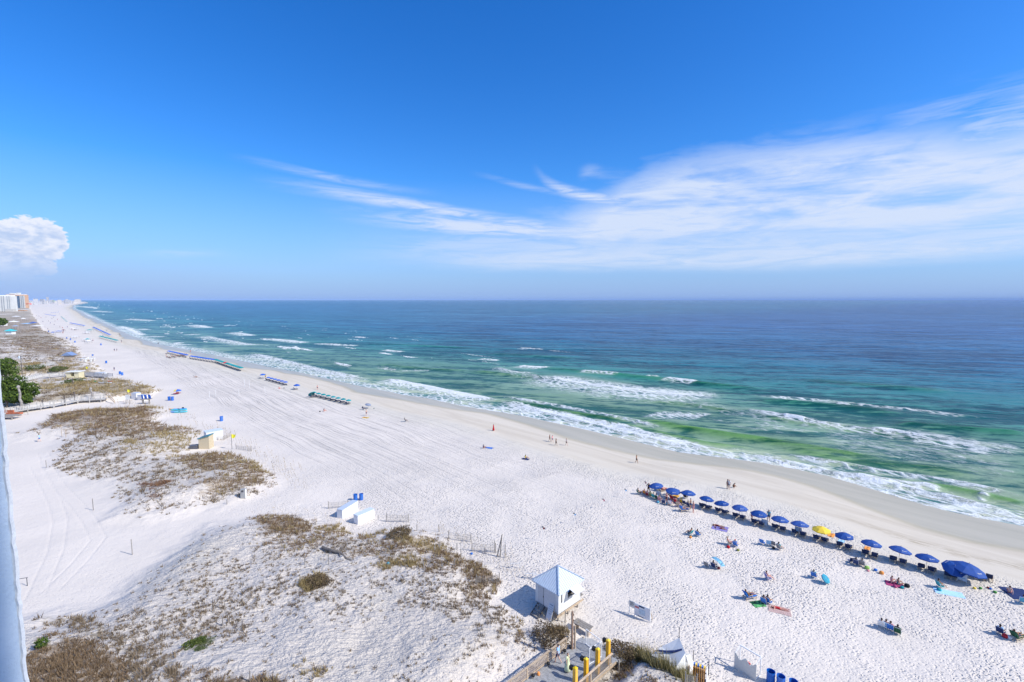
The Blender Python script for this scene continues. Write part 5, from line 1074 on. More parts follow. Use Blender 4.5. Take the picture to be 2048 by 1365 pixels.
# ------------------------------------------------------------------ boardwalk
def build_boardwalk():
    s0, n0 = 24.4, 14.0; x, y = xy(s0, n0); DZ = 2.75
    t = thing('boardwalk', 'grey plank boardwalk running down to the sand at the bottom', 'boardwalk', (x, y, 0), RN)
    W = 2.0; L = 20.3                                             # local: x across (right positive), y out to sea
    d = MB(); k = 0; yy = 0
    while yy < L: d.box((0, yy+.07, DZ-.02), (2*W, .135, .04)); yy += .145
    d.build('deck', pm('deck_planks', (.34, .34, .34), .8, .22, 5), t)
    b = MB()
    for x_ in (-W, 0, W): b.box((x_, L/2, DZ-.16), (.08, L, .24))
    b.build('beam', WOODTAN, t)
    for i in range(6):
        for x_ in (-W, W): MB().box((x_, .5+i*4.05, DZ-1.0), (.14, .14, 1.7)).build('pile', WOODGREY, t)
    # left rail with lattice
    r = MB(); r.box((-W-.02, L/2-.9, DZ+1.05), (.16, L-1.8, .05)); r.box((-W, L/2-.9, DZ+.12), (.05, L-1.8, .10)); ra = r.build('rail', WOODTAN, t)
    lt = MB(); y0 = 0
    while y0 < L-2.6:
        for s_ in (1, -1):
            a = (-W, y0 if s_ > 0 else y0+.86, DZ+.17); c = (-W+.012*s_, y0+.86 if s_ > 0 else y0, DZ+1.02); lt.bar(a, c, .012, .03)
        y0 += .17
    lt.build('lattice', WOODTAN, ra)
    for i in range(8): MB().box((-W, .4+i*2.55, DZ+.5), (.09, .09, 1.1)).build('rail_post', WOODTAN, t)
    # right rail with balusters
    LR = L-.6; r = MB(); r.box((W+.02, LR/2, DZ+1.05), (.16, LR, .05)); r.box((W, LR/2, DZ+.12), (.05, LR, .08)); rb = r.build('rail', WOODTAN, t)
    bl = MB(); y0 = .1
    while y0 < LR: bl.box((W, y0, DZ+.58), (.035, .035, .9)); y0 += .125
    bl.build('balusters', WOODGREY, rb)
    for i in range(8): MB().box((W, .4+i*2.7, DZ+.5), (.09, .09, 1.1)).build('rail_post', WOODTAN, t)
    # ramp down to the sand
    rp = MB(); rp.add([(-W, L, DZ), (W, L, DZ), (W, L+1.9, BZ+.1), (-W, L+1.9, BZ+.1), (-W, L, DZ-.1), (W, L, DZ-.1), (W, L+1.9, BZ-.2), (-W, L+1.9, BZ-.2)], [(0, 1, 2, 3), (4, 7, 6, 5), (0, 4, 5, 1), (1, 5, 6, 2), (2, 6, 7, 3), (3, 7, 4, 0)]); rp.build('ramp', pm('deck_planks', (.34, .34, .34), .8, .22, 5), t)
    Mx = Matrix.Translation((x, y, 0)) @ Matrix.Rotation(RN, 4, 'Z')
    def wp(a, b_, c): return Mx @ Vector((a, b_, c))
    ords = ['nearest', 'second', 'third', 'farthest']
    tops = [(1150, 1334), (1172, 1316), (1195, 1296), (1215, 1278)]
    for i, (px, py) in enumerate(tops):
        X, Y = ray_at_z(px, py, DZ+2.3); s_, n_ = sn(X, Y); X, Y = xy(s0-W+.28, n_)
        q = thing('yellow_post', '%s of four square yellow posts along the boardwalk rail' % ords[i], 'post', (X, Y, DZ), RN, 'yellow posts on the boardwalk')
        m = MB(); m.box((0, 0, 1.12), (.30, .30, 2.24)); m.build('shaft', pm('yellow_paint', (.80, .42, .02), .6, .06, 5), q)
        c = MB(); c.add([(-.16, -.16, 2.24), (.16, -.16, 2.24), (.16, .16, 2.24), (-.16, .16, 2.24), (0, 0, 2.36)], [(0, 1, 4), (1, 2, 4), (2, 3, 4), (3, 0, 4), (0, 3, 2, 1)]); c.build('cap', YEL, q)
        l = MB(); l.box((-.42, 0, 2.02), (.26, .26, .30)); lo = l.build('lantern', BLACK, q); MB().bar((-.15, 0, 2.08), (-.40, 0, 2.16), .04).build('bracket', BLACK, lo)
    # low black lamps along the left edge
    for i, (px, py) in enumerate([(1141, 1299), (1130, 1308), (1096, 1333), (1067, 1358)]):
        X, Y = ray_at_z(px, py, DZ); s_, n_ = sn(X, Y); X, Y = xy(s0+W-.28, n_)
        q = thing('floor_lamp', '%s small black lamp along the left edge of the boardwalk' % ['farthest', 'second farthest', 'third farthest', 'nearest'][i], 'lamp', (X, Y, DZ), RN, 'black lamps on the boardwalk')
        MB().tube((0, 0, 0), (0, 0, .22), .03).build('stem', BLACK, q); MB().lathe([(.05, .20), (.16, .22), (.16, .34), (.02, .42)], 10).build('shade', BLACK, q)
    X, Y = ray_at_z(1077, 1350, DZ); o = MB().lathe([(0, 0), (.13, 0), (.14, .12), (.10, .24), (0, .25)], 12).build('orange_bag', cm('orange')); tagm(o, 'orange and white bag left on the boardwalk planks', 'bag', (X, Y, DZ))
    # tall pole at the end and the thinner one beside it
    X, Y = ray_at_z(1144, 1298, DZ); q = thing('pole', 'tall brown wooden pole at the seaward end of the boardwalk', 'pole', (X, Y, BZ), 0)
    MB().tube((0, 0, -.3), (0, 0, 4.75), .12, .10, 10).build('shaft', pm('brown_pole', (.34, .22, .15), .8, .25, 6), q); MB().box((.1, 0, 4.45), (.10, .1, .14)).box((.12, 0, 3.9), (.10, .08, .12)).build('hook', BLACK, q)
    X, Y = ray_at_z(1149.5, 1297, DZ); o = MB().tube((0, 0, -1.1), (0, 0, 2.2), .085).build('short_pole', WOODTAN); tagm(o, 'shorter wooden pole touching the tall brown pole', 'pole', (X, Y, DZ))
    # white metal gate
    g = wp(-W+.9, L-.6, DZ); q = thing('gate', 'white metal gate standing open across the end of the boardwalk', 'gate', g, RN)
    for (x0, y0, x1, y1, hh) in [(0, .3, 1.7, 0.1, 1.5), (1.75, -1.5, 1.95, .0, 1.5)]:
        f = MB(); 
        for zz in (.08, hh): f.bar((x0, y0, zz), (x1, y1, zz), .05)
        for a in (0, 1): f.bar((x0+(x1-x0)*a, y0+(y1-y0)*a, 0), (x0+(x1-x0)*a, y0+(y1-y0)*a, hh), .05)
        fo = f.build('gate_frame', WHITE, q); g2 = MB()
        for i in range(1, 10): a = i/10; g2.bar((x0+(x1-x0)*a, y0+(y1-y0)*a, .08), (x0+(x1-x0)*a, y0+(y1-y0)*a, hh), .02)
        g2.build('bars', WHITE, fo)
    # the two people on it
    X, Y = ray_at_z(1116, 1327, DZ); person((X, Y, DZ), 'walk', 1.0, 'l', {'shirt': 'skyblue', 'trunks': 'navy'}, 'brown', 'man in pale blue T-shirt and navy shorts at the boardwalk rail', 1.06)
    X, Y = ray_at_z(1135, 1343, DZ); person((X, Y, DZ), 'stand', -2.2, 'l', {'shirt': 'palegreen', 'dress': 'palegreen'}, 'brown', 'woman in a long pale green dress walking on the boardwalk', .98)
build_boardwalk()
# ------------------------------------------------------------------ slat fences, posts, poles
def slat_fence(a, b, label, h=1.1, gap=.13, sag=.1, posts=True, mat=WOODGREY, group='slatted sand fences', lean=0.0):
    pa, pb = at(*a), at(*b); d = pb-pa; Lx = Vector((d.x, d.y)).length; ang = math.atan2(d.y, d.x)
    t = thing('sand_fence', label, 'fence', pa, ang, group); m = MB(); n = max(3, int(Lx/gap))
    for i in range(n+1):
        f = i/n; X, Y = pa.x+d.x*f, pa.y+d.y*f; z = H1(X, Y)-pa.z; hh = h-sag*math.sin(math.pi*f)+random.uniform(-.03, .03)
        m.bar((Lx*f, 0, z-.05), (Lx*f+random.uniform(-.03, .03), lean*hh+random.uniform(-.02, .02), z+hh), .04 if gap < .16 else gap*.35, .012)
    m.build('slats', mat, t)
    w_ = MB()
    for zz in (.25, .6, .92): w_.bar((0, 0, zz*h), (Lx, 0, pb.z-pa.z+zz*h), .012)
    w_.build('wire', GREYD, t)
    if posts:
        for f in (0, 1): z = (pb.z-pa.z)*f; MB().tube((Lx*f, 0.03, z-.3), (Lx*f, .03, z+h+.15), .05, n=7).build('post', WOODGREY, t)
    return t
FG = pm('fence_slats', (.50, .46, .42), .85, .2, 8)
for a, b, l, h in [((657, 1018), (696, 1015), 'slatted sand fence behind the two blue barrels', 1.05), ((773, 1044), (817, 1045), 'slatted sand fence standing alone right of the white boxes', 1.15),
                ((897, 1078), (942, 1084), 'upper slatted fence left of the leaning poles', 1.0), ((944, 1103), (991, 1106), 'lower slatted fence beside the leaning poles', 1.15), ((953, 1169), (999, 1165), 'worn slatted fence inside the scrub above the hut', 1.0),
                ((472, 899), (503, 903), 'slatted fence right of the tan hut', 1.0), ((425, 880), (447, 881), 'slatted fence behind the tan hut', .9), ((449, 880), (461, 873), 'angled slatted fence beside the yellow flag', 1.0),
                ((1371, 1373), (1394, 1377), 'white slatted fence at the bottom edge below the rack', 1.1)]:
    slat_fence(a, b, l, h, mat=FG)
for px, py, h, l in [(187, 1021, 1.9, 'lone wooden post on the bare sand path casting a long shadow'), (265, 1110, 2.1, 'lone post at the foot of the near dune by the path'), (93, 936, 1.5, 'short post at the left dune edge'), (454, 1009, .8, 'stub post near the grey box on the left dune'),
    (834, 1062, .9, 'thin post right of the tallest golden bush'), (878, 1064, 1.1, 'thin post near the end of the crest'), (728, 1105, .8, 'stub post right of the driftwood'), (657, 1130, 1.3, 'post below the driftwood'), (670, 1121, .6, 'short stub just under the driftwood'), (610, 1131, 1.2, 'post at lower left of the driftwood'),
    (869, 1103, .9, 'dark post in the golden grass'), (879, 1102, 1.2, 'tilted dark post in the golden grass'), (914, 1100, .9, 'post at the right end of the golden grass'), (922, 1114, 1.1, 'post below the upper slatted fence'), (970, 1107, .7, 'short post against the lower slatted fence'), (990, 1104, 1.5, 'post left of the leaning poles'),
    (1010, 1116, 1.8, 'post right of the leaning poles'), (909, 1132, .9, 'post in scrub left of the worn fence'), (848, 1140, 1.0, 'post beside the lower golden grass'), (445, 1252, .9, 'short angled post low on the near dune'), (132, 875, 1.9, 'pale round post at the left dune'), (124, 874, 2.6, 'tall pale plank post at the left dune'),
    (510, 898, .6, 'small stub near the dune tip'), (345, 862, .8, 'post in the grass above the tan hut'), (500, 1364, 1.0, 'white tipped post at the bottom edge'), (1130, 1245, 1.2, 'slanting thin post right of the hut'), (56, 830, 2.2, 'short post beside the wooden platform')]:
    p = at(px, py); o = MB().tube((0, 0, -.4), (random.uniform(-.05, .05), 0, h), .055, .05, 7).build('wooden_post', WOODTAN if 'pale' in l else WOODGREY); tagm(o, l, 'post', p, 0, 'wooden posts on the dunes')
for k, (px, py, dx) in enumerate([(993, 1114, .75), (1000, 1115, .25)]):
    p = at(px, py); o = MB().tube((0, 0, -.3), (dx, 0, 3.0), .07, .06, 7).build('leaning_pole', WOODGREY); tagm(o, ['left one of two tall dark poles leaning together', 'right one of two tall dark poles leaning together'][k], 'pole', p, 0, 'leaning poles')
# handrail fragment at far left on the path
p = at(57, 1172); t = thing('handrail', 'thin metal handrail at the left edge of the sand path', 'rail', p, R(200)); MB().bar((0, 0, 1.0), (3.2, 0, .95), .05).build('bar', GREYD, t)
for x in (.1, 2.0): MB().bar((x, 0, -.2), (x, 0, 1.0), .05).build('upright', GREYD, t)
# driftwood
p = at(645, 1099); t = MB(); pts = [(0, 0, .25), (1.6, -1.0, .35), (2.9, -1.5, .30), (4.0, -2.7, .2), (5.3, -3.6, .22)]
for i in range(4): t.tube(pts[i], pts[i+1], .20-.02*i, .18-.02*i, 9)
t.tube((2.7, -1.4, .3), (3.2, -2.7, .15), .13, .11, 8); t.tube((3.2, -2.7, .15), (4.4, -3.5, .12), .11, .07, 8); t.tube((4.0, -2.7, .2), (5.0, -3.0, .3), .12, .05, 7)
o = t.build('driftwood_log', pm('driftwood', (.16, .14, .125), .9, .3, 3, .03)); tagm(o, 'grey forked driftwood log lying on the near dune', 'log', p)
# marker poles with small flags on the sand
for px, py, h, c, fw, l in [(1085.5, 1083, 2.0, 'maroon', .3, 'thin pole with a small dark and red flag above the hut'), (1148, 1050, 1.7, 'skyblue', .28, 'thin pole with a small light blue flag on the mid beach'), (1206, 1019, 1.6, 'pink', .28, 'thin pole with a small pink flag on the mid beach'), (1250, 997, 1.5, 'skyblue', .28, 'thin pole with pale flag left of the sitters'), (1290, 984, 1.7, 'pink', .2, 'thin pole with pink flag beside the first umbrella')]:
    p = at(px, py); t = thing('flag_pole', l, 'flag pole', p, -.3, 'marker poles on the beach'); MB().tube((0, 0, -.3), (0, 0, h), .02, n=6).build('shaft', WHITE, t)
    f = MB(); f.add([(0, 0, h-.28), (fw*.6, .04, h-.3), (fw, -.02, h-.25), (fw, -.02, h), (fw*.6, .04, h-.02), (0, 0, h)], [(0, 1, 4, 5), (1, 2, 3, 4)]); f.build('flag', cm(c), t); MB().lathe([(0, h-.05), (.13, h), (.14, h+.08), (0, h+.12)], 8, (-.03, 0, 0)).build('topper', GREYD, t)
for px, py, h, l in [(419, 795, 2.2, 'thin white post left on the raked sand'), (431, 791, 2.4, 'taller white post pair member on the raked sand'), (478, 791, 2.2, 'thin white post midway on the raked sand'), (530, 786, 2.2, 'thin white post below the blue row'), (489, 775, 3.0, 'left post of the volleyball court'), (499, 776, 3.0, 'right post of the volleyball court')]:
    o = MB().tube((0, 0, -.3), (0, 0, h), .05, n=6).build('white_post', WHITE); tagm(o, l, 'post', at(px, py), 0, 'white posts on the raked sand')
# white A-frame signs
def aframe(px, py, label, w=.8, h=.95, rz=RN):
    t = thing('folding_sign', label, 'sign', at(px, py), rz, 'white folding signs'); 
    MB().box((0, -.12, h*.58), (w, .03, h*.8), 0, R(-10)).build('front_panel', pm('sign_white', (.62, .68, .76), .5, .05), t); MB().box((0, .16, h*.58), (w, .03, h*.8), 0, R(10)).build('rear_panel', OFFW, t)
    l = MB()
    for x in (-w/2, w/2): l.bar((x, -.30, 0), (x, 0, h+.02), .03); l.bar((x, .32, 0), (x, 0, h+.02), .03)
    l.build('legs', WHITE, t); e = MB(); e.box((0, -.185, h*.50), (w*.6, .006, .10), 0, R(-10)); e.build('printed_band', cm('skyblue'), t); return t
for a in [(1317, 994, 'white folding sign between the first two navy umbrellas'), (1529, 1052, 'white folding sign below the turquoise shirted man'), (1596, 1068, 'white folding sign left of the yellow umbrella'), (1924, 1163, 'white folding sign in front of the big dark umbrella')]: aframe(*a)
# notice board (1256..1303, 1208..1245)
pa, pb = at(1258, 1228), at(1300, 1246); d = pb-pa; Lx = Vector((d.x, d.y)).length; t = thing('notice_board', 'wide white notice board standing on the trampled sand', 'sign', pa, math.atan2(d.y, d.x))
MB().box((Lx*.12, .02, 1.18), (Lx*.26, .04, .7)).build('left_panel', OFFW, t); MB().box((Lx*.63, 0, .82), (Lx*.74, .05, 1.3)).build('main_panel', pm('board_white', (.66, .68, .72), .6, .06, 3), t)
for x in (.02, Lx*.27, Lx*.99): MB().bar((x, .05, -.2), (x, .05, 1.5), .07).build('leg', WHITE, t)
for x in (Lx*.3, Lx*.98): MB().bar((x, .1, 1.3), (x+.05, .65, 0), .05).build('strut', WOODTAN, t)
m = MB()
for z, x0, x1 in [(1.38, .04, .2), (1.24, .04, .22), (1.10, .04, .18)]: m.box((Lx*(x0+x1)/2, -.006, z), (Lx*(x1-x0), .008, .05))
m.build('printed_lines', GREYD, t); MB().box((Lx*.38, -.032, 1.12), (Lx*.2, .008, .20)).build('red_notice', pm('red_print', (.55, .16, .16), .7), t); MB().box((Lx*.60, -.032, 1.33), (Lx*.26, .008, .16)).build('dark_header', pm('dark_print', (.03, .07, .14), .6), t)
MB().box((Lx*.56, -.032, .24), (Lx*.26, .008, .06)).build('dark_footer', BLACK, t); MB().box((Lx*.62, -.030, .78), (Lx*.3, .006, .55)).build('pale_poster', pm('poster', (.50, .62, .74), .6), t)
# grey bench shaped plank table near the tall pole
pa, pb = at_h(1150, 1240, .75), at_h(1182, 1259, .75); d = pb-pa; L_ = Vector((d.x, d.y)).length; t = thing('plank_bench', 'long grey weathered plank bench behind the tall brown pole', 'bench', pa, math.atan2(d.y, d.x))
m = MB()
for k in range(3): m.box((L_/2, -.3+k*.3, .72), (L_, .27, .06))
m.build('seat', WOODGREY, t); MB().box((L_/2, 0, .60), (L_*.95, .1, .14)).build('beam', WOODTAN, t)
for x in (.25, L_-.25): MB().box((x, 0, .28), (.22, .5, .75)).build('leg', WOODTAN, t)
# white tent
def build_tent():
    p = at(1345, 1335); t = thing('beach_tent', 'white canvas tent with sagging roof beside the dune crest', 'tent', p, RN)
    c = pm('white_canvas', (.74, .74, .72), .85, .05, 2, .02)
    m = MB(); A = [(-1.2, -1.6, 1.15), (1.0, -1.6, 1.15), (1.1, .2, 1.95), (-1.1, .9, 1.6), (-.1, -.5, 1.25), (-1.9, .4, 1.1)]
    m.add([(-1.3, -1.7, 1.2), (1.0, -1.7, 1.25), (1.15, 0, 2.0), (-.2, 1.5, 1.9), (-1.2, .2, 1.2), (-.1, -.4, 1.35)], [(0, 1, 5), (1, 2, 5), (2, 3, 5), (3, 4, 5), (4, 0, 5)]); m.build('roof', c, t)
    m = MB(); m.add([(-1.3, -1.7, 1.2), (1.0, -1.7, 1.25), (1.05, -1.75, 0), (-1.35, -1.75, 0)], [(0, 1, 2, 3)]); m.add([(1.0, -1.7, 1.25), (1.15, 0, 2.0), (1.35, -.3, 0), (1.05, -1.75, 0)], [(0, 3, 2, 1)]); m.build('side_wall', c, t)
    m = MB(); ap = (1.15, 0, 2.0); r = [(1.35+.12*math.sin(i*2.1), -.3+.32*i, 0) for i in range(7)]; r2 = [(1.0+.3*math.sin(i), .1+.22*i, 1.0) for i in range(7)]
    for i in range(6): m.add([ap, r2[i], r2[i+1]], [(0, 1, 2)]); m.add([r2[i], r[i], r[i+1], r2[i+1]], [(0, 1, 2, 3)])
    m.build('door_flap', c, t); q = MB()
    for x, y, z in [(-1.3, -1.7, 1.25), (1.0, -1.7, 1.3), (-.2, 1.5, 2.9), (-1.2, .2, 1.25), (1.1, 1.7, 1.3)]: q.tube((x, y, -.2), (x, y, z), .03, n=6)
    q.build('tent_poles', GREYD, t); MB().bar((-1.2, -1.62, 1.29), (.95, -1.62, 1.34), .07).build('front_bar', GREYD, t)
    o = thing('beach_wrap', 'rolled dark blue fabric lying on the white tent roof', 'fabric', p, RN); m = MB(); pts = [(-1.0, -.9, 1.50), (-.4, -.5, 1.52), (.2, -.1, 1.66), (.7, .3, 1.88)]
    for i in range(3): m.tube(pts[i], pts[i+1], .09, .10, 8)
    m.build('roll', cm('navy'), o); MB().tube((-1.3, -1.15, 1.42), (-1.0, -.9, 1.50), .05, .06).build('wooden_end', WOODTAN, o)
build_tent()
# rack of wooden folded chairs with blue and yellow straps
p = at(1398, 1362); t = thing('chair_rack', 'rack of folded orange wooden chairs with blue and yellow straps', 'rack', p, RN+.3); OW = pm('orange_wood', (.50, .24, .05), .6, .2, 8)
for i in range(6): MB().box((-.45+i*.17, 0, .62), (.09, .75, 1.25), 0, R(-8)).build('folded_chair', OW, t); MB().box((-.45+i*.17, .10, 1.31), (.10, .3, .16), 0, R(-8)).build('strap', [cm('blue'), YEL][i % 2], t)
MB().box((.62, 0, .65), (.04, .8, 1.3)).box((0, 0, .04), (1.3, .9, .06)).build('rack_frame', WHITE, t)
p = at(1417, 1350); t = thing('wire_frame', 'bent wire frame standing right of the chair rack', 'frame', p, RN); MB().bar((0, 0, -.1), (0, 0, 1.35), .05).bar((0, 0, .05), (-.7, -.2, .05), .05).bar((0, 0, 1.0), (-.5, -.1, .1), .02).build('bars', GREYD, t)
# scalloped white picket wall with box frame
pa, pb = at(1469, 1336), at(1511, 1362); d = pb-pa; L_ = Vector((d.x, d.y)).length; t = thing('picket_stand', 'white picket wall with scalloped top and open frame behind', 'stand', pa, math.atan2(d.y, d.x)); m = MB(); n = 22
for i in range(n):
    f = i/(n-1); top = 1.5-(.42*math.sin(min(f*1.9, 1)*math.pi)**2 if f < .5 else .42*math.sin((f-.5)*2*math.pi)**2)
    m.box((L_*f, 0, top/2), (L_/n*.93, .04, top))
m.build('pickets', pm('picket_white', (.60, .60, .57), .7, .06, 6), t); m = MB()
for x in (0.02, L_-.02):
    m.bar((x, .9, 0), (x, .9, 1.75), .06); m.bar((x, .03, 1.45), (x, .9, 1.75), .05); m.bar((x, .03, .1), (x, .9, .05), .05)
m.bar((0, .9, 1.75), (L_, .9, 1.75), .09); m.build('open_frame', WHITE, t); 
o = MB().box((L_*.62, .06, 1.22), (.42, .08, .12), 0, 0, .4).build('red_towel', cm('red')); tagm(o, 'small red towel hung on the scalloped picket wall', 'towel', pa, math.atan2(d.y, d.x))
# barrels
BP = thing('trash_barrel', '', 'barrel', (0, 0, -50)); BP_b = MB().lathe([(0, .02), (.27, 0), (.29, .12), (.275, .3), (.29, .33), (.275, .36), (.275, .6), (.29, .63), (.275, .66), (.285, .85), (.29, .90), (.262, .90), (.25, .5), (.25, .15), (0, .14)], 20).build('drum', BARREL, BP)
MB().lathe([(.255, .15), (.255, .55), (0, .56)], 16).build('liner', BLACK, BP); protos.append(BP)
for px, py, l in [(1541, 1366, 'left one of three blue barrels at the bottom edge'), (1561, 1376, 'middle one of three blue barrels at the bottom edge'), (1586, 1386, 'right one of three blue barrels at the bottom edge'), (711, 1001, 'left one of two blue barrels behind the white boxes'), (722.5, 1000, 'right one of two blue barrels behind the white boxes'),
                  (443, 842.5, 'lone blue barrel on the sand above the tan hut'), (338.5, 801.5, 'left one of two blue barrels beside the colourful kayaks'), (345, 801.5, 'right one of two blue barrels beside the colourful kayaks'), (240, 749, 'left one of two blue barrels near the far white box'), (244.5, 751, 'right one of two blue barrels near the far white box'),
                  (212.5, 727, 'lone blue barrel near the white tables'), (150, 685.5, 'left small blue barrel in the far row of three'), (141, 680.5, 'middle small blue barrel in the far row of three'), (133.5, 678, 'right small blue barrel in the far row of three'), (202, 691, 'small blue barrel alone on the distant sand'), (97, 664.5, 'small blue barrel on the far sand at left')]:
    dup(BP, at(px, py), random.uniform(0, 6), l, 'blue barrels', 1.2 if py > 1300 else (1.15 if py > 900 else 1.45))
# white storage boxes
def storage(a, b, dep, h, label, col=WHITE, lid=(.55, .62, .72), nm='storage_box'):
    pa, pb = at(*a), at(*b); d = pb-pa; L_ = Vector((d.x, d.y)).length; z = min(pa.z, pb.z)-.1
    t = thing(nm, label, 'box', (pa.x, pa.y, z), math.atan2(d.y, d.x)); MB().box((L_/2, dep/2, h/2), (L_, dep, h)).build('body', col, t)
    MB().box((L_/2, dep/2, h+.03), (L_+.06, dep+.06, .06)).build('lid', pm('lid_pale', lid, .5, .05), t); return t
storage((685, 1038), (716, 1019), 1.0, 1.45, 'upper left one of two large white storage boxes'); storage((716, 1050), (749, 1036), 1.0, 1.45, 'lower right one of two large white storage boxes')
storage((413, 884), (447, 878), 2.4, 2.2, 'white storage box behind the tan hut'); storage((190, 755), (205, 755.5), 2.0, 2.0, 'white storage box right of the yellow hut'); storage((263, 799), (273, 800), 1.5, 2.2, 'white box left of the raised blue chairs'); storage((275, 801), (287, 802), 1.5, 1.8, 'white box under the raised blue chairs')
# tan hut with the teal roof
p = at(413, 896); t = thing('tan_hut', 'small tan wooden hut with sloping teal roof at the dune edge', 'hut', p, RN+.9); m = MB()
m.add([(-1.1, -1, 0), (1.1, -1, 0), (1.1, 1, 0), (-1.1, 1, 0), (-1.1, -1, 2.3), (1.1, -1, 2.9), (1.1, 1, 2.9), (-1.1, 1, 2.3)], [(0, 1, 5, 4), (1, 2, 6, 5), (2, 3, 7, 6), (3, 0, 4, 7)]); m.build('wall', pm('tan_boards', (.60, .50, .34), .7, .1, 6), t)
m = MB(); m.add([(-1.3, -1.2, 2.28), (1.3, -1.2, 3.0), (1.3, 1.2, 3.0), (-1.3, 1.2, 2.28), (-1.3, -1.2, 2.38), (1.3, -1.2, 3.10), (1.3, 1.2, 3.10), (-1.3, 1.2, 2.38)], [(0, 3, 2, 1), (4, 5, 6, 7), (0, 1, 5, 4), (1, 2, 6, 5), (2, 3, 7, 6), (3, 0, 4, 7)]); r = m.build('roof', pm('teal_roof', (.06, .26, .30), .5, .06), t)
m = MB(); m.add([(-.9, -.7, 2.52), (.3, -.7, 2.86), (.3, .4, 2.86), (-.9, .4, 2.52)], [(0, 1, 2, 3)]); m.build('solar_panel', pm('dark_panel', (.01, .015, .04), .3), r)
MB().box((-1.12, 0, 1.0), (.05, .8, 1.9)).build('door', pm('tan_door', (.48, .40, .26), .7), t)
storage((379, 899), (395, 899), 1.2, .9, 'low dark box beside the tan hut', pm('dark_box', (.10, .10, .12), .8), (.14, .14, .16))
p = at(487, 996); t = thing('utility_box', 'upright grey utility cabinet on the left dune', 'cabinet', p, .2); MB().box((0, 0, .75), (.75, .5, 1.5)).build('body', pm('grey_cabinet', (.38, .38, .38), .6), t); MB().box((-.05, -.26, 1.2), (.35, .03, .3)).build('label_plate', GREYD, t); MB().box((.38, 0, .75), (.05, .5, 1.5)).build('side_panel', WHITE, t)
for px, py, h, l in [(464, 899, 3.4, 'yellow flag on a thin pole right of the tan hut'), (256, 806, 4.3, 'yellow flag on a pole above the fenced boardwalk'), (173, 752, 4.0, 'yellow flag on a pole right of the yellow hut'), (184.5, 722, 3.6, 'tiny blue flag on a pole by the white tables')]:
    p = at(px, py); t = thing('flag_pole', l, 'flag pole', p, .3); MB().tube((0, 0, -.3), (0, 0, h), .04, n=6).build('shaft', GREYD, t)
    f = MB(); f.add([(0, 0, h-.8), (.3, .15, h-1.0), (.75, .05, h-.75), (.9, -.1, h-.15), (.4, .1, h-.1), (0, 0, h)], [(0, 1, 4, 5), (1, 2, 3, 4)]); f.build('flag', pm('flag_yellow', (.8, .72, .02), .7) if 'yellow' in l else cm('blue'), t)
# yellow and white hut
p = at(151, 756); t = thing('yellow_hut', 'pale yellow hut with flat white roof by the upper boardwalk', 'hut', p, .15); m = MB(); PYL = pm('pale_yellow', (.68, .62, .42), .7, .06)
m.box((-1.6, 0, 1.3), (1.6, 3, 2.6)); m.box((1.5, 0, 1.3), (1.8, 3, 2.6)); m.box((.0, 0, .45), (1.6, 3, .9)); m.box((0, .8, 1.7), (1.6, .1, 1.8)); m.build('wall', PYL, t); MB().box((0, 0, 2.75), (5.4, 4.0, .2)).build('roof', WHITE, t)
p = at(139, 721); t = thing('blue_roof_hut', 'small tan hut with a blue gabled roof on the far dune', 'hut', p, .2); MB().box((0, 0, 1.4), (3, 3, 2.8)).build('wall', pm('tan_wall', (.42, .34, .26), .8), t); m = MB(); m.add([(-2.6, -2, 2.6), (2.6, -2, 2.6), (2.6, 2, 2.6), (-2.6, 2, 2.6), (0, -2, 4.2), (0, 2, 4.2)], [(0, 1, 4), (1, 2, 5, 4), (2, 3, 5), (3, 0, 4, 5), (0, 3, 2, 1)]); m.build('roof', pm('blue_roof', (.16, .24, .42), .5), t)
p = at(21.5, 669); t = thing('turquoise_hut', 'white hut with turquoise pyramid roof among the far dunes', 'hut', p, .2); MB().box((0, 0, 1.6), (4.6, 4.6, 3.2)).build('wall', WHITE, t); m = MB(); m.add([(-3.4, -3.4, 3.1), (3.4, -3.4, 3.1), (3.4, 3.4, 3.1), (-3.4, 3.4, 3.1), (0, 0, 5.0)], [(0, 1, 4), (1, 2, 4), (2, 3, 4), (3, 0, 4), (0, 3, 2, 1)]); m.build('roof', pm('turquoise_roof', (.04, .48, .52), .5), t)
p = at(2, 652); t = thing('turquoise_roof_house', 'house with bright turquoise roof cut by the left edge', 'house', p, .2); MB().box((0, 0, 2), (9, 6, 4)).build('wall', WHITE, t); MB().box((0, 0, 4.4), (10, 7, .8)).build('roof', pm('turquoise_roof', (.04, .48, .52), .5), t)
# raised blue chairs, sign on posts
p = at(293, 808); t = thing('chair_stand', 'cluster of blue chair backs on a raised wooden stand', 'chairs', p, .1); MB().box((0, 0, 1.5), (2.8, 1.6, .15)).box((-1.0, 0, .7), (.25, .25, 1.6)).box((.9, 0, .7), (.25, .25, 1.6)).build('stand', WOODGREY, t)
for i in range(5): MB().box((-1.15+i*.58, (i % 2)*.4, 2.25), (.42, .12, 1.3), 0, R(12)).build('chair_back', UBLUE2, t)
p = at(256, 808); t = thing('post_sign', 'small white sign on two posts beside the fenced boardwalk', 'sign', p, .1); MB().box((0, 0, 2.1), (1.3, .08, 1.6)).build('panel', OFFW, t)
for x in (-.55, .55): MB().bar((x, .06, -.2), (x, .06, 2.8), .12).build('post', WOODGREY, t)
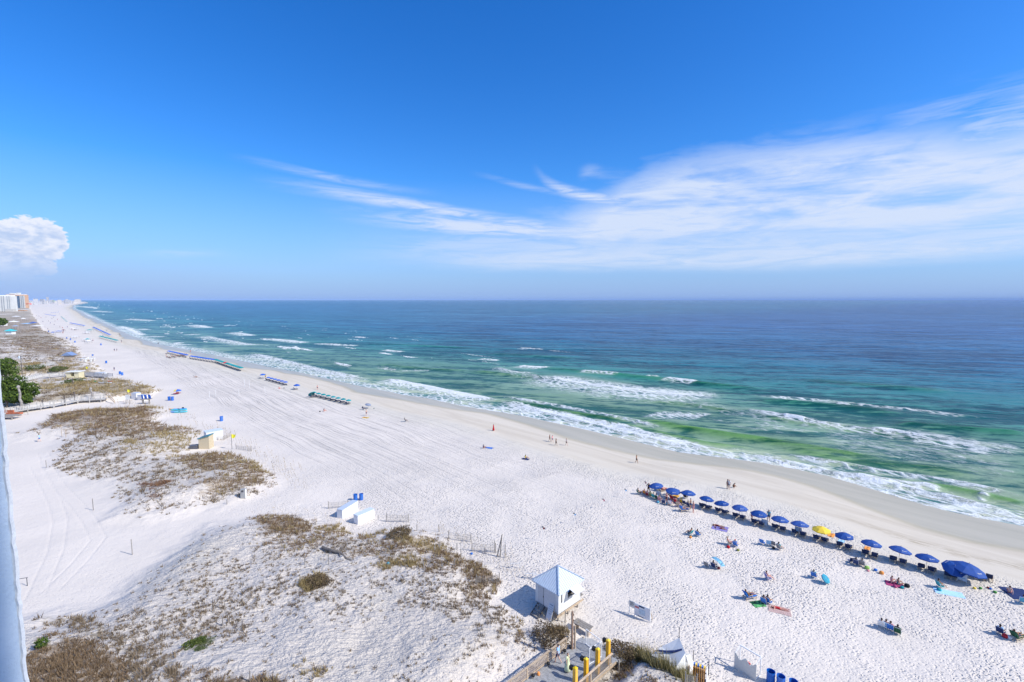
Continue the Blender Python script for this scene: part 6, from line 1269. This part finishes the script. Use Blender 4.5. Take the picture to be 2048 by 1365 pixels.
# kayaks
def kayak(px, py, L_, rz, cols, label):
    t = thing('kayak', label, 'kayak', at(px, py)+Vector((0, 0, .05)), rz, 'kayaks on the sand'); m = MB(); n = 12; pr = []
    for i in range(n+1):
        f = i/n; w_ = .38*math.sin(math.pi*f)**.55+.02; zt = .32+.14*abs(2*f-1)**2; x = (f-.5)*L_
        pr += [(x, -w_, zt), (x, -w_*.7, .04+.12*abs(2*f-1)**3), (x, w_*.7, .04+.12*abs(2*f-1)**3), (x, w_, zt), (x, 0, zt+.03)]
    fs = [(5*i+a, 5*i+(a+1) % 5, 5*i+5+(a+1) % 5, 5*i+5+a) for i in range(n) for a in range(5)]+[(4, 3, 2, 1, 0), tuple(5*n+k for k in range(5))]
    m.add(pr, fs); h = m.build('hull', cols[0], t); h.data.materials.append(cols[1])
    for i, p_ in enumerate(h.data.polygons):
        if p_.center.x < -L_*.22: p_.material_index = 1
    MB().lathe([(.20, .36), (.24, .40), (.22, .30)], 12, (.1, 0, 0)).build('cockpit', BLACK, t)
CY = pm('cyan_plastic', (.03, .55, .68), .4, .05, 3, 0, .5); ORP = pm('orange_plastic', (.75, .35, .05), .4, .05, 3, 0, .5); BLP = pm('sky_plastic', (.05, .30, .70), .4, .05, 3, 0, .5); REDP = pm('red_plastic', (.65, .02, .06), .4, .05, 3, 0, .5); WHP = pm('white_plastic', (.7, .72, .74), .4, .05, 3, 0, .5); GRP = pm('green_plastic', (.1, .5, .2), .4, .05, 3, 0, .5)
for a in [(356, 820.5, 4.8, .15, (BLP, ORP), 'kayak with orange end, upper one at the dune tip'), (358, 822, 4.6, .12, (CY, CY), 'middle cyan kayak at the dune tip'), (358, 826, 4.6, .12, (CY, BLP), 'lowest cyan kayak at the dune tip'), (202, 765, 6.0, .05, (WHP, GRP), 'long white kayak with green end in the golden grass'), (210, 767.5, 5.0, .05, (WHP, WHP), 'white kayak in front of the long one'), (221, 765, 1.8, .0, (REDP, REDP), 'short red kayak tip beside the white kayaks')]: kayak(*a)
# towels, bags, toys on the sand: soft flat sheets with folds
def towel(px, py, w_, l_, rz, col, label, cat='towel', nm='towel', h=.03):
    p = at(px, py); n = 9; vs = []; g = random.Random(int(px*7+py))
    for j in range(n):
        for i in range(n):
            u, v = i/(n-1)-.5, j/(n-1)-.5; vs.append((u*w_+g.uniform(-.03, .03), v*l_+g.uniform(-.03, .03), h+.03*math.sin(u*9+g.uniform(0, .7))+g.uniform(0, .03)))
    nn = n*n; top = vs; fs = [(j*n+i, j*n+i+1, (j+1)*n+i+1, (j+1)*n+i) for j in range(n-1) for i in range(n-1)]
    m = MB(); m.add(top, fs); m.add([(x, y, z-.02) for x, y, z in top], [f[::-1] for f in fs]); o = m.build(nm, col, None, True); tagm(o, label, cat, p, rz); return o
for a in [(731, 836, 1.1, 1.9, SE-1.2, cm('yellow'), 'yellow towel at the feet of the standing man'), (978, 896.5, .9, 1.9, SE-1.2, cm('blue'), 'bright blue towel on the mid beach'), (1051, 919, .8, 1.5, SE-1.2, cm('navy'), 'navy towel under the person in yellow'),
          (1440, 1057, 1.6, 2.1, SE-1.3, cm('purple'), 'purple blanket with two people lying'), (1559, 1221, 1.3, 2.1, SE-1.2, pm('pale_pink', (.60, .42, .38), .8, .3, 12), 'pale pink patterned towel at lower middle'), (1898, 1187, 1.1, 2.6, SE-1.2, cm('skyblue'), 'long light blue towel on the sand at right'),
          (1789, 1170, 1.1, 1.7, SE-1.3, cm('magenta'), 'magenta towel under two seated women'), (2037, 1189, 2.4, 2.4, SE-1, cm('navy'), 'dark blue sheet spread near the right edge'), (354, 787, 1.6, 2.0, SE-.8, cm('red'), 'red towel under the yellow and blue umbrella'), (1351.5, 993.5, .9, 1.4, SE, pm('rainbow', (.75, .35, .05), .8, .6, 5), 'orange and green beach towel under the second umbrella'),
          (1516, 1209, 1.0, 1.3, SE-.6, pm('striped_green', (.10, .33, .12), .8, .9, 4), 'green and yellow striped towel beside the pair of blue chairs'), (1663, 1071, .7, 1.3, SE, cm('orange'), 'orange towel on a lounger below the yellow umbrella'), (1735, 1097, .6, 1.0, SE, cm('orange'), 'orange towel under the twelfth umbrella'), (1683, 1083, .7, .9, SE, cm('skyblue'), 'light blue striped towel on a chair under the eleventh umbrella')]: towel(*a)
for px, py, r, c, l, cat in [(1456.5, 1096, .28, 'red', 'red bag beside the straw hat woman', 'bag'), (1476, 1102, .25, 'olive', 'small olive and yellow bag below the red capped sitter', 'bag'), (1734, 1138, .35, 'lime', 'lime green bag beside the navy chairs', 'bag'), (1751, 1142, .26, 'blue', 'blue cooler bag right of the lime bag', 'bag'), (1763, 1148, .32, 'orange', 'orange and yellow bucket right of the blue cooler', 'bucket'),
                             (1736, 1143, .2, 'pink', 'small pink bag below the lime bag', 'bag'), (1790, 1175, .25, 'magenta', 'magenta ball on the magenta towel', 'ball'), (1804, 1177, .25, 'teal', 'teal bag at the right end of the magenta towel', 'bag'), (1814, 1174, .35, 'black', 'black bag beyond the magenta towel', 'bag'), (1949, 1178, .2, 'yellow', 'yellow toy bucket in front of the right loungers', 'toy'),
                             (1961, 1178, .2, 'green', 'green toy bucket right of the yellow one', 'toy'), (1976, 1177, .17, 'maroon', 'dark red toy near the right loungers', 'toy'), (1981, 1179, .17, 'blue', 'blue toy near the right loungers', 'toy'), (1990, 1186, .22, 'green', 'pale green bag left of the dark blue sheet', 'bag'), (2010, 1275, .32, 'red', 'red round bag beside the navy chair at lower right', 'bag'), (2018, 1277, .3, 'white', 'white bag beside the red round bag', 'bag'),
                             (1316, 1006, .3, 'cyan', 'turquoise bag in front of the sitters', 'bag'), (1878, 1182, .3, 'teal', 'teal bag beside the woman leaning back', 'bag'), (1547, 1098, .25, 'black', 'black bag between the grey chairs', 'bag'), (640, 824, .28, 'black', 'black bag left of the person in dark red', 'bag'), (568, 777, .25, 'black', 'black ball on the sand right of the lone sitter', 'ball'), (748, 818, .2, 'darkgreen', 'dark green item on the sand right of the navy chair', 'bag'),
                             (366, 817.5, .4, 'black', 'dark gear bag above the kayaks', 'bag'), (573, 771, .3, 'cyan', 'cyan bag at the right end of the bright blue row', 'bag'), (1437, 1138, .25, 'maroon', 'dark red bag right of the dark haired man', 'bag'), (1381, 1076, .25, 'orange', 'orange bag under the teal chair', 'bag'), (776, 1129, .25, 'cyan', 'crumpled cyan plastic caught in the dune grass', 'litter'), (943, 1109, .22, 'blue', 'blue crate below the lower slatted fence', 'crate')]:
    r *= .78; m = MB(); m.lathe([(0, 0), (r*.85, 0), (r, r*.5), (r*.85, r*1.1), (r*.35, r*1.35), (0, r*1.4)], 12); o = m.build(cat if cat != 'litter' else 'plastic_sheet', cm(c), None, True); tagm(o, l, cat, at(px, py))
# towel canopy, cyan
p = at(1436, 1136); t = thing('towel_canopy', 'cyan and white towel stretched over low poles', 'canopy', p, SE-.4); m = MB(); m.add([(-.9, -.3, .95), (.2, -.35, 1.0), (.75, -.2, .6), (-.8, .35, .95), (.2, .35, .95), (.8, .35, .55)], [(0, 1, 4, 3), (1, 2, 5, 4)]); m.build('cloth', pm('cyan_pattern', (.14, .36, .52), .7, .6, 6), t)
for x, y in ((-.9, -.3), (-.8, .35), (.2, -.35)): MB().tube((x, y, 0), (x, y, 1.0), .02, n=6).build('pole', WHITE, t)
# white pipe racks above the hut
for k, (px, py) in enumerate([(1021, 1137), (1052, 1158), (1066, 1160)]):
    t = thing('pipe_rack', ['white pipe rack at the dune edge above the hut', 'left white pipe rack beside the hut roof', 'right white pipe rack beside the hut roof'][k], 'rack', at(px, py), RN+.8, 'white pipe racks'); m = MB()
    for x in (0, 1.15): m.bar((x, 0, -.2), (x, 0, 1.1), .07); 
    m.bar((-.1, 0, .62), (1.25, 0, .68), .07); m.bar((0, 0, .6), (0, .8, 0.02), .06) if k else None; m.build('pipes', WHITE, t)
# ------------------------------------------------------------------ fenced boardwalks at the far left
def far_walk(pts, label, w_=2.0, h=1.1, zup=.9):
    P = [at(*q) for q in pts]; t = thing('fenced_boardwalk', label, 'boardwalk', P[0], 0); O = P[0]; dk, rl = MB(), MB(); sls = {-1: MB(), 1: MB()}; GW = pm('bleached_wood', (.50, .48, .46), .85, .15, 4)
    for a, b in zip(P, P[1:]):
        a = a-O+Vector((0, 0, zup)); b = b-O+Vector((0, 0, zup)); d = (b-a); nrm = Vector((-d.y, d.x, 0)).normalized()*w_/2
        dk.add([a-nrm, b-nrm, b+nrm, a+nrm, a-nrm-Vector((0, 0, .2)), b-nrm-Vector((0, 0, .2)), b+nrm-Vector((0, 0, .2)), a+nrm-Vector((0, 0, .2))], [(0, 1, 2, 3), (4, 7, 6, 5), (0, 4, 5, 1), (2, 6, 7, 3), (1, 5, 6, 2), (3, 7, 4, 0)])
        for s_ in (-1, 1):
            o_ = nrm*s_; rl.bar(a+o_+Vector((0, 0, h)), b+o_+Vector((0, 0, h)), .12, .08); k = int(d.length/.34)
            for i in range(k+1): q = a.lerp(b, i/max(k, 1))+o_; sls[s_].bar(q, q+Vector((0, 0, h)), .11, .04)
            for i in range(int(d.length/3)+1): q = a.lerp(b, min(1, i*3/d.length))+o_; rl.bar(q-Vector((0, 0, zup+.4)), q+Vector((0, 0, h+.15)), .16)
    dk.build('deck', GW, t); rl.build('rail', GW, t); [sls[k].build('pickets', pm('picket_bleached', (.62, .61, .60), .8, .08, 4), t) for k in sls]
far_walk([(-60, 842), (0, 834), (52, 824), (105, 816), (160, 806), (212, 803)], 'bleached fenced boardwalk across the left dunes'); far_walk([(45, 768), (80, 758), (130, 754), (175, 754), (222, 758)], 'upper bleached boardwalk leading past the yellow hut')
far_walk([(58, 745), (75, 738), (95, 733), (110, 730)], 'short grey boardwalk between scrub at the far dune', 2.2, 1.0, .5)
p = at(20, 838); t = thing('wooden_platform', 'low grey wooden platform at the left edge', 'platform', p, .1); MB().box((-2, 0, .9), (8, 2.6, .2)).build('top', WOODGREY, t)
for x in (-5, -2, 1.5): MB().box((x, -1.2, .3), (.25, .25, 1.4)).build('leg', WOODGREY, t)
p = at(18, 832); t = thing('red_bench', 'long reddish bench behind the wooden platform at left', 'bench', p); MB().box((0, 0, .7), (7, 1.2, .5)).build('seat', pm('terracotta', (.45, .14, .07), .8, .3, 2), t); MB().box((-1, 0, 1.3), (5, .3, .7)).build('backrest', pm('terracotta', (.45, .14, .07), .8, .3, 2), t)
# twisted weathered trunks
for px, py, h, l, g in [(42, 826, 7.5, 'tall twisted grey weathered trunk sculpture by the boardwalk', 5), (8, 826, 4.2, 'shorter grey weathered trunk at the left edge', 6), (192, 803, 4.0, 'pale weathered post rising from the boardwalk', 8)]:
    r_ = random.Random(g); m = MB(); a = Vector((0, 0, -.3)); rr = .42
    for k in range(7):
        b = a+Vector((r_.uniform(-.5, .2), r_.uniform(-.2, .2), h/7)); m.tube(a, b, rr, rr*.9, 9); a = b; rr *= .93
    m.lathe([(0, 0), (rr*1.7, .2), (rr*1.5, .7), (0, 1.0)], 9, tuple(a)); o = m.build('weathered_trunk', pm('grey_trunk', (.34, .31, .29), .9, .3, 2, .05)); tagm(o, l, 'trunk', at(px, py))
for px, py, h, l in [(130, 811, 3.0, 'first dark timber post along the boardwalk fence'), (150, 806, 3.6, 'second dark timber post along the boardwalk fence'), (86, 816, 2.4, 'dark timber post at the left part of the boardwalk fence'), (146, 770, 2.4, 'pole by the upper boardwalk')]:
    o = MB().tube((0, 0, -.3), (0, 0, h), .2, .17, 8).build('timber_post', pm('dark_timber', (.13, .11, .10), .9)); tagm(o, l, 'post', at(px, py), 0, 'dark timber posts along the boardwalk')
p = at(46, 768); t = thing('lamp_post', 'slender lamp post with pale head beside the trees', 'lamp post', p, 0); MB().tube((0, 0, -.3), (0, 0, 10.5), .11, .07, 8).build('pole', GREYD, t); MB().lathe([(0, 9.4), (.32, 9.5), (.36, 10.2), (0, 10.5)], 10, (-.5, 0, 0)).bar((-.5, 0, 10.3), (0, 0, 10.3), .06).build('lamp_head', pm('pale_lamp', (.55, .62, .72), .4), t)
p = at(33, 773); m = MB(); m.box((0, 0, 1.6), (3.2, .3, .3), .3, 0, .75); m.box((-2.4, 0, 2.7), (2.6, 1.2, .15)); o = m.build('lifeguard_ramp', WHITE); tagm(o, 'white angled ramp among the trees at left', 'ramp', p)
# wooden steps rail down from boardwalk
pa, pb = at(213, 800), at(229, 808); d = pb-pa; t = thing('stair_rail', 'tan stair railing descending from the fenced boardwalk', 'rail', pa, math.atan2(d.y, d.x)); L_ = d.length; MB().bar((0, 0, 2.6), (L_, 0, .6), .14).bar((0, 0, 1.9), (L_, 0, -.1), .14).build('rail', WOODTAN, t)
for f in (0, 1): MB().bar((L_*f, 0, -.2), (L_*f, 0, 2.7-1.9*f), .14).build('post', WOODTAN, t)
# white tables and canopies far along the beach
for i, (px, py, w_, l) in enumerate([(166, 724, 3.2, 'long white table nearest the far dune tip'), (177, 725, 3.2, 'second long white table by the far dune tip'), (172, 720, 2.6, 'white table behind the two long ones'), (186, 722, 2.0, 'small white table at the right of the group')]):
    t = thing('white_table', l, 'table', at(px, py), .1, 'white tables by the far dune'); MB().box((0, 0, 1.5), (w_, 1.2, .25)).build('top', WHITE, t)
    for x in (-w_*.4, w_*.4): MB().box((x, 0, .7), (.2, 1.0, 1.5)).build('leg', OFFW, t)
def popup(px, py, w_, h, col, label, g='small canopies far along the beach'):
    t = thing('canopy_tent', label, 'canopy', at(px, py), .3, g); a = w_/2; m = MB(); m.add([(-a, -a, h), (a, -a, h), (a, a, h), (-a, a, h), (0, 0, h*1.4)], [(0, 1, 4), (1, 2, 4), (2, 3, 4), (3, 0, 4)]); m.build('roof', col, t); q = MB()
    for x in (-a, a):
        for y in (-a, a): q.tube((x, y, 0), (x, y, h), .06, n=5)
    q.build('poles', GREYD, t)
for a in [(175, 684, 2.8, 2.0, cm('teal'), 'teal canopy by the white parasol group'), (170, 683, 2.6, 1.6, WHITE, 'left white canopy in the white group'), (177, 687, 3.0, 1.8, WHITE, 'right white canopy in the white group'), (105.5, 669, 2.6, 1.8, UBLUE2, 'blue canopy alone on the far sand'), (117, 665.5, 5.5, 1.4, UBLUE2, 'wide blue canopy further along'), (127, 664, 2.6, 1.8, cm('maroon'), 'dark canopy right of the wide blue one'),
          (179, 664, 5.0, 1.8, cm('teal'), 'teal canopy left of the long far row'), (174, 668, 4.5, 1.5, WHITE, 'white canopy below the teal one'), (144, 659.5, 2.5, 1.5, WHITE, 'white canopy left of a far trio'), (148, 661, 2.5, 1.5, WHITE, 'middle canopy of a far trio'), (153, 661, 2.5, 1.5, WHITE, 'right canopy of a far trio'), (31, 659, 4.5, 3.2, pm('greyblue', (.3, .38, .5), .7), 'grey blue canopy on the far dune'),
          (47, 642, 4.5, 3.0, WHITE, 'white canopy on the far scrub'), (28, 650, 8, 3.2, WHITE, 'long white canopy roof far left'), (150, 677, 4, 1.6, WHITE, 'pale canopy near the three small barrels'), (67, 651, 6, 3, UBLUE2, 'purple blue canopy at the far dune tip'), (55, 651, 10, 2, cm('skyblue'), 'long pale blue canopy at the far dune tip'), (33, 637, 9, 3, WHITE, 'white marquee amid far scrub'), (75, 656, 9, 2.2, WHITE, 'white canopy beyond the far dune tip')]: popup(*a)
# ------------------------------------------------------------------ towers and the far town
def tower(px, py, w_, dep, h, rz, label, wall, fl, bays, extra=None):
    x, y = ray_at_z(px, py, 2.0); t = thing('apartment_tower', label, 'building', (x, y, 0), rz, 'towers at the far left'); MB().box((0, dep/2, h/2), (w_, dep, h)).build('wall', wall, t); GL = pm('tower_glass', (.05, .10, .17), .25, .1, .1, 0, .6)
    for bx0, bx1, kind in bays:
        if kind == 'w':
            for k in range(fl):
                for j in range(2): MB().box((w_*(bx0+(bx1-bx0)*(.3+.4*j)-.5), -.15, h*(k+.55)/fl), (w_*(bx1-bx0)*.16, .35, h/fl*.45)).build('window', GL, t)
        else:
            MB().box((w_*((bx0+bx1)/2-.5), -.3, h*.48), (w_*(bx1-bx0), .7, h*.9)).build('glass_bay', GL, t); m = MB()
            for k in range(fl): m.box((w_*((bx0+bx1)/2-.5), -.9, h*(k+.3)/fl*.95), (w_*(bx1-bx0)*.96, 1.3, h/fl*.22))
            m.build('balconies', pm('balcony_blue', (.30, .40, .55), .6), t)
    MB().box((0, dep/2, h+1.2), (w_*.9, dep*.8, 2.6)).build('roof_block', WHITE, t); return t, w_
CW = pm('cream_wall', (.62, .62, .60), .8, .05, .05); PW = pm('peach_wall', (.68, .42, .27), .8, .05, .05)
t, w_ = tower(4, 625, 44, 22, 44, .35, 'white apartment tower cut by the left edge', CW, 14, [(.45, .7, 'w'), (.72, .95, 'w'), (.1, .4, 'w')])
MB().box((20, -4, 5), (16, 14, 11)).build('podium', pm('podium_wall', (.52, .50, .47), .8), t)
t, w_ = tower(32, 617.5, 56, 24, 53, .35, 'peach and blue glass apartment tower right of the white one', PW, 17, [(.42, .74, 'b'), (.02, .12, 'b')])
MB().box((w_*.38, -1, 25), (w_*.24, 4, 50)).build('pale_wing', CW, t); m = MB()
for k in range(16): m.box((w_*.34, -3.2, 3+k*3.05), (2, .5, 1.6)); m.box((w_*.43, -3.2, 3+k*3.05), (2, .5, 1.6))
m.build('window_bands', pm('tower_glass', (.05, .10, .17), .25, .1, .1, 0, .6), t); MB().box((-8, 8, 57), (16, 14, 5)).box((8, 8, 58), (8, 10, 6)).build('penthouse', CW, t)
x, y = ray_at_z(39, 623, 3); t = thing('beach_pavilion', 'low pavilion with orange roof and turquoise base before the towers', 'building', (x, y, 0), .2); MB().box((0, 0, 2), (26, 8, 4)).build('base', pm('turq_base', (.10, .42, .50), .7), t); MB().box((0, 0, 5.2), (30, 11, 1.6)).build('roof', pm('orange_roof', (.60, .30, .14), .7), t)
g = random.Random(5)
for i in range(34):
    S_ = 4200+i*130+g.uniform(-60, 60); X, Y = xy(S_, nsh(S_)-g.uniform(40, 330))
    h = g.choice([14, 20, 26, 33, 40]) if i != 22 else 62; w_ = g.uniform(16, 42)
    t = thing('distant_building', 'pale hazy building in the distant town along the shore' if h < 60 else 'tallest hazy tower of the distant town', 'building', (X, Y, 0), g.uniform(0, 1), 'hazy buildings of the distant town' if h < 60 else None)
    MB().box((0, 0, h/2), (w_, 18, h)).build('wall', [pm('far_wall', (.42, .42, .44), .8), pm('far_wall2', (.55, .52, .50), .8)][i % 2], t); MB().box((0, 0, h+.8), (w_*.9, 16, 1.6)).build('roof', pm('grey_roof', (.3, .3, .32), .8), t)
# parasail canopies floating
def parasail(px, py, D, w_, col, label):
    x = (px-1024)/FPX; dz = (682.5-py)/FPX; v = Vector((x, math.cos(PITCH)+dz*math.sin(PITCH), dz*math.cos(PITCH)-math.sin(PITCH))); v = v*(D/v.y); t = thing('parasail', label, 'parasail', (v.x, v.y, CAMZ+v.z), 0); m = MB(); n = 10; vs = []
    for i in range(n+1):
        a = math.pi*i/n
        for j in (-1, 0, 1): vs.append((-math.cos(a)*w_/2, j*w_*.22, math.sin(a)*w_*.22-abs(j)*.3))
    m.add(vs, [(3*i+j, 3*i+j+1, 3*i+4+j, 3*i+3+j) for i in range(n) for j in range(2)]); m.build('wing', col, t); l = MB()
    for i in range(1, n, 2): l.bar(vs[3*i+1], (0, 0, -w_*.7), .05)
    l.build('lines', GREYD, t); return t
parasail(57.5, 609, 900, 8.5, pm('red_wing', (.75, .05, .05), .6), 'red kite wing low over the far shore'); parasail(107, 603, 1200, 6.5, pm('green_wing', (.10, .50, .18), .6), 'green and white kite wing at the horizon')
# ------------------------------------------------------------------ own building: stucco wall at the left edge, facade behind
def build_hotel():
    m, t_, b = new_mat('pale_stucco'); co = t_.node('ShaderNodeTexCoord').outputs['Object']; nz = t_.noise(co, 45, 5, .7); n2 = t_.noise(co, 3, 4)
    t_.put(b.inputs['Base Color'], t_.mix(t_.mr(n2, .3, .7), (.47, .58, .70, 1), (.56, .66, .77, 1))); b.inputs['Roughness'].default_value = .9; bp = t_.node('ShaderNodeBump'); bp.inputs['Distance'].default_value = .006; bp.inputs['Strength'].default_value = .8; t_.put(bp.inputs['Height'], nz); t_.put(b.inputs['Normal'], bp.outputs[0])
    t = thing('hotel_building', 'pale blue stucco building whose wall runs down the left edge', 'building', (0, 0, 0), 0)
    # side wall with a rough rounded corner: outline in plan, swept down with small irregularities
    xw = -1.997; yv = 1.853; plan = [(xw-6, -8), (xw, -8), (xw, yv-.05), (xw+.001, yv-.022), (xw-.004, yv-.010), (xw-.012, yv-.003), (xw-.03, yv), (xw-6, yv)]
    zs = np.concatenate([np.arange(0, 30, 3.0), np.arange(30, 36.6, .02)]); V = []; g = np.random.default_rng(3); n = len(plan)
    for z in zs:
        j = (vn(np.array([z*9]), np.array([0.]), 5)[0]-.5)*.004+(vn(np.array([z*40]), np.array([0.]), 6)[0]-.5)*.004 if z >= 30 else 0
        for i, (x, y) in enumerate(plan): k = 1 if 2 <= i <= 6 else 0; V.append((x+(.7*j if i in (3, 4, 5) else 0), y+(j if 3 <= i <= 7 else 0), z))
    F = [(r*n+i, r*n+(i+1) % n, (r+1)*n+(i+1) % n, (r+1)*n+i) for r in range(len(zs)-1) for i in range(n)]
    link_mesh('side_wall', V, F, [m], parent=t)
    V, F = [], []; zb = np.arange(29, 36.6, .012)                  # added rough edge strip, its white put in for the sunlit stucco corner
    for z in zb:
        j = (vn(np.array([z*30]), np.array([3.]), 8)[0]-.5)*.006+(vn(np.array([z*9]), np.array([3.]), 9)[0]-.5)*.004
        V += [(xw-.02, yv-.019+j, z), (xw+.007, yv-.017+j, z), (xw+.008+.5*j, yv-.004+j*.6, z), (xw-.02, yv+.004, z)]
    F = [(r*4+i, r*4+(i+1) % 4, (r+1)*4+(i+1) % 4, (r+1)*4+i) for r in range(len(zb)-1) for i in range(4)]
    link_mesh('lit_edge_strip', V, F, [pm('lit_edge_white', (.80, .82, .84), .9, .08, 60)], parent=t)
    MB().box((-2, -12, 24), (24, 8, 48)).build('facade', m, t); MB().box((6.6, -7.657, 24), (6, 10.0, 48)).build('wing', m, t)  # wing: unseen block, added and sized to shade the side wall
    MB().box((.8, -4, 33.02), (5.4, 8, .2)).build('balcony_floor', m, t); MB().box((.8, -4.2, 36.3), (5.4, 8.0, .25)).build('ceiling', m, t)
    return t
WEDGE = 0.0
build_hotel()
# ------------------------------------------------------------------ air
hz = MB().box((0, 24000, 60), (124000, 130000, 132)).build('haze', WHITE); hz['kind'] = 'stuff'; hz.data.materials.clear()
hm = bpy.data.materials.new('haze'); hm.use_nodes = True; hm.node_tree.nodes.clear(); ho = hm.node_tree.nodes.new('ShaderNodeOutputMaterial'); hv = hm.node_tree.nodes.new('ShaderNodeVolumePrincipled')
hv.inputs['Color'].default_value = (.46, .66, 1.0, 1); hv.inputs['Density'].default_value = HAZE if 'HAZE' in globals() else 3.0e-5; hv.inputs['Anisotropy'].default_value = -.2
hm.node_tree.links.new(hv.outputs[0], ho.inputs['Volume']); hz.data.materials.append(hm)
C.cycles.volume_bounces = 0; C.cycles.max_bounces = 6
# prototypes that were only copied from
for pr in protos:
    for ch in list(pr.children_recursive): bpy.data.objects.remove(ch)
    bpy.data.objects.remove(pr)
